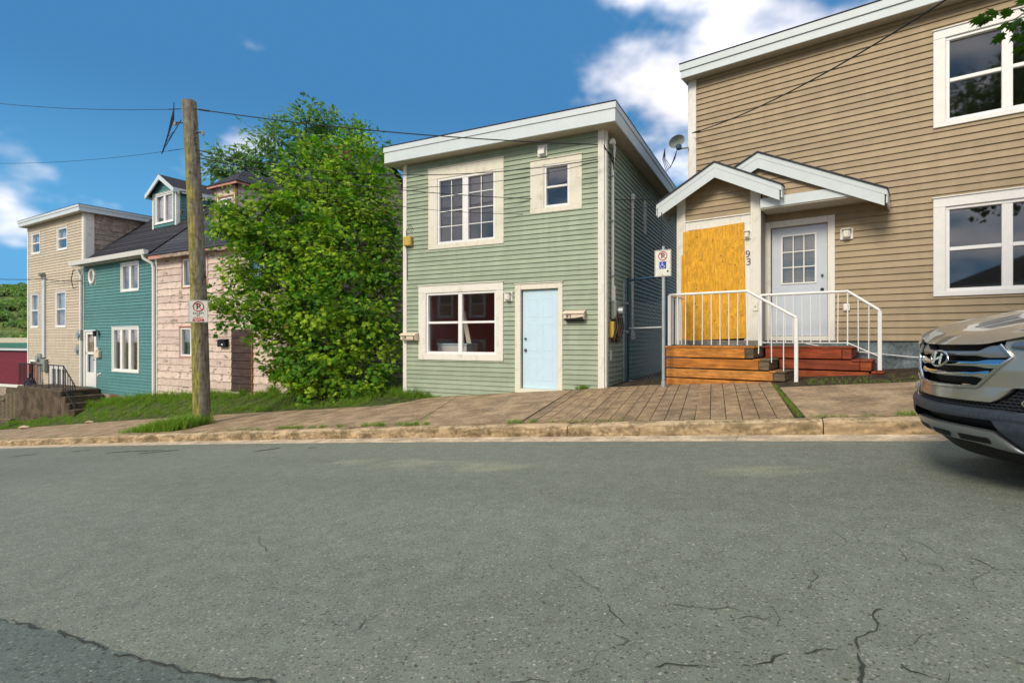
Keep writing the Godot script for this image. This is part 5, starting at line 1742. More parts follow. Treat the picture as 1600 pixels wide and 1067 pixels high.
	for s in [-1.0, 1.0]:
		# shoulder: from the bonnet edge curving out to the top of the side panel
		var rows := []
		for j in 7:
			var f := j / 6.0
			var row := []
			for i in 25:
				var g := i / 24.0
				var gi := mini(15, int(g * 16))
				var edge := V(s * 0.86, lerpf(bn[gi][32].y, bn[gi + 1][32].y, g * 16 - gi), lerpf(bn[gi][32].z, bn[gi + 1][32].z, g * 16 - gi))
				var out := V(s * lerpf(0.925, 0.945, minf(1.0, g * 4.0)), lerpf(0.86, 0.96, g), lerpf(-nose(0.93, 0.86), -1.25, g))
				var p := edge.lerp(out, f)
				p.y += 0.035 * sin(PI * f) * (1.0 - 0.3 * g)
				p.x += s * 0.02 * sin(PI * f)
				row.append(p)
			if s > 0: row.reverse()
			rows.append(row)
		rows.reverse()
		var wg := MB.new()
		wg.grid(rows)
		part(o, "wing", wg, paint)
		# body side with two wheel openings, in the plane of the flank
		var prof := PackedVector2Array()
		prof.append(Vector2(0.43, 0.86)); prof.append(Vector2(1.25, 0.955)); prof.append(Vector2(1.45, 1.08)); prof.append(Vector2(3.0, 1.1)); prof.append(Vector2(4.4, 1.14)); prof.append(Vector2(4.6, 0.95)); prof.append(Vector2(4.62, 0.45))
		prof.append(Vector2(4.14, 0.38))
		for k in 13:
			var an := lerpf(-0.05, PI + 0.05, k / 12.0)
			prof.append(Vector2(3.72 + 0.41 * cos(an), 0.38 + 0.41 * sin(an)))
		prof.append(Vector2(3.29, 0.36)); prof.append(Vector2(1.43, 0.36))
		for k in 13:
			var an := lerpf(-0.05, PI + 0.05, k / 12.0)
			prof.append(Vector2(1.0 + 0.41 * cos(an), 0.38 + 0.41 * sin(an)))
		prof.append(Vector2(0.40, 0.3)); prof.append(Vector2(0.36, 0.42)); prof.append(Vector2(0.385, 0.6))
		var flank := Transform3D(Basis(V(0, 0, -1), V(0, 1, 0), V(1, 0, 0)), V(s * 0.93 if s < 0 else 0.93 - 0.03, 0, 0))
		var ds := MB.new()
		ds.prism(prof, -0.015 if s < 0 else 0.015, 0.03, flank)
		part(o, "body_side", ds, paint)
		# dark cladding round the wheel openings and along the sill
		for wz in [1.0, 3.72]:
			var cl := MB.new()
			var arc := []
			for k in 17:
				var an := lerpf(-0.1, PI + 0.1, k / 16.0)
				arc.append(V(s * 0.932, 0.38 + 0.425 * sin(an), -wz - 0.425 * cos(an)))
			cl.tube(arc, 0.034, 8)
			part(o, "arch_cladding", cl, clad)
		cb(o, "sill_cladding", V(s * 0.92 - 0.03, 0.26, -3.28), V(s * 0.92 + 0.03, 0.4, -1.44), clad, 0.02)
		# side windows, pillars
		var gp := PackedVector2Array([Vector2(1.55, 1.09), Vector2(2.2, 1.52), Vector2(3.3, 1.57), Vector2(4.05, 1.52), Vector2(4.32, 1.16), Vector2(3.0, 1.105)])
		var lean := Transform3D(Basis(V(0, 0, -1), V(-s * 0.36, 0.93, 0).normalized(), V(0.93, s * 0.36, 0).normalized()), V(s * 1.3, 0.0, 0))
		var gl := MB.new()
		for q in [[0, 1, 5], [1, 2, 5], [2, 3, 5], [3, 4, 5]]:
			var T := []
			for n in q:
				var g2: Vector2 = gp[n]
				T.append(V(s * lerpf(0.905, 0.70, (g2.y - 1.09) / 0.48), g2.y, -g2.x))
			gl.out3(T[0], T[1], T[2], V(0, 1, -3))
		part(o, "side_glass", gl, glass)
		for pl in [[V(1.32, 1.07, 0), V(2.12, 1.57, 0)], [V(2.75, 1.1, 0), V(2.82, 1.57, 0)], [V(4.4, 1.13, 0), V(4.1, 1.56, 0)]]:
			var A := V(s * 0.915, pl[0].y, -pl[0].x)
			var B := V(s * 0.705, pl[1].y, -pl[1].x)
			tb(o, "pillar", [A, B], 0.035, paint if pl[0].x != 2.75 else dark, 6)
		tb(o, "roof_rail", [V(s * 0.69, 1.6, -2.1), V(s * 0.7, 1.64, -2.8), V(s * 0.7, 1.63, -3.6), V(s * 0.69, 1.58, -4.15)], 0.025, satin, 6)
		cb(o, "mirror", V(minf(s * 0.93, s * 1.12), 1.08, -1.78), V(maxf(s * 0.93, s * 1.12), 1.22, -1.64), paint, 0.04)
		for dz in [-1.95, -2.95]: cb(o, "door_handle", V(s * 0.95 - 0.012, 0.93, dz - 0.2), V(s * 0.95 + 0.012, 0.96, dz), paint, 0.008)
	var ws := MB.new()
	ws.quad(V(-0.84, 1.1, -1.2), V(0.84, 1.1, -1.2), V(0.68, 1.6, -2.1), V(-0.68, 1.6, -2.1))
	part(o, "windscreen", ws, glass)
	var rf := MB.new()
	var r5 := []
	for j in 9:
		var row := []
		for i in 9:
			var u := lerpf(-0.71, 0.71, i / 8.0)
			var f := j / 8.0
			row.append(V(u, 1.585 + 0.08 * sin(PI * clampf(f * 0.9 + 0.05, 0, 1)) - 0.05 * pow(absf(u) / 0.71, 3), -2.08 - 2.1 * f))
		r5.append(row)
	rf.grid(r5)
	part(o, "roof", rf, paint)
	var tail := MB.new()
	tail.out4(V(-0.71, 1.58, -4.18), V(0.71, 1.58, -4.18), V(0.9, 1.05, -4.5), V(-0.9, 1.05, -4.5), V(0, 1, -3))
	part(o, "rear_window", tail, glass)
	cb(o, "tailgate", V(-0.93, 0.35, -4.62), V(0.93, 1.05, -4.45), paint, 0.05)
	cb(o, "floor_pan", V(-0.88, 0.24, -4.4), V(0.88, 0.4, -0.5), dark, 0.03)
	for zz in [-1.0, -3.72]:
		for s in [-1.0, 1.0]:
			var wh := MB.new()
			var tread := []
			for q in [[0.74, 0.24], [0.73, 0.32], [0.75, 0.352], [0.79, 0.362], [0.87, 0.362], [0.91, 0.352], [0.93, 0.32], [0.92, 0.24]]:
				var row := []
				for k in 33: row.append(V(s * q[0], 0.362 + q[1] * sin(TAU * k / 32), zz + q[1] * cos(TAU * k / 32)))
				tread.append(row)
			if s < 0: tread.reverse()
			wh.grid(tread)
			var wn := part(o, "wheel", wh, M.black)
			var rim := MB.new()
			for k in 5:
				var an := TAU * k / 5 + 0.3
				var d := V(0, sin(an), cos(an))
				for w in [-0.16, 0.16]:
					var d2 := V(0, sin(an + w), cos(an + w))
					rim.tube([V(s * 0.915, 0.362, zz) + d * 0.05, V(s * 0.905, 0.362, zz) + d2 * 0.225], 0.022, 6, 0.018)
			var hoop := []
			for k in 33: hoop.append(V(s * 0.9, 0.362 + 0.232 * sin(TAU * k / 32), zz + 0.232 * cos(TAU * k / 32)))
			rim.tube(hoop, 0.016, 6, -1.0, false)
			rim.tube([V(s * 0.88, 0.362, zz), V(s * 0.925, 0.362, zz)], 0.06, 14, 0.05)
			part(wn, "rim", rim, satin)
			var bk := MB.new()
			bk.tube([V(s * 0.8, 0.362, zz), V(s * 0.82, 0.362, zz)], 0.24, 20)
			part(wn, "brake_disc", bk, M.metal)
			var well := MB.new()
			well.tube([V(s * 0.55, 0.4, zz), V(s * 0.72, 0.4, zz)], 0.44, 20)
			part(o, "wheel_well", well, dark)

# ---------------------------------------------------------------- trees
func maple_leaf() -> ArrayMesh:
	var half := [Vector2(0.0, 1.0), Vector2(0.1, 0.74), Vector2(0.24, 0.78), Vector2(0.2, 0.55), Vector2(0.5, 0.62), Vector2(0.36, 0.4), Vector2(0.46, 0.26), Vector2(0.2, 0.2), Vector2(0.22, 0.04), Vector2(0.0, 0.1)]
	var b := MB.new()
	b.colored = true
	var c := V(0, 0.42, 0.0)
	for s in [-1.0, 1.0]:
		for i in half.size() - 1:
			var p := V(half[i].x * s, half[i].y, -0.22 * half[i].x - 0.10 * half[i].y * half[i].y)
			var q := V(half[i + 1].x * s, half[i + 1].y, -0.22 * half[i + 1].x - 0.10 * half[i + 1].y * half[i + 1].y)
			if s > 0: b.tri(c, q, p)
			else: b.tri(c, p, q)
	return b.mesh()
func small_leaf() -> ArrayMesh:
	var b := MB.new()
	b.colored = true
	var m := V(0, 1.0, -0.12)
	b.tri(V(0, 0, 0), V(0.24, 0.45, -0.06), m)
	b.tri(V(0, 0, 0), m, V(-0.24, 0.45, -0.06))
	return b.mesh()
func tree(called: String, label: String, base: Vector3, stems: Array, lobes: Array, leaf: ArrayMesh, per_m2: float, per_spray: int, size: float, spray_r: float, dull: Color, fresh: Color, fresh_share: float, sd: int, trunk_r: float):
	var o := thing(called, label, "tree", Transform3D(Basis(), base))
	var r := RandomNumberGenerator.new()
	r.seed = sd
	var tk := MB.new()
	for s in stems:
		var q := []
		for p in s[0]: q.append(p - base)
		tk.tube(q, s[1], 9, s[2])
	part(o, "trunk", tk, M.bark)
	var br := MB.new()
	var xfs := []
	var cols := []
	var nz := FastNoiseLite.new()
	nz.seed = sd
	nz.frequency = 0.9
	for l in lobes:
		var c: Vector3 = l[0] - base
		var R: Vector3 = l[1]
		# limb from the nearest stem point
		var best := V(0, 0, 0)
		var bd := 1e9
		for s in stems:
			for i in s[0].size() - 1:
				for f in 6:
					var p: Vector3 = (s[0][i] as Vector3).lerp(s[0][i + 1], f / 5.0) - base
					var d := (p - c).length() + maxf(0, p.y - c.y) * 1.2
					if d < bd:
						bd = d
						best = p
		var midp := best.lerp(c, 0.5) + V(0, 0.08, 0)
		br.tube([best, midp, c], 0.035 * minf(1.5, R.length()), 6, 0.014)
		var area := 4.0 * PI * pow((pow(R.x * R.y, 1.6) + pow(R.x * R.z, 1.6) + pow(R.y * R.z, 1.6)) / 3.0, 1.0 / 1.6)
		var n := int(area * per_m2 / per_spray)
		for k in n:
			var d := V(r.randfn(), r.randfn(), r.randfn()).normalized()
			var q := pow(r.randf(), 0.45)
			var p := c + d * R * lerpf(0.35, 1.06, q) * (1.0 + (0.3 * r.randf() if r.randf() < 0.14 else 0.0))
			var cl := nz.get_noise_3dv((p + base) * 1.3)
			if cl < -0.13 and R.x > 0.5 and r.randf() < 0.85: continue      # gaps
			if r.randf() < 0.35: br.tube([c.lerp(p, 0.25 + 0.2 * r.randf()), c.lerp(p, 0.65) + V(0, 0.05, 0), p], 0.011, 4, 0.004, false)
			var outw := (d * 0.75 + V(0, 0.35, 0)).normalized()
			var young := r.randf() < fresh_share * (0.5 + 2.0 * clampf(cl + 0.15, 0, 1))
			var tone := r.randf_range(0.78, 1.2)
			for m in per_spray:
				var a := r.randf() * TAU
				var rad := spray_r * sqrt(r.randf())
				var side := outw.cross(V(0.3, 1, 0.2)).normalized()
				var up := side.cross(outw).normalized()
				if up.y < 0: up = -up
				# leaves of a spray lie roughly in one sheet, tips hanging outwards
				var pos := p + (side * cos(a) + outw * sin(a)) * rad + up * r.randf_range(-0.09, 0.09) - V(0, rad * 0.25, 0)
				var tip := (side * cos(a) * 0.6 + outw * (0.7 + 0.3 * sin(a)) + V(0, -0.55, 0) + V(r.randfn(), r.randfn(), r.randfn()) * 0.28).normalized()
				var nrm := (up * 0.55 + outw * 0.75 + V(r.randfn(), r.randfn(), r.randfn()) * 0.33).normalized()
				var x := tip.cross(nrm).normalized()
				nrm = x.cross(tip).normalized()
				var sc := size * r.randf_range(0.5, 1.3)
				xfs.append(Transform3D(Basis(x * sc, tip * sc, nrm * sc), pos))
				var col := (fresh if young else dull) * (tone * r.randf_range(0.85, 1.15))
				if r.randf() < 0.012: col = Color(0.26, 0.2, 0.03)
				cols.append(Color(col.r, col.g, col.b))
	part(o, "branches", br, M.bark)
	var mm := MultiMesh.new()
	mm.transform_format = MultiMesh.TRANSFORM_3D
	mm.use_colors = true
	mm.mesh = leaf
	mm.instance_count = xfs.size()
	for i in xfs.size():
		mm.set_instance_transform(i, xfs[i])
		mm.set_instance_color(i, cols[i])
	var cr := MultiMeshInstance3D.new()
	cr.name = "crown"
	cr.multimesh = mm
	cr.material_override = M.leaf
	cr.set_meta("kind", "stuff")
	o.add_child(cr)
	print(called, " leaves ", xfs.size())
	return o
func trees():
	var ml := maple_leaf()
	var P := func(x: float, y: float, d: float): return pix(x, y, d)
	var tn := TN(P.call(520, 600, 14.4))
	var base := SP(tn.x, tn.y, land(tn.x, tn.y) - 0.05)
	var lobes := []
	# [px, py, depth, radius across px, radius up px, radius in depth m]
	for q in [[538, 243, 14.4, 46, 36, 0.7], [578, 275, 14.4, 34, 34, 0.6], [490, 265, 14.2, 52, 45, 0.8], [575, 320, 14.0, 52, 50, 0.9], [510, 320, 13.8, 65, 50, 0.9], [440, 300, 13.9, 42, 36, 0.6], [385, 345, 13.5, 42, 26, 0.5], [415, 375, 13.6, 55, 34, 0.6],
			[470, 385, 13.4, 60, 48, 0.8], [545, 395, 13.4, 65, 52, 0.9], [597, 400, 13.6, 38, 55, 0.7], [400, 425, 13.3, 50, 36, 0.6], [375, 488, 12.9, 44, 24, 0.45], [425, 480, 13.0, 58, 38, 0.65], [500, 465, 13.1, 66, 45, 0.8], [575, 480, 13.3, 58, 52, 0.8],
			[455, 535, 13.2, 48, 40, 0.6], [520, 545, 13.3, 58, 46, 0.8], [590, 555, 13.4, 42, 52, 0.6], [550, 590, 13.2, 60, 34, 0.6], [490, 585, 13.3, 44, 34, 0.5], [352, 322, 13.7, 26, 18, 0.35], [362, 350, 13.5, 24, 20, 0.35], [350, 470, 12.9, 22, 14, 0.3], [430, 570, 13.3, 16, 26, 0.3]]:
		lobes.append([P.call(q[0], q[1], q[2]), V(q[3] / 840.0 * q[2], q[4] / 840.0 * q[2], q[5])])
	var stems := []
	for q in [[[520, 600, 14.4], [515, 480, 14.2], [530, 380, 14.1], [535, 260, 14.3]], [[512, 598, 14.3], [470, 480, 13.8], [430, 400, 13.6], [400, 350, 13.6]], [[528, 600, 14.3], [565, 480, 13.9], [590, 380, 13.9], [580, 280, 14.3]], [[515, 600, 14.3], [490, 540, 13.6], [440, 500, 13.2], [390, 485, 13.0]]]:
		var s := []
		for p in q: s.append(P.call(p[0], p[1], p[2]))
		s[0] = base + (s[0] - P.call(520, 600, 14.4)) * V(1, 0, 1)
		stems.append([s, 0.09, 0.025])
	tree("maple_tree", "bright green maple tree growing between the pink and pale green houses", base, stems, lobes, ml, 235.0, 15, 0.122, 0.3, Color(0.115, 0.28, 0.025), Color(0.34, 0.5, 0.035), 0.55, 77, 0.1)
	# darker fine-leaved tree behind the pink house
	var d := 23.5
	var b2 := P.call(500, 600, d)
	var lob2 := []
	for q in [[478, 195, d, 32, 36, 0.9], [440, 240, d, 60, 40, 1.3], [520, 232, d + 0.5, 62, 40, 1.3], [385, 268, d, 58, 24, 0.9], [345, 240, d, 16, 12, 0.4], [352, 258, d, 30, 16, 0.5], [572, 240, d + 1, 32, 40, 1.0], [480, 275, d, 90, 40, 1.5], [548, 205, d + 1, 12, 22, 0.4], [508, 190, d, 16, 24, 0.4], [425, 208, d, 22, 22, 0.5], [595, 268, d, 20, 30, 0.6]]:
		lob2.append([P.call(q[0], q[1], q[2]), V(q[3] / 840.0 * q[2], q[4] / 840.0 * q[2], q[5])])
	tree("ash_tree", "tall darker green tree with fine leaves rising behind pink house roof", b2, [[[b2, P.call(490, 400, d), P.call(480, 280, d), P.call(478, 190, d)], 0.2, 0.03], [[P.call(490, 400, d), P.call(430, 280, d), P.call(380, 262, d)], 0.1, 0.025], [[P.call(490, 380, d), P.call(530, 280, d), P.call(560, 230, d)], 0.1, 0.025]], lob2, small_leaf(), 110.0, 14, 0.24, 0.42, Color(0.15, 0.28, 0.10), Color(0.27, 0.41, 0.17), 0.35, 78, 0.2)
	# street maple behind the camera; one twig hangs into view
	var b3 := SP(5.5, -9.4, foot(5.5) + 0.1)
	var lob3 := []
	for q in [[V(3.4, 6.4, -1.0), V(1.7, 1.1, 1.7)], [V(2.0, 7.2, 1.2), V(2.0, 1.3, 2.0)], [V(5.2, 6.2, -1.6), V(1.5, 1.1, 1.6)], [V(5.9, 5.0, -2.6), V(1.0, 0.9, 1.2)], [V(4.2, 7.6, 0.4), V(1.7, 1.2, 1.8)], [V(5.6, 4.0, -4.2), V(0.65, 0.55, 0.7)], [V(5.14, 3.12, -5.15), V(0.24, 0.26, 0.3)], [V(5.3, 3.3, -4.8), V(0.4, 0.32, 0.4)]]: lob3.append(q)
	tree("street_maple", "leafy maple branch hanging in beside the upper window of tan house", b3, [[[b3, V(2.2, 2.5, 1.6), V(2.8, 5.0, 0.4), V(3.4, 6.6, -0.8)], 0.16, 0.05], [[V(2.8, 5.0, 0.4), V(4.6, 5.6, -1.4), V(5.7, 4.7, -3.0), V(5.5, 3.9, -4.3), V(5.08, 3.25, -5.0)], 0.06, 0.008]], lob3, ml, 120.0, 14, 0.14, 0.3, Color(0.05, 0.13, 0.014), Color(0.13, 0.24, 0.02), 0.35, 79, 0.16)

# ---------------------------------------------------------------- pole, signs, cables
func pole_and_cables():
	var d := 11.9
	var tn := TN(pix(315, 662, d))
	var base := SP(tn.x, tn.y, walk(tn.x, tn.y) - 0.1)
	var top := pix(294.5, 158, d)
	var o := thing("utility_pole", "leaning grey wooden utility pole with yellow green lichen on one side", "pole", Transform3D(Basis(), base))
	var nz := FastNoiseLite.new()
	nz.seed = 4
	nz.frequency = 1.6
	var rows := []
	var cs := []
	for i in 61:
		var f := i / 60.0
		var row := []
		var cr := []
		var c := (top - base) * f + V(0.05 * sin(f * 3.0), 0, 0)
		for j in 29:
			var a := -TAU * j / 28
			var rr := lerpf(0.178, 0.142, f) * (1.0 + 0.02 * sin(a * 7 + f * 4) + 0.015 * nz.get_noise_2d(a * 3.0, f * 30.0))
			if j == 28: rr = rows_first(row, c)
			row.append(c + V(cos(a) * rr, 0, sin(a) * rr))
			# lichen grows on the flank away from the sun in ragged patches
			var lic := smoothstep(0.0, 0.28, cos(a - PI * 0.80) - 0.3 + 0.9 * nz.get_noise_3d(cos(a) * 1.4, f * 7.0, sin(a) * 1.4))
			var wood := Color(0.34, 0.305, 0.25) * (1.0 + 0.35 * nz.get_noise_3d(cos(a) * 4.0, f * 9.0, sin(a) * 4.0))
			var k := wood.lerp(Color(0.42, 0.40, 0.07), lic * 0.8 * smoothstep(1.0, 0.75, f))
			if nz.get_noise_3d(cos(a) * 3.0 + 9.0, f * 22.0, sin(a) * 3.0) > 0.52: k = Color(0.09, 0.075, 0.06)
			cr.append(k)
		rows.append(row)
		cs.append(cr)
	var b := MB.new()
	b.colored = true
	b.grid(rows, cs)
	b.col = Color(0.2, 0.19, 0.17)
	for j in 28: b.tri(top - base + V(0.05 * sin(3.0), 0.01, 0), rows[60][j + 1], rows[60][j])
	part(o, "shaft", b, M.pole)
	var r := RandomNumberGenerator.new()
	r.seed = 12
	for k in 26:
		var f := r.randf_range(0.25, 0.97)
		var a := r.randf_range(0.1, 1.6)
		var p := (top - base) * f + V(0.05 * sin(f * 3.0), 0, 0)
		var dr := V(cos(a), 0, sin(a))
		tb(o, "spike", [p + dr * 0.13, p + dr * r.randf_range(0.19, 0.23) - V(0, 0.01, 0)], 0.008, M.black_metal, 5)
	for q in [[0.93, -1.0], [0.9, 1.0], [0.72, -1.0], [0.7, 1.0], [0.66, -1.0]]:
		var p: Vector3 = (top - base) * q[0] + V(0.05 * sin(q[0] * 3.0), 0, 0)
		tb(o, "bracket", [p + V(0.13 * q[1], 0, 0.05), p + V(0.24 * q[1], 0.02, 0.06), p + V(0.3 * q[1], -0.05, 0.06)], 0.014, M.black_metal, 6)
		tb(o, "insulator", [p + V(0.3 * q[1], -0.05, 0.06), p + V(0.3 * q[1], 0.03, 0.06)], 0.03, M.meter, 8)
	for k in 4:
		var p: Vector3 = (top - base) * 0.94
		tb(o, "loose_wire", [p + V(-0.15, 0.0, 0.06), p + V(-0.28 - 0.03 * k, -0.25 - 0.05 * k, 0.08), p + V(-0.45 - 0.04 * k, -0.4 - 0.12 * k, 0.08), p + V(-0.36 + 0.02 * k, 0.0, 0.08), p + V(-0.3, 0.25 + 0.04 * k, 0.08)], 0.009, M.cable, 5)
	# sign on the pole
	var sc := pix(310, 486.5, d - 0.24)
	var sg := thing("permit_sign", "white sign with red no parking circle and permit lettering on wooden pole", "sign", Transform3D(Basis(V(0, 1, 0), deg_to_rad(18)), sc))
	sign_plate(sg, 0.38, 0.48)
	no_parking(sg, V(0, 0.105, 0.042), 0.1, "")
	text(sg, "lettering", "EXCEPT", 0.062, V(0, -0.045, 0.0405), M.ink, Transform3D.IDENTITY, true, 0.0015)
	text(sg, "lettering", "BY", 0.05, V(0, -0.095, 0.0405), M.ink, Transform3D.IDENTITY, true, 0.0015)
	text(sg, "lettering", "PERMIT", 0.055, V(0, -0.145, 0.0405), M.sign_red, Transform3D.IDENTITY, true, 0.0015)
	cb(sg, "red_panel", V(-0.11, -0.215, 0.0404), V(0.11, -0.17, 0.0415), M.sign_red, 0.0005)
	text(sg, "lettering", "AREA 5", 0.042, V(0, -0.193, 0.0412), M.sign_white, Transform3D.IDENTITY, true, 0.0015)
	tb(sg, "bracket", [V(0, 0.12, 0.034), V(0, 0.12, -0.1)], 0.02, M.galv, 8)
	# cables
	var mast := frame(-2.545, 0, -12.65, 26.6) * V(4.87 - 0.1, 3.95, 0.25)
	var P := func(x: float, y: float, dd: float): return pix(x, y, dd)
	var cable := func(label: String, pts: Array, rad: float):
		var q := []
		var A: Vector3 = pts[0]
		var B: Vector3 = pts[1]
		var sag: float = pts[2]
		for i in 25:
			var f := i / 24.0
			q.append(A.lerp(B, f) - V(0, sag * 4.0 * f * (1 - f), 0) - A)
		var c := thing("overhead_cable", label, "cable", Transform3D(Basis(), A), "overhead cables")
		tb(c, "strand", q, rad, M.cable, 5)
		tb(c, "splice", [q[1] * 0.3, q[1]], rad * 1.6, M.cable, 6)
	cable.call("thick overhead cable from pole top to the weather head of green house", [P.call(304, 170, 11.85), P.call(934, 226, 10.25), 0.12], 0.012)
	cable.call("overhead cable from pole crossing tree to upper windows of green house", [P.call(306, 234, 11.85), P.call(934, 249, 10.3), 0.42], 0.009)
	cable.call("overhead cable passing just below the head of the small window", [P.call(307, 240, 11.85), P.call(936, 252, 10.3), 0.62], 0.006)
	cable.call("overhead cable crossing both upper windows towards the tan porch", [P.call(308, 246, 11.85), P.call(1030, 311, 10.9), 0.3], 0.008)
	cable.call("lowest thin overhead cable crossing sill of the upper windows towards tan porch", [P.call(308, 252, 11.85), P.call(1032, 322, 11.0), 0.55], 0.005)
	cable.call("overhead cable running from pole top downhill over beige house", [P.call(288, 170, 11.9), P.call(-200, 130, 15.0), 0.25], 0.006)
	cable.call("overhead cable running from pole middle downhill over teal dormer", [P.call(288, 232, 11.9), P.call(-200, 240, 15.0), 0.3], 0.0045)
	cable.call("cable strung across front of beige house to its electric mast", [P.call(-60, 433, 22.0), P.call(70, 436, 21.5), 0.05], 0.012)
	cable.call("cable strung from electric mast to pipe between beige and teal houses", [P.call(70, 436, 21.5), P.call(126, 438, 19.9), 0.05], 0.012)
	cable.call("cable slung from dish corner of tan house up towards the street", [P.call(1082, 208, 11.2), P.call(1700, -150, 5.0), 0.25], 0.011)
	cable.call("thin hanging wire from porch eave down to the parking sign post", [P.call(1034, 332, 10.75), P.call(1034, 388, 10.2), 0.0], 0.006)

func rows_first(row: Array, c: Vector3) -> float: return (row[0] - c).length()

# ---------------------------------------------------------------- ground
func slab(par: Node, called: String, q: Array, m: Material, hf: Callable, lift := 0.0, gap := 0.006, nu := 8, nv := 8, skirt := 0.05):
	# q: four corners (t, n) in order left-front, right-front, right-back, left-back
	var rows := []
	for j in nv + 1:
		var row := []
		for i in nu + 1:
			var u := lerpf(gap / maxf(0.1, (q[1] - q[0]).length()), 1.0 - gap / maxf(0.1, (q[1] - q[0]).length()), float(i) / nu)
			var w := lerpf(gap / maxf(0.1, (q[3] - q[0]).length()), 1.0 - gap / maxf(0.1, (q[3] - q[0]).length()), float(j) / nv)
			var p: Vector2 = (q[0] as Vector2).lerp(q[1], u).lerp((q[3] as Vector2).lerp(q[2], u), w)
			row.append(SP(p.x, p.y, hf.call(p.x, p.y) + lift))
		rows.append(row)
	var b := MB.new()
	b.grid(rows)
	var dn := V(0, -skirt, 0)
	for i in nu:
		b.quad(rows[0][i] + dn, rows[0][i + 1] + dn, rows[0][i + 1], rows[0][i])
		b.quad(rows[nv][i + 1] + dn, rows[nv][i] + dn, rows[nv][i], rows[nv][i + 1])
	for j in nv:
		b.quad(rows[j + 1][0] + dn, rows[j][0] + dn, rows[j][0], rows[j + 1][0])
		b.quad(rows[j][nu] + dn, rows[j + 1][nu] + dn, rows[j + 1][nu], rows[j][nu])
	return part(par, called, b, m)
func crack(par: Node, called: String, pts: Array, w: float, hf: Callable, lift: float, sd: int, m: Material):
	# ragged dark ribbon following street points (t, n)
	var r := RandomNumberGenerator.new()
	r.seed = sd
	var fine := []
	var jog := Vector2.ZERO
	for i in pts.size() - 1:
		var k := int(max(2.0, (pts[i + 1] - pts[i]).length() / 0.022))
		for j in k:
			jog = jog * 0.82 + Vector2(r.randf_range(-1, 1), r.randf_range(-1, 1)) * 0.011
			fine.append((pts[i] as Vector2).lerp(pts[i + 1], float(j) / k) + jog)
	fine.append(pts[-1])
	var b := MB.new()
	var last := []
	var wid := 0.6
	var hide := 0
	for i in fine.size():
		var d: Vector2 = (fine[mini(i + 1, fine.size() - 1)] - fine[maxi(i - 1, 0)]).normalized()
		wid = clampf(wid * 0.7 + r.randf_range(-0.15, 0.65), 0.08, 1.0)
		var s := Vector2(-d.y, d.x) * w * wid
		if i == 0 or i == fine.size() - 1: s *= 0.1
		var a: Vector2 = fine[i] + s
		var e: Vector2 = fine[i] - s * r.randf_range(0.3, 1.0)
		var cur := [SP(a.x, a.y, hf.call(a.x, a.y) + lift), SP(e.x, e.y, hf.call(e.x, e.y) + lift)]
		if hide > 0: hide -= 1
		elif r.randf() < 0.035 and w < 0.013: hide = r.randi_range(1, 4)
		elif last.size(): b.quad(last[1], cur[1], cur[0], last[0])
		last = cur
	return part(par, called, b, m)
func on_road(px: float, py: float) -> Vector2:
	var dirn := pix(px, py, 1.0)
	var d := 1.2
	while d < 40.0:
		var p := dirn * d
		var q := TN(p)
		if p.y <= road(q.x, q.y): return q
		d += 0.01
	return Vector2.ZERO
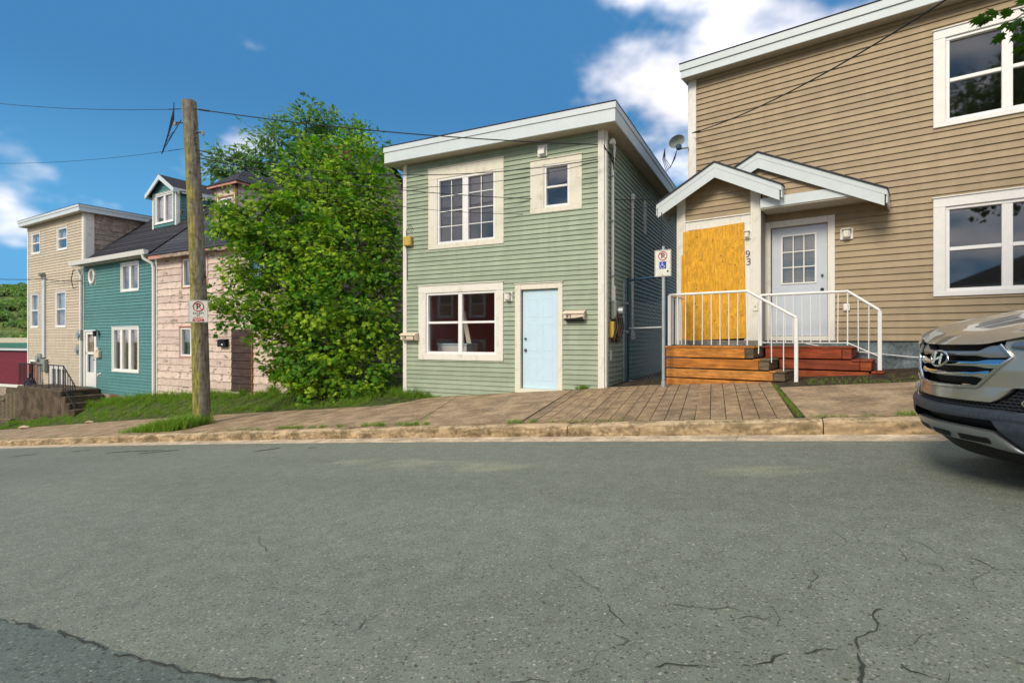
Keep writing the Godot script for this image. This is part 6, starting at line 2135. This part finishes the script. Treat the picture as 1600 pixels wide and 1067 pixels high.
func ground():
	var nz := FastNoiseLite.new()
	nz.seed = 31
	nz.frequency = 0.35
	nz.fractal_octaves = 4
	# the asphalt sheet
	var rd := struct("road")
	var ts := []
	var t := -46.0
	while t < 30.0:
		ts.append(t)
		t += 0.22 if t > -12 and t < 9 else 0.8
	var ns := []
	var n := -14.0
	while n < -0.34:
		ns.append(n)
		n += 0.12 if n > -4.0 else 0.25
	ns.append(-0.34)
	var dust := []
	for q in [[640, 724, 0.45, 0.3], [760, 729, 0.5, 0.33], [555, 722, 0.3, 0.2], [1180, 735, 0.4, 0.2]]:
		var p := on_road(q[0], q[1])
		dust.append(Vector4(p.x, p.y, q[2], q[3]))
	var cr_dust := 0.0
	var rows := []
	var cs := []
	for nn in ns:
		var row := []
		var cr := []
		for tt in ts:
			row.append(SP(tt, nn, road(tt, nn)))
			var a := nz.get_noise_2d(tt, nn * 1.6)
			var st := nz.get_noise_2d(tt * 0.35 + 40.0, nn * 2.6)
			var k := 0.725 * (1.0 + 0.07 * a + 0.08 * st)
			# dried dust left by puddles near the kerb
			for q in dust:
				var dd: float = pow((tt - q.x) / q.z, 2) + pow((nn - q.y) / q.w, 2) + 0.9 * nz.get_noise_2d(tt * 5.0, nn * 9.0)
				if dd < 1.0: cr_dust = maxf(cr_dust, 1.0 - maxf(dd, 0.0))
			cr.append(Color(k, k, k).lerp(Color(1.0, 0.96, 0.86), minf(1.0, 1.3 * cr_dust)))
			cr_dust = 0.0
		rows.append(row)
		cs.append(cr)
	var b := MB.new()
	b.colored = true
	b.grid(rows, cs)
	part(rd, "asphalt", b, M.asphalt)
	# newer patch at the near left, with a sealed edge
	var edge := []
	for q in [[-60, 950], [0, 972], [60, 985], [120, 1002], [200, 1026], [260, 1044], [320, 1060], [390, 1066], [470, 1090], [560, 1130]]: edge.append(on_road(q[0], q[1]))
	var patch := MB.new()
	patch.colored = true
	var rp := []
	var rc := []
	for j in 9:
		var row := []
		var cr := []
		for i in 37:
			var f := i / 36.0 * (edge.size() - 1)
			var e: Vector2 = (edge[int(f)] as Vector2).lerp(edge[mini(int(f) + 1, edge.size() - 1)], f - int(f))
			e += Vector2(0, 0.012 * sin(i * 2.1))
			var p := e.lerp(Vector2(e.x - 1.5, e.y - 4.0), j / 8.0)
			row.append(SP(p.x, p.y, road(p.x, p.y) + 0.007))
			cr.append(Color(0.66, 0.66, 0.66) * (1.0 + 0.12 * nz.get_noise_2d(p.x * 2, p.y * 2)))
		rp.append(row)
		rc.append(cr)
	rp.reverse()
	rc.reverse()
	patch.grid(rp, rc)
	part(rd, "asphalt_patch", patch, M.asphalt_new)
	crack(rd, "seam", edge, 0.008, road, 0.0105, 3, M.tar)
	var cracks := [
		[[[880, 890], [905, 905], [935, 930], [960, 960], [985, 985]], 0.006], [[[1020, 1045], [1045, 1037], [1075, 1036], [1110, 1044], [1150, 1035], [1180, 1045]], 0.011], [[[1180, 1045], [1210, 1028], [1230, 1023]], 0.01],
		[[[1250, 1028], [1280, 1018], [1310, 1017], [1345, 1022]], 0.008], [[[1345, 1022], [1352, 1000], [1368, 985], [1362, 965], [1385, 955]], 0.009], [[[1345, 1022], [1352, 1045], [1350, 1075]], 0.014], [[[1352, 1035], [1385, 1040], [1415, 1045], [1460, 1065]], 0.01],
		[[[1515, 870], [1545, 883], [1575, 897], [1600, 912]], 0.006], [[[1410, 845], [1440, 852], [1470, 868], [1500, 875]], 0.003], [[[1130, 755], [1150, 768], [1158, 780]], 0.003], [[[1145, 970], [1170, 965], [1200, 972], [1215, 958]], 0.004], [[[425, 885], [440, 870]], 0.006],
		[[[720, 815], [728, 800], [745, 788]], 0.004], [[[380, 930], [420, 920], [470, 932]], 0.0035], [[[900, 910], [870, 895], [850, 880]], 0.003], [[[1300, 830], [1330, 850], [1345, 855]], 0.0035], [[[1530, 1055], [1570, 1042], [1610, 1040]], 0.006]]
	for i in cracks.size():
		var pts := []
		for q in cracks[i][0]: pts.append(on_road(q[0], q[1]))
		crack(rd, "crack", pts, cracks[i][1] * 0.55, road, 0.0035, 40 + i, M.tar)
	# tyre scuffs and tar dabs near the far kerb
	for q in [[[110, 706], [140, 703]], [[165, 708], [190, 706], [250, 704]], [[215, 709], [280, 703]], [[395, 706], [438, 700]], [[480, 701], [495, 699]], [[10, 715], [60, 709]]]:
		var pts := []
		for k in q: pts.append(on_road(k[0], k[1]))
		crack(rd, "tar_dab", pts, 0.05, road, 0.0035, int(q[0][0]) + 7, M.tar)
	# a web of hairline cracks in the worn lane
	var r := RandomNumberGenerator.new()
	r.seed = 8
	for k in 16:
		var p := on_road(r.randf_range(950, 1600), r.randf_range(850, 1067)) if k < 12 else on_road(r.randf_range(300, 900), r.randf_range(780, 1000))
		var a := r.randf() * TAU
		var pts := [p]
		for j in r.randi_range(2, 6):
			a += r.randfn() * 0.7
			pts.append(pts[-1] + Vector2(cos(a), sin(a)) * r.randf_range(0.05, 0.14))
		crack(rd, "crack", pts, r.randf_range(0.0010, 0.0024), road, 0.0035, 200 + k, M.tar)
	# gutter
	var gu := struct("gutter")
	t = -44.0
	while t < 26.0:
		var e := t + 3.9
		slab(gu, "gutter_slab", [Vector2(t, -0.36), Vector2(e, -0.36), Vector2(e, 0.02), Vector2(t, 0.02)], M.gutter, func(a, c): return foot(a) + 0.004 + 0.01 * nz.get_noise_2d(a * 2.0, c * 8.0) * (1.0 if c < -0.3 else 0.0), 0.004, 0.002, 26, 4)
		t = e
	# kerb stones with a worn, rounded front edge
	var kb := struct("kerb")
	var joints := [-44.0, -40.0, -36.0, -32.0, -28.0, -24.2, -20.3, -16.4, -12.6, -8.7, -3.05, 0.78, 3.62, 7.5, 11.4, 15.3, 19.2, 23.0]
	for i in joints.size() - 1:
		var a: float = joints[i] + 0.006
		var e: float = joints[i + 1] - 0.006
		var prof := [Vector2(0.0, -0.05), Vector2(0.0, 0.0), Vector2(0.001, 0.04), Vector2(0.002, 0.075), Vector2(0.004, 0.105), Vector2(0.012, 0.128), Vector2(0.03, 0.143), Vector2(0.055, 0.15), Vector2(0.13, 0.153), Vector2(0.235, 0.155), Vector2(0.24, 0.12)]
		var k := int((e - a) / 0.12) + 2
		var rk := []
		var ck := []
		var tone := rng.randf_range(0.93, 1.05)
		for p in prof:
			var row := []
			var crow := []
			for j in k:
				var tt := lerpf(a, e, float(j) / (k - 1))
				var wob := 0.006 * nz.get_noise_2d(tt * 3.0, p.y * 30.0) - (0.01 * maxf(0.0, nz.get_noise_2d(tt * 5.0 + 70.0, 3.0) - 0.25) * 4.0 if p.y > 0.09 and p.x < 0.06 else 0.0)
				var end: float = 0.012 * clampf(1.0 - minf(tt - a, e - tt) / 0.04, 0, 1)
				row.append(SP(tt, p.x - wob + end, foot(tt) + p.y + wob - end * 0.6))
				# road grime spattered on the face in ragged blotches
				var gr := smoothstep(-0.28, 0.12, nz.get_noise_2d(tt * 7.0, p.y * 40.0 + i * 9.0)) if p.y < 0.135 else 0.0
				crow.append(Color(1, 0.98, 0.95) * tone * (1.0 - 0.42 * gr))
			rk.append(row)
			ck.append(crow)
		var kk := MB.new()
		kk.colored = true
		kk.grid(rk, ck)
		for j in [0, k - 1]:
			for m in prof.size() - 2: kk.tri(rk[prof.size() - 1][j] - V(0, 0.1, 0), rk[m][j], rk[m + 1][j])
		part(kb, "kerb_stone", kk, M.kerb)
	# sidewalk: soil bed, slabs, and the strip paving between the doors
	var sw := struct("sidewalk")
	slab(sw, "bed", [Vector2(-44, 0.22), Vector2(24, 0.22), Vector2(24, 4.6), Vector2(-44, 4.6)], M.soil, walk, -0.011, 0.0, 136, 8, 0.2)
	var cuts := [[-44.0, -45.0], [-40.0, -41.2], [-36.0, -37.2], [-32, -33.2], [-28.0, -29.2], [-24.0, -25.3], [-20.6, -21.9], [-17.2, -18.5], [-13.8, -15.1], [-10.4, -11.7], [-7.0, -8.4], [-4.6, -5.9], [-1.76, -3.2], [0.02, -0.5]]
	for i in cuts.size() - 1:
		var wide: float = 2.62 if cuts[i + 1][0] < -4.5 else 3.74
		var w0: float = 2.62 if cuts[i][0] < -4.5 else 3.74
		var f := func(c: Array, nn: float) -> Vector2: return Vector2(lerpf(c[0], c[1], nn / 3.74), nn)
		slab(sw, "sidewalk_slab", [f.call(cuts[i], 0.25), f.call(cuts[i + 1], 0.25), f.call(cuts[i + 1], minf(wide, 3.74)), f.call(cuts[i], w0 if cuts[i][0] < -4.6 else minf(3.74, wide))], M.concrete, func(a, c): return walk(a, c) + 0.004 * nz.get_noise_2d(a, c), 0.0, 0.009, 10, 10)
	for i in 19:
		var f0 := i / 19.0
		var f1 := (i + 1) / 19.0
		var la := lerpf(0.02, 3.36, f0)
		var lb := lerpf(0.02, 3.36, f1)
		var ba := lerpf(-0.5, 3.06, f0)
		var bb := lerpf(-0.5, 3.06, f1)
		var deep := 3.8 if i < 13 else 3.6
		slab(sw, "paving_strip", [Vector2(la, 0.25), Vector2(lb, 0.25), Vector2(bb, deep), Vector2(ba, deep)], M["paver" + str(rng.randi() % 3)], func(a, c): return walk(a, c) + 0.006 * nz.get_noise_2d(a * 0.7, c), rng.randf_range(-0.002, 0.002), 0.005, 2, 8)
	var rc2 := [[3.46, 3.2], [6.7, 6.5], [9.9, 9.8], [13.2, 13.2], [16.5, 16.5], [20.0, 20.0], [24.0, 24.0]]
	for i in rc2.size() - 1:
		slab(sw, "sidewalk_slab", [Vector2(rc2[i][0], 0.25), Vector2(rc2[i + 1][0], 0.25), Vector2(rc2[i + 1][1], 2.75), Vector2(rc2[i][1], 2.75)], M.concrete, func(a, c): return walk(a, c), 0.0, 0.009, 10, 8)
	crack(sw, "crack", [Vector2(3.35, 1.55), Vector2(3.9, 1.3), Vector2(4.5, 1.1), Vector2(5.4, 1.2), Vector2(6.4, 1.1)], 0.008, walk, 0.004, 91, M.tar)
	crack(sw, "crack", [Vector2(-5.0, 1.0), Vector2(-4.7, 1.9), Vector2(-4.6, 2.6)], 0.004, walk, 0.006, 92, M.tar)
	# earth and turf behind the sidewalk
	var ea := struct("earth_bank")
	var re := []
	for j in 41:
		var nn := lerpf(2.45, 5.2, j / 26.0) if j <= 26 else lerpf(5.2, 60.0, (j - 26) / 14.0)
		var row := []
		for i in 121:
			var tt := lerpf(-42, 24, i / 120.0)
			var y := land(tt, nn) - 0.012 + 0.02 * nz.get_noise_2d(tt * 2, nn * 2)
			if tt > -4.2: y -= 0.04 * smoothstep(-4.2, -3.6, tt) * (1.0 if nn < 3.7 and tt < 3.2 else 0.0)
			if nn < 2.6: y -= 0.05
			row.append(SP(tt, nn, y))
		re.append(row)
	var rl := []
	var rr := []
	for row in re:
		rl.append(row.slice(0, 71))
		rr.append(row.slice(70))
	var el := MB.new()
	el.grid(rl)
	part(ea, "turf", el, M.turf)
	var eb := MB.new()
	eb.grid(rr)
	part(ea, "soil", eb, M.soil)
	# far side of the street and the land beyond
	var os := struct("far_pavement")
	slab(os, "slab", [Vector2(-44, -14.0), Vector2(26, -14.0), Vector2(26, -8.7), Vector2(-44, -8.7)], M.concrete, func(a, _c): return foot(a) + 0.16, 0.0, 0.0, 60, 2, 0.3)
	var gd := struct("ground")
	var gb := MB.new()
	gb.quad(V(-3000, -14, 3000), V(3000, -14, 3000), V(3000, -14, -3000), V(-3000, -14, -3000))
	part(gd, "plain", gb, M.turf)
	# valley floor on the left, up to the hill
	var vf := struct("valley")
	var vr := []
	for j in 21:
		var row := []
		for i in 21:
			var x := lerpf(-340, -19, i / 20.0)
			var z := lerpf(-20, -420, j / 20.0)
			row.append(V(x, -5.0 - 7.0 * smoothstep(30, 150, -z) + 0.6 * nz.get_noise_2d(x * 0.1, z * 0.1), z))
		vr.append(row)
	var vb := MB.new()
	vb.grid(vr)
	part(vf, "land", vb, M.turf)

func tuft_mesh(blades: int, lean: float, sd: int, wide := 0.012) -> ArrayMesh:
	var r := RandomNumberGenerator.new()
	r.seed = sd
	var b := MB.new()
	b.colored = true
	for k in blades:
		var a := r.randf() * TAU
		var o := V(r.randf_range(-0.05, 0.05), 0, r.randf_range(-0.05, 0.05))
		var h := r.randf_range(0.6, 1.0)
		var d := V(cos(a), 0, sin(a))
		var s := V(-sin(a), 0, cos(a)) * wide
		var m := o + d * lean * 0.35 * h + V(0, h * 0.6, 0)
		var t := o + d * lean * h + V(0, h * r.randf_range(0.8, 1.0), 0)
		b.col = Color(1, 1, 1) * r.randf_range(0.8, 1.2)
		b.quad(o - s, o + s, m + s * 0.7, m - s * 0.7)
		b.tri(m - s * 0.7, m + s * 0.7, t)
	return b.mesh()
func scatter(called: String, label: String, spots: Array, msh: ArrayMesh):
	# spots: [Vector3 position, height, Color]
	var mm := MultiMesh.new()
	mm.transform_format = MultiMesh.TRANSFORM_3D
	mm.use_colors = true
	mm.mesh = msh
	mm.instance_count = spots.size()
	var r := RandomNumberGenerator.new()
	r.seed = spots.size()
	for i in spots.size():
		var s: float = spots[i][1]
		mm.set_instance_transform(i, Transform3D(Basis(V(0, 1, 0), r.randf() * TAU).scaled(V(s * 1.1, s, s * 1.1)), spots[i][0]))
		mm.set_instance_color(i, spots[i][2])
	var o := MultiMeshInstance3D.new()
	o.name = numbered(called)
	o.multimesh = mm
	o.material_override = M.grass
	add_child(o)
	tag(o, label, "grass")
	o.set_meta("kind", "stuff")
func grass():
	var r := RandomNumberGenerator.new()
	r.seed = 17
	var nz := FastNoiseLite.new()
	nz.seed = 9
	nz.frequency = 0.6
	var gcol := func() -> Color:
		var k := r.randf_range(0.75, 1.2)
		var c := Color(0.2, 0.38, 0.04).lerp(Color(0.42, 0.42, 0.09), 0.75 * pow(r.randf(), 2.5))
		return Color(c.r * k, c.g * k, c.b * k)
	var spots := []
	# lawn bank in front of the pink and teal houses
	for k in 24000:
		var t := r.randf_range(-23.5, -3.9)
		var n := r.randf_range(2.45, 4.6)
		if nz.get_noise_2d(t, n * 2) < -0.3 and r.randf() < 0.7: continue
		if n < 2.7 + 0.25 * nz.get_noise_2d(t * 1.5, 7): continue
		if t > -5.2 and n < 3.55: continue
		var p := SP(t, n, land(t, n) - 0.03)
		spots.append([p, r.randf_range(0.05, 0.15) * (1.0 + 1.0 * smoothstep(3.2, 3.7, n)) * clampf(0.85 + 1.3 * nz.get_noise_2d(t * 2.5, n * 5.0), 0.35, 1.7), gcol.call()])
	scatter("lawn_grass", "long green grass on the bank before the pink and teal houses", spots, tuft_mesh(9, 0.55, 2))
	# tussock at the foot of the pole
	spots = []
	var pt := TN(pix(315, 662, 11.9))
	for k in 1500:
		var f := r.randf()
		var t := pt.x - 1.9 + 2.1 * sqrt(f) + r.randfn() * 0.12
		var n := lerpf(0.3, pt.y + 0.05, r.randf()) + r.randfn() * 0.05
		if n < 0.26: continue
		spots.append([SP(t, n, walk(t, n) - 0.02), r.randf_range(0.12, 0.42) * (0.35 + 0.75 * sqrt(f)), gcol.call()])
	scatter("tussock_grass", "tall grass tussock around the foot of the wooden utility pole", spots, tuft_mesh(9, 0.5, 3))
	# weeds in the joint behind the kerb and in paving joints
	spots = []
	for q in [[-16.5, -15.3, 0.08], [-13.0, -12.3, 0.05], [-6.2, -5.2, 0.07], [-5.0, -3.0, 0.1], [-2.9, -1.55, 0.12], [-0.2, 0.25, 0.1], [0.4, 1.7, 0.06], [2.0, 2.3, 0.06], [3.3, 4.3, 0.06], [4.3, 7.0, 0.11]]:
		for k in int((q[1] - q[0]) * 230):
			var t := r.randf_range(q[0], q[1])
			if nz.get_noise_2d(t * 6, 3) < -0.12: continue
			var n := 0.245 + absf(r.randfn()) * 0.04
			spots.append([SP(t, n, walk(t, n) - 0.015), r.randf_range(0.4, 1.0) * q[2], gcol.call()])
	for q in [[3.42, 0.3, 3.12, 3.1, 0.05, 420], [-1.82, 0.3, -2.2, 1.3, 0.05, 120], [-4.7, 0.3, -5.1, 1.2, 0.05, 90]]:
		for k in int(q[5]):
			var f := r.randf()
			var t := lerpf(q[0], q[2], f) + r.randfn() * 0.02
			var n := lerpf(q[1], q[3], f)
			spots.append([SP(t, n, walk(t, n) - 0.015), r.randf_range(0.5, 1.1) * q[4], gcol.call()])
	# strip before the foundation of the tan house, and foot of the green house
	for k in 1300:
		var t := r.randf_range(3.6, 9.0)
		var n := r.randf_range(2.7, 3.5)
		if nz.get_noise_2d(t * 2, n * 4) < -0.05: continue
		spots.append([SP(t, n, land(t, n) - 0.02), r.randf_range(0.03, 0.09), gcol.call()])
	for k in 420:
		var t := r.randf_range(-5.0, -3.3)
		var n := 3.68 - 0.16 * pow(r.randf(), 2)
		spots.append([SP(t, n, land(t, n) - 0.03), r.randf_range(0.06, 0.2) * clampf((-3.2 - t) / 1.0, 0.2, 1), gcol.call()])
	for k in 50:
		var t := -0.28 + r.randfn() * 0.06
		spots.append([SP(t, 3.68, walk(t, 3.7) - 0.02), r.randf_range(0.06, 0.2), gcol.call()])
	scatter("joint_weeds", "thin weeds growing in the joints of kerb and paving", spots, tuft_mesh(7, 0.7, 4))
	# a few stones in the grass
	for q in [[-15.9, 2.55, 0.09, "pale rounded stone at the edge of the lawn below teal house"], [-19.4, 2.3, 0.12, "pale broken stone in the weeds beside concrete stoop"]]:
		var o := thing("garden_stone", q[3], "stone", Transform3D(Basis(), SP(q[0], q[1], walk(q[0], q[1]) + 0.02)))
		var b := MB.new()
		var rows := []
		for i in 7:
			var row := []
			for j in 11:
				var a := -TAU * (j % 10) / 10
				var f := i / 6.0
				var rr: float = q[2] * sin(PI * clampf(f, 0.02, 0.98)) * (1.0 + 0.2 * sin(a * 3 + f * 4))
				row.append(V(rr * cos(a) * 1.4, q[2] * 1.1 * f - 0.03, rr * sin(a)))
			rows.append(row)
		b.grid(rows)
		part(o, "stone", b, M.gutter)

# ---------------------------------------------------------------- things far off and across the street
func far_things():
	# maroon building downhill
	var xf := frame(-45.0, 0, -42.0, 22.0)
	var h := thing("maroon_building", "low maroon sided building with green roof edge beyond beige house", "building", xf)
	wall(h, "wall", 0, 18, -5.5, -0.78, [], 0.2, M.inner)
	siding(h, 0, 18, -3.3, -0.8, 0.24, [], "maroon", 0.02)
	cb(h, "base_board", V(0, -5.2, 0), V(18, -3.31, 0.03), M.bare0)
	cb(h, "sill_band", V(0, -3.4, 0.03), V(18, -3.2, 0.07), M.trim)
	cb(h, "fascia", V(-0.2, -0.79, -0.2), V(18.2, -0.6, 0.2), M.fascia)
	cb(h, "roof_edge", V(-0.25, -0.599, -8), V(18.25, -0.25, 0.25), mat(C8(60, 116, 104), 0.7))
	cb(h, "roof_cap", V(-0.2, -0.249, -8), V(18.2, 0.1, 0.1), mat(C8(196, 186, 168), 0.8))
	cb(h, "chimney", V(15.6, 0.1, -1.2), V(16.3, 1.3, -0.6), M.black, 0.04)
	cb(h, "vent_box", V(15.0, 0.1, -0.59), V(16.6, 0.5, -0.1), M.grey_block)
	rebase(h, -5.3)
	# wooded hill
	var hl := struct("hill")
	var nz := FastNoiseLite.new()
	nz.seed = 71
	nz.frequency = 0.008
	nz.fractal_octaves = 4
	var HH := func(x: float, z: float) -> float: return -12.0 + 62.0 * smoothstep(-330, -640, z) + 16.0 * nz.get_noise_2d(x, z) * smoothstep(-330, -480, z)
	var rows := []
	for j in 25:
		var row := []
		for i in 41: row.append(V(lerpf(-1100, 100, i / 40.0), HH.call(lerpf(-1100, 100, i / 40.0), lerpf(-330, -760, j / 24.0)), lerpf(-330, -760, j / 24.0)))
		rows.append(row)
	var b := MB.new()
	b.grid(rows)
	part(hl, "slope", b, mat(C8(150, 178, 100), 0.95, TX.soil, 0.03, true))
	var bush := MB.new()
	bush.colored = true
	var r := RandomNumberGenerator.new()
	r.seed = 72
	for k in 26:
		var d := V(r.randfn(), absf(r.randfn()), r.randfn()).normalized()
		var s := V(r.randfn(), r.randfn(), r.randfn()).normalized() * 0.45
		var u := d.cross(s).normalized() * 0.4
		bush.col = Color(1, 1, 1) * r.randf_range(0.7, 1.25)
		bush.tri(d * 0.9 - s, d * 0.9 + s, d * 1.1 + u)
	var mm := MultiMesh.new()
	mm.transform_format = MultiMesh.TRANSFORM_3D
	mm.use_colors = true
	mm.mesh = bush.mesh()
	var xfs := []
	var cols := []
	for k in 9000:
		var z := r.randf_range(-335, -740)
		var x := z * r.randf_range(0.78, 1.15) 
		if nz.get_noise_2d(x * 3, z * 3) < -0.02: continue
		var s := r.randf_range(2.2, 5.0)
		xfs.append(Transform3D(Basis(V(0, 1, 0), r.randf() * TAU).scaled(V(s, s * r.randf_range(0.8, 1.3), s)), V(x, HH.call(x, z) + 0.5, z)))
		var c := Color(0.15, 0.27, 0.09).lerp(Color(0.27, 0.37, 0.12), r.randf()) * r.randf_range(0.8, 1.2)
		cols.append(c)
	mm.instance_count = xfs.size()
	for i in xfs.size():
		mm.set_instance_transform(i, xfs[i])
		mm.set_instance_color(i, cols[i])
	var o := MultiMeshInstance3D.new()
	o.name = "hill_wood"
	o.multimesh = mm
	o.material_override = M.leaf
	add_child(o)
	tag(o, "scrubby green wood covering the far hillside", "woodland")
	o.set_meta("kind", "stuff")
	# houses across the street, which the windows mirror
	for q in [[-14.6, 6.2, "red", 6.2, "red sided house across the street mirrored in lower windows"], [-21.0, 6.2, "teal", 5.6, "teal house across the street downhill of the red house"], [3.2, 9.0, "red", 3.0, "low red house with dark hipped roof across the street uphill"]]:
		var y0 := foot(q[0] + q[1] / 2) - 0.3
		var fx := Transform3D(Basis(V(-UX, 0, -UZ), V(0, 1, 0), V(UZ, 0, -UX)), SP(q[0] + q[1], -11.2, 0))
		var hh := thing("opposite_house", q[4], "house", fx)
		var L: float = q[1]
		var hi: float = q[3]
		var holes := []
		for fl in (2 if hi > 4 else 1):
			for k in (3 if hi > 4 else 4):
				var x := L * (k + 0.5) / (3 if hi > 4 else 4)
				holes.append([x - 0.42, x + 0.42, y0 + 1.3 + fl * 2.7, y0 + 2.6 + fl * 2.7])
		wall(hh, "wall", 0, L, y0 - 1.2, y0 + hi, holes, 0.15, M.inner)
		siding(hh, 0, L, y0 - 0.6, y0 + hi, 0.16, holes, q[2], 0.02)
		for hb in holes: window(hh, [hb[0] - 0.1, hb[1] + 0.1, hb[2] - 0.1, hb[3] + 0.1], [hb[0] + 0.03, hb[1] - 0.03, hb[2] + 0.03, hb[3] - 0.03], [], [[(hb[2] + hb[3]) / 2 - 0.03, (hb[2] + hb[3]) / 2 + 0.03]], [0, 0], M.white)
		for x in [0.0, L - 0.15]: cb(hh, "corner_board", V(x, y0 - 0.6, 0), V(x + 0.15, y0 + hi, 0.04), M.trim)
		var rf := MB.new()
		var e := 0.35
		var rz := 3.0
		var ry := 1.9
		var A := V(-e, y0 + hi, e)
		var B := V(L + e, y0 + hi, e)
		var Cc := V(L + e, y0 + hi, -2 * rz - e)
		var Dd := V(-e, y0 + hi, -2 * rz - e)
		var R0 := V(rz if hi < 4 else -e, y0 + hi + ry, -rz)
		var R1 := V(L - rz if hi < 4 else L + e, y0 + hi + ry, -rz)
		var mc := V(L / 2, y0 + hi, -rz)
		rf.out4(A, B, R1, R0, mc)
		rf.out4(Cc, Dd, R0, R1, mc)
		rf.out3(B, Cc, R1, mc)
		rf.out3(Dd, A, R0, mc)
		part(hh, "roof", rf, M.roof_dark0)
		cb(hh, "fascia", V(-e, y0 + hi - 0.2, e - 0.02), V(L + e, y0 + hi + 0.02, e + 0.02), M.fascia)
		for s in [0, 1]:
			wall(hh, "wall", 0.16, 2 * rz, y0 - 1.2, y0 + hi - 0.01, [], 0.15, M["teal0"] if q[2] == "teal" else M["red0"], right_side(L) if s == 1 else left_side(0, 2 * rz))
		rebase(hh, y0)

# ---------------------------------------------------------------- sky
func make_sky() -> Sky:
	var W := 2048
	var Hh := 1024
	var d := PackedFloat32Array()
	d.resize(W * Hh * 3)
	var nz := FastNoiseLite.new()
	nz.seed = 5
	nz.frequency = 2.6
	nz.fractal_octaves = 6
	nz.fractal_gain = 0.56
	var nb := FastNoiseLite.new()
	nb.seed = 15
	nb.frequency = 0.9
	nb.fractal_octaves = 3
	# clouds seen in the frame: [azimuth, elevation, half widths, strength] in degrees
	var blobs := []
	for q in [[1070, 70, 150, 110, 0.66], [1120, 190, 120, 140, 0.66], [970, 150, 90, 80, 0.36], [355, 215, 85, 45, 0.42], [1290, 40, 150, 60, 0.5], [15, 385, 75, 85, 0.62], [10, 290, 80, 40, 0.36], [330, 290, 80, 60, 0.36]]:
		var az := atan2(q[0] - 800.0, 840.0)
		var cs := cos(az)
		blobs.append([az, atan((530.0 - q[1]) / 840.0 * cs), q[2] / 840.0 * cs * cs, q[3] / 840.0 * cs, q[4]])
	var top := Color(0.0197, 0.0737, 0.157)
	var low := Color(0.038, 0.129, 0.231)
	for y in Hh:
		var el := PI * (0.5 - (y + 0.5) / Hh)
		var ce := cos(el)
		var se := sin(el)
		if el < -0.05:
			for x in W:
				var i := (y * W + x) * 3
				d[i] = 0.25; d[i + 1] = 0.26; d[i + 2] = 0.26
			continue
		var base := low.lerp(top, smoothstep(0.14, 0.42, el))
		for x in W:
			var az := TAU * (x + 0.5) / W      # the panorama's edge lies straight ahead, at -z
			if az > PI: az -= TAU
			var dv := V(sin(az) * ce, se, -cos(az) * ce)
			# perspective of a cloud deck: stretch towards the horizon
			var k := 1.0 / (0.35 + maxf(se, 0.0))
			var n := nz.get_noise_3d(dv.x * k, dv.y * 1.5, dv.z * k)
			# broken cloud all round, with the clear gap that the picture looks into
			var gap := smoothstep(-1.5, -1.0, az) * smoothstep(1.0, 0.5, az) * smoothstep(1.0, 0.75, el)
			var cover := 0.4 - 1.0 * gap
			if gap > 0.01:
				for b in blobs:
					var e2: float = pow((az - b[0]) / b[2], 2) + pow((el - b[1]) / b[3], 2)
					if e2 < 4.0: cover += b[4] * 1.15 * exp(-e2 * 0.9)
			var c := smoothstep(-0.18, 0.7, n * 1.15 + cover)
			var shade := 0.86 + 0.3 * nb.get_noise_3d(dv.x * k * 2.2 + 3.0, dv.y * 3.0, dv.z * k * 2.2)
			var cl := Color(0.375, 0.368, 0.392) * (shade * 1.1)
			var o := base.lerp(cl, c)
			var i := (y * W + x) * 3
			d[i] = o.r; d[i + 1] = o.g; d[i + 2] = o.b
	var im := Image.create_from_data(W, Hh, false, Image.FORMAT_RGBF, d.to_byte_array())
	var pm := PanoramaSkyMaterial.new()
	pm.panorama = ImageTexture.create_from_image(im)
	var s := Sky.new()
	s.sky_material = pm
	return s
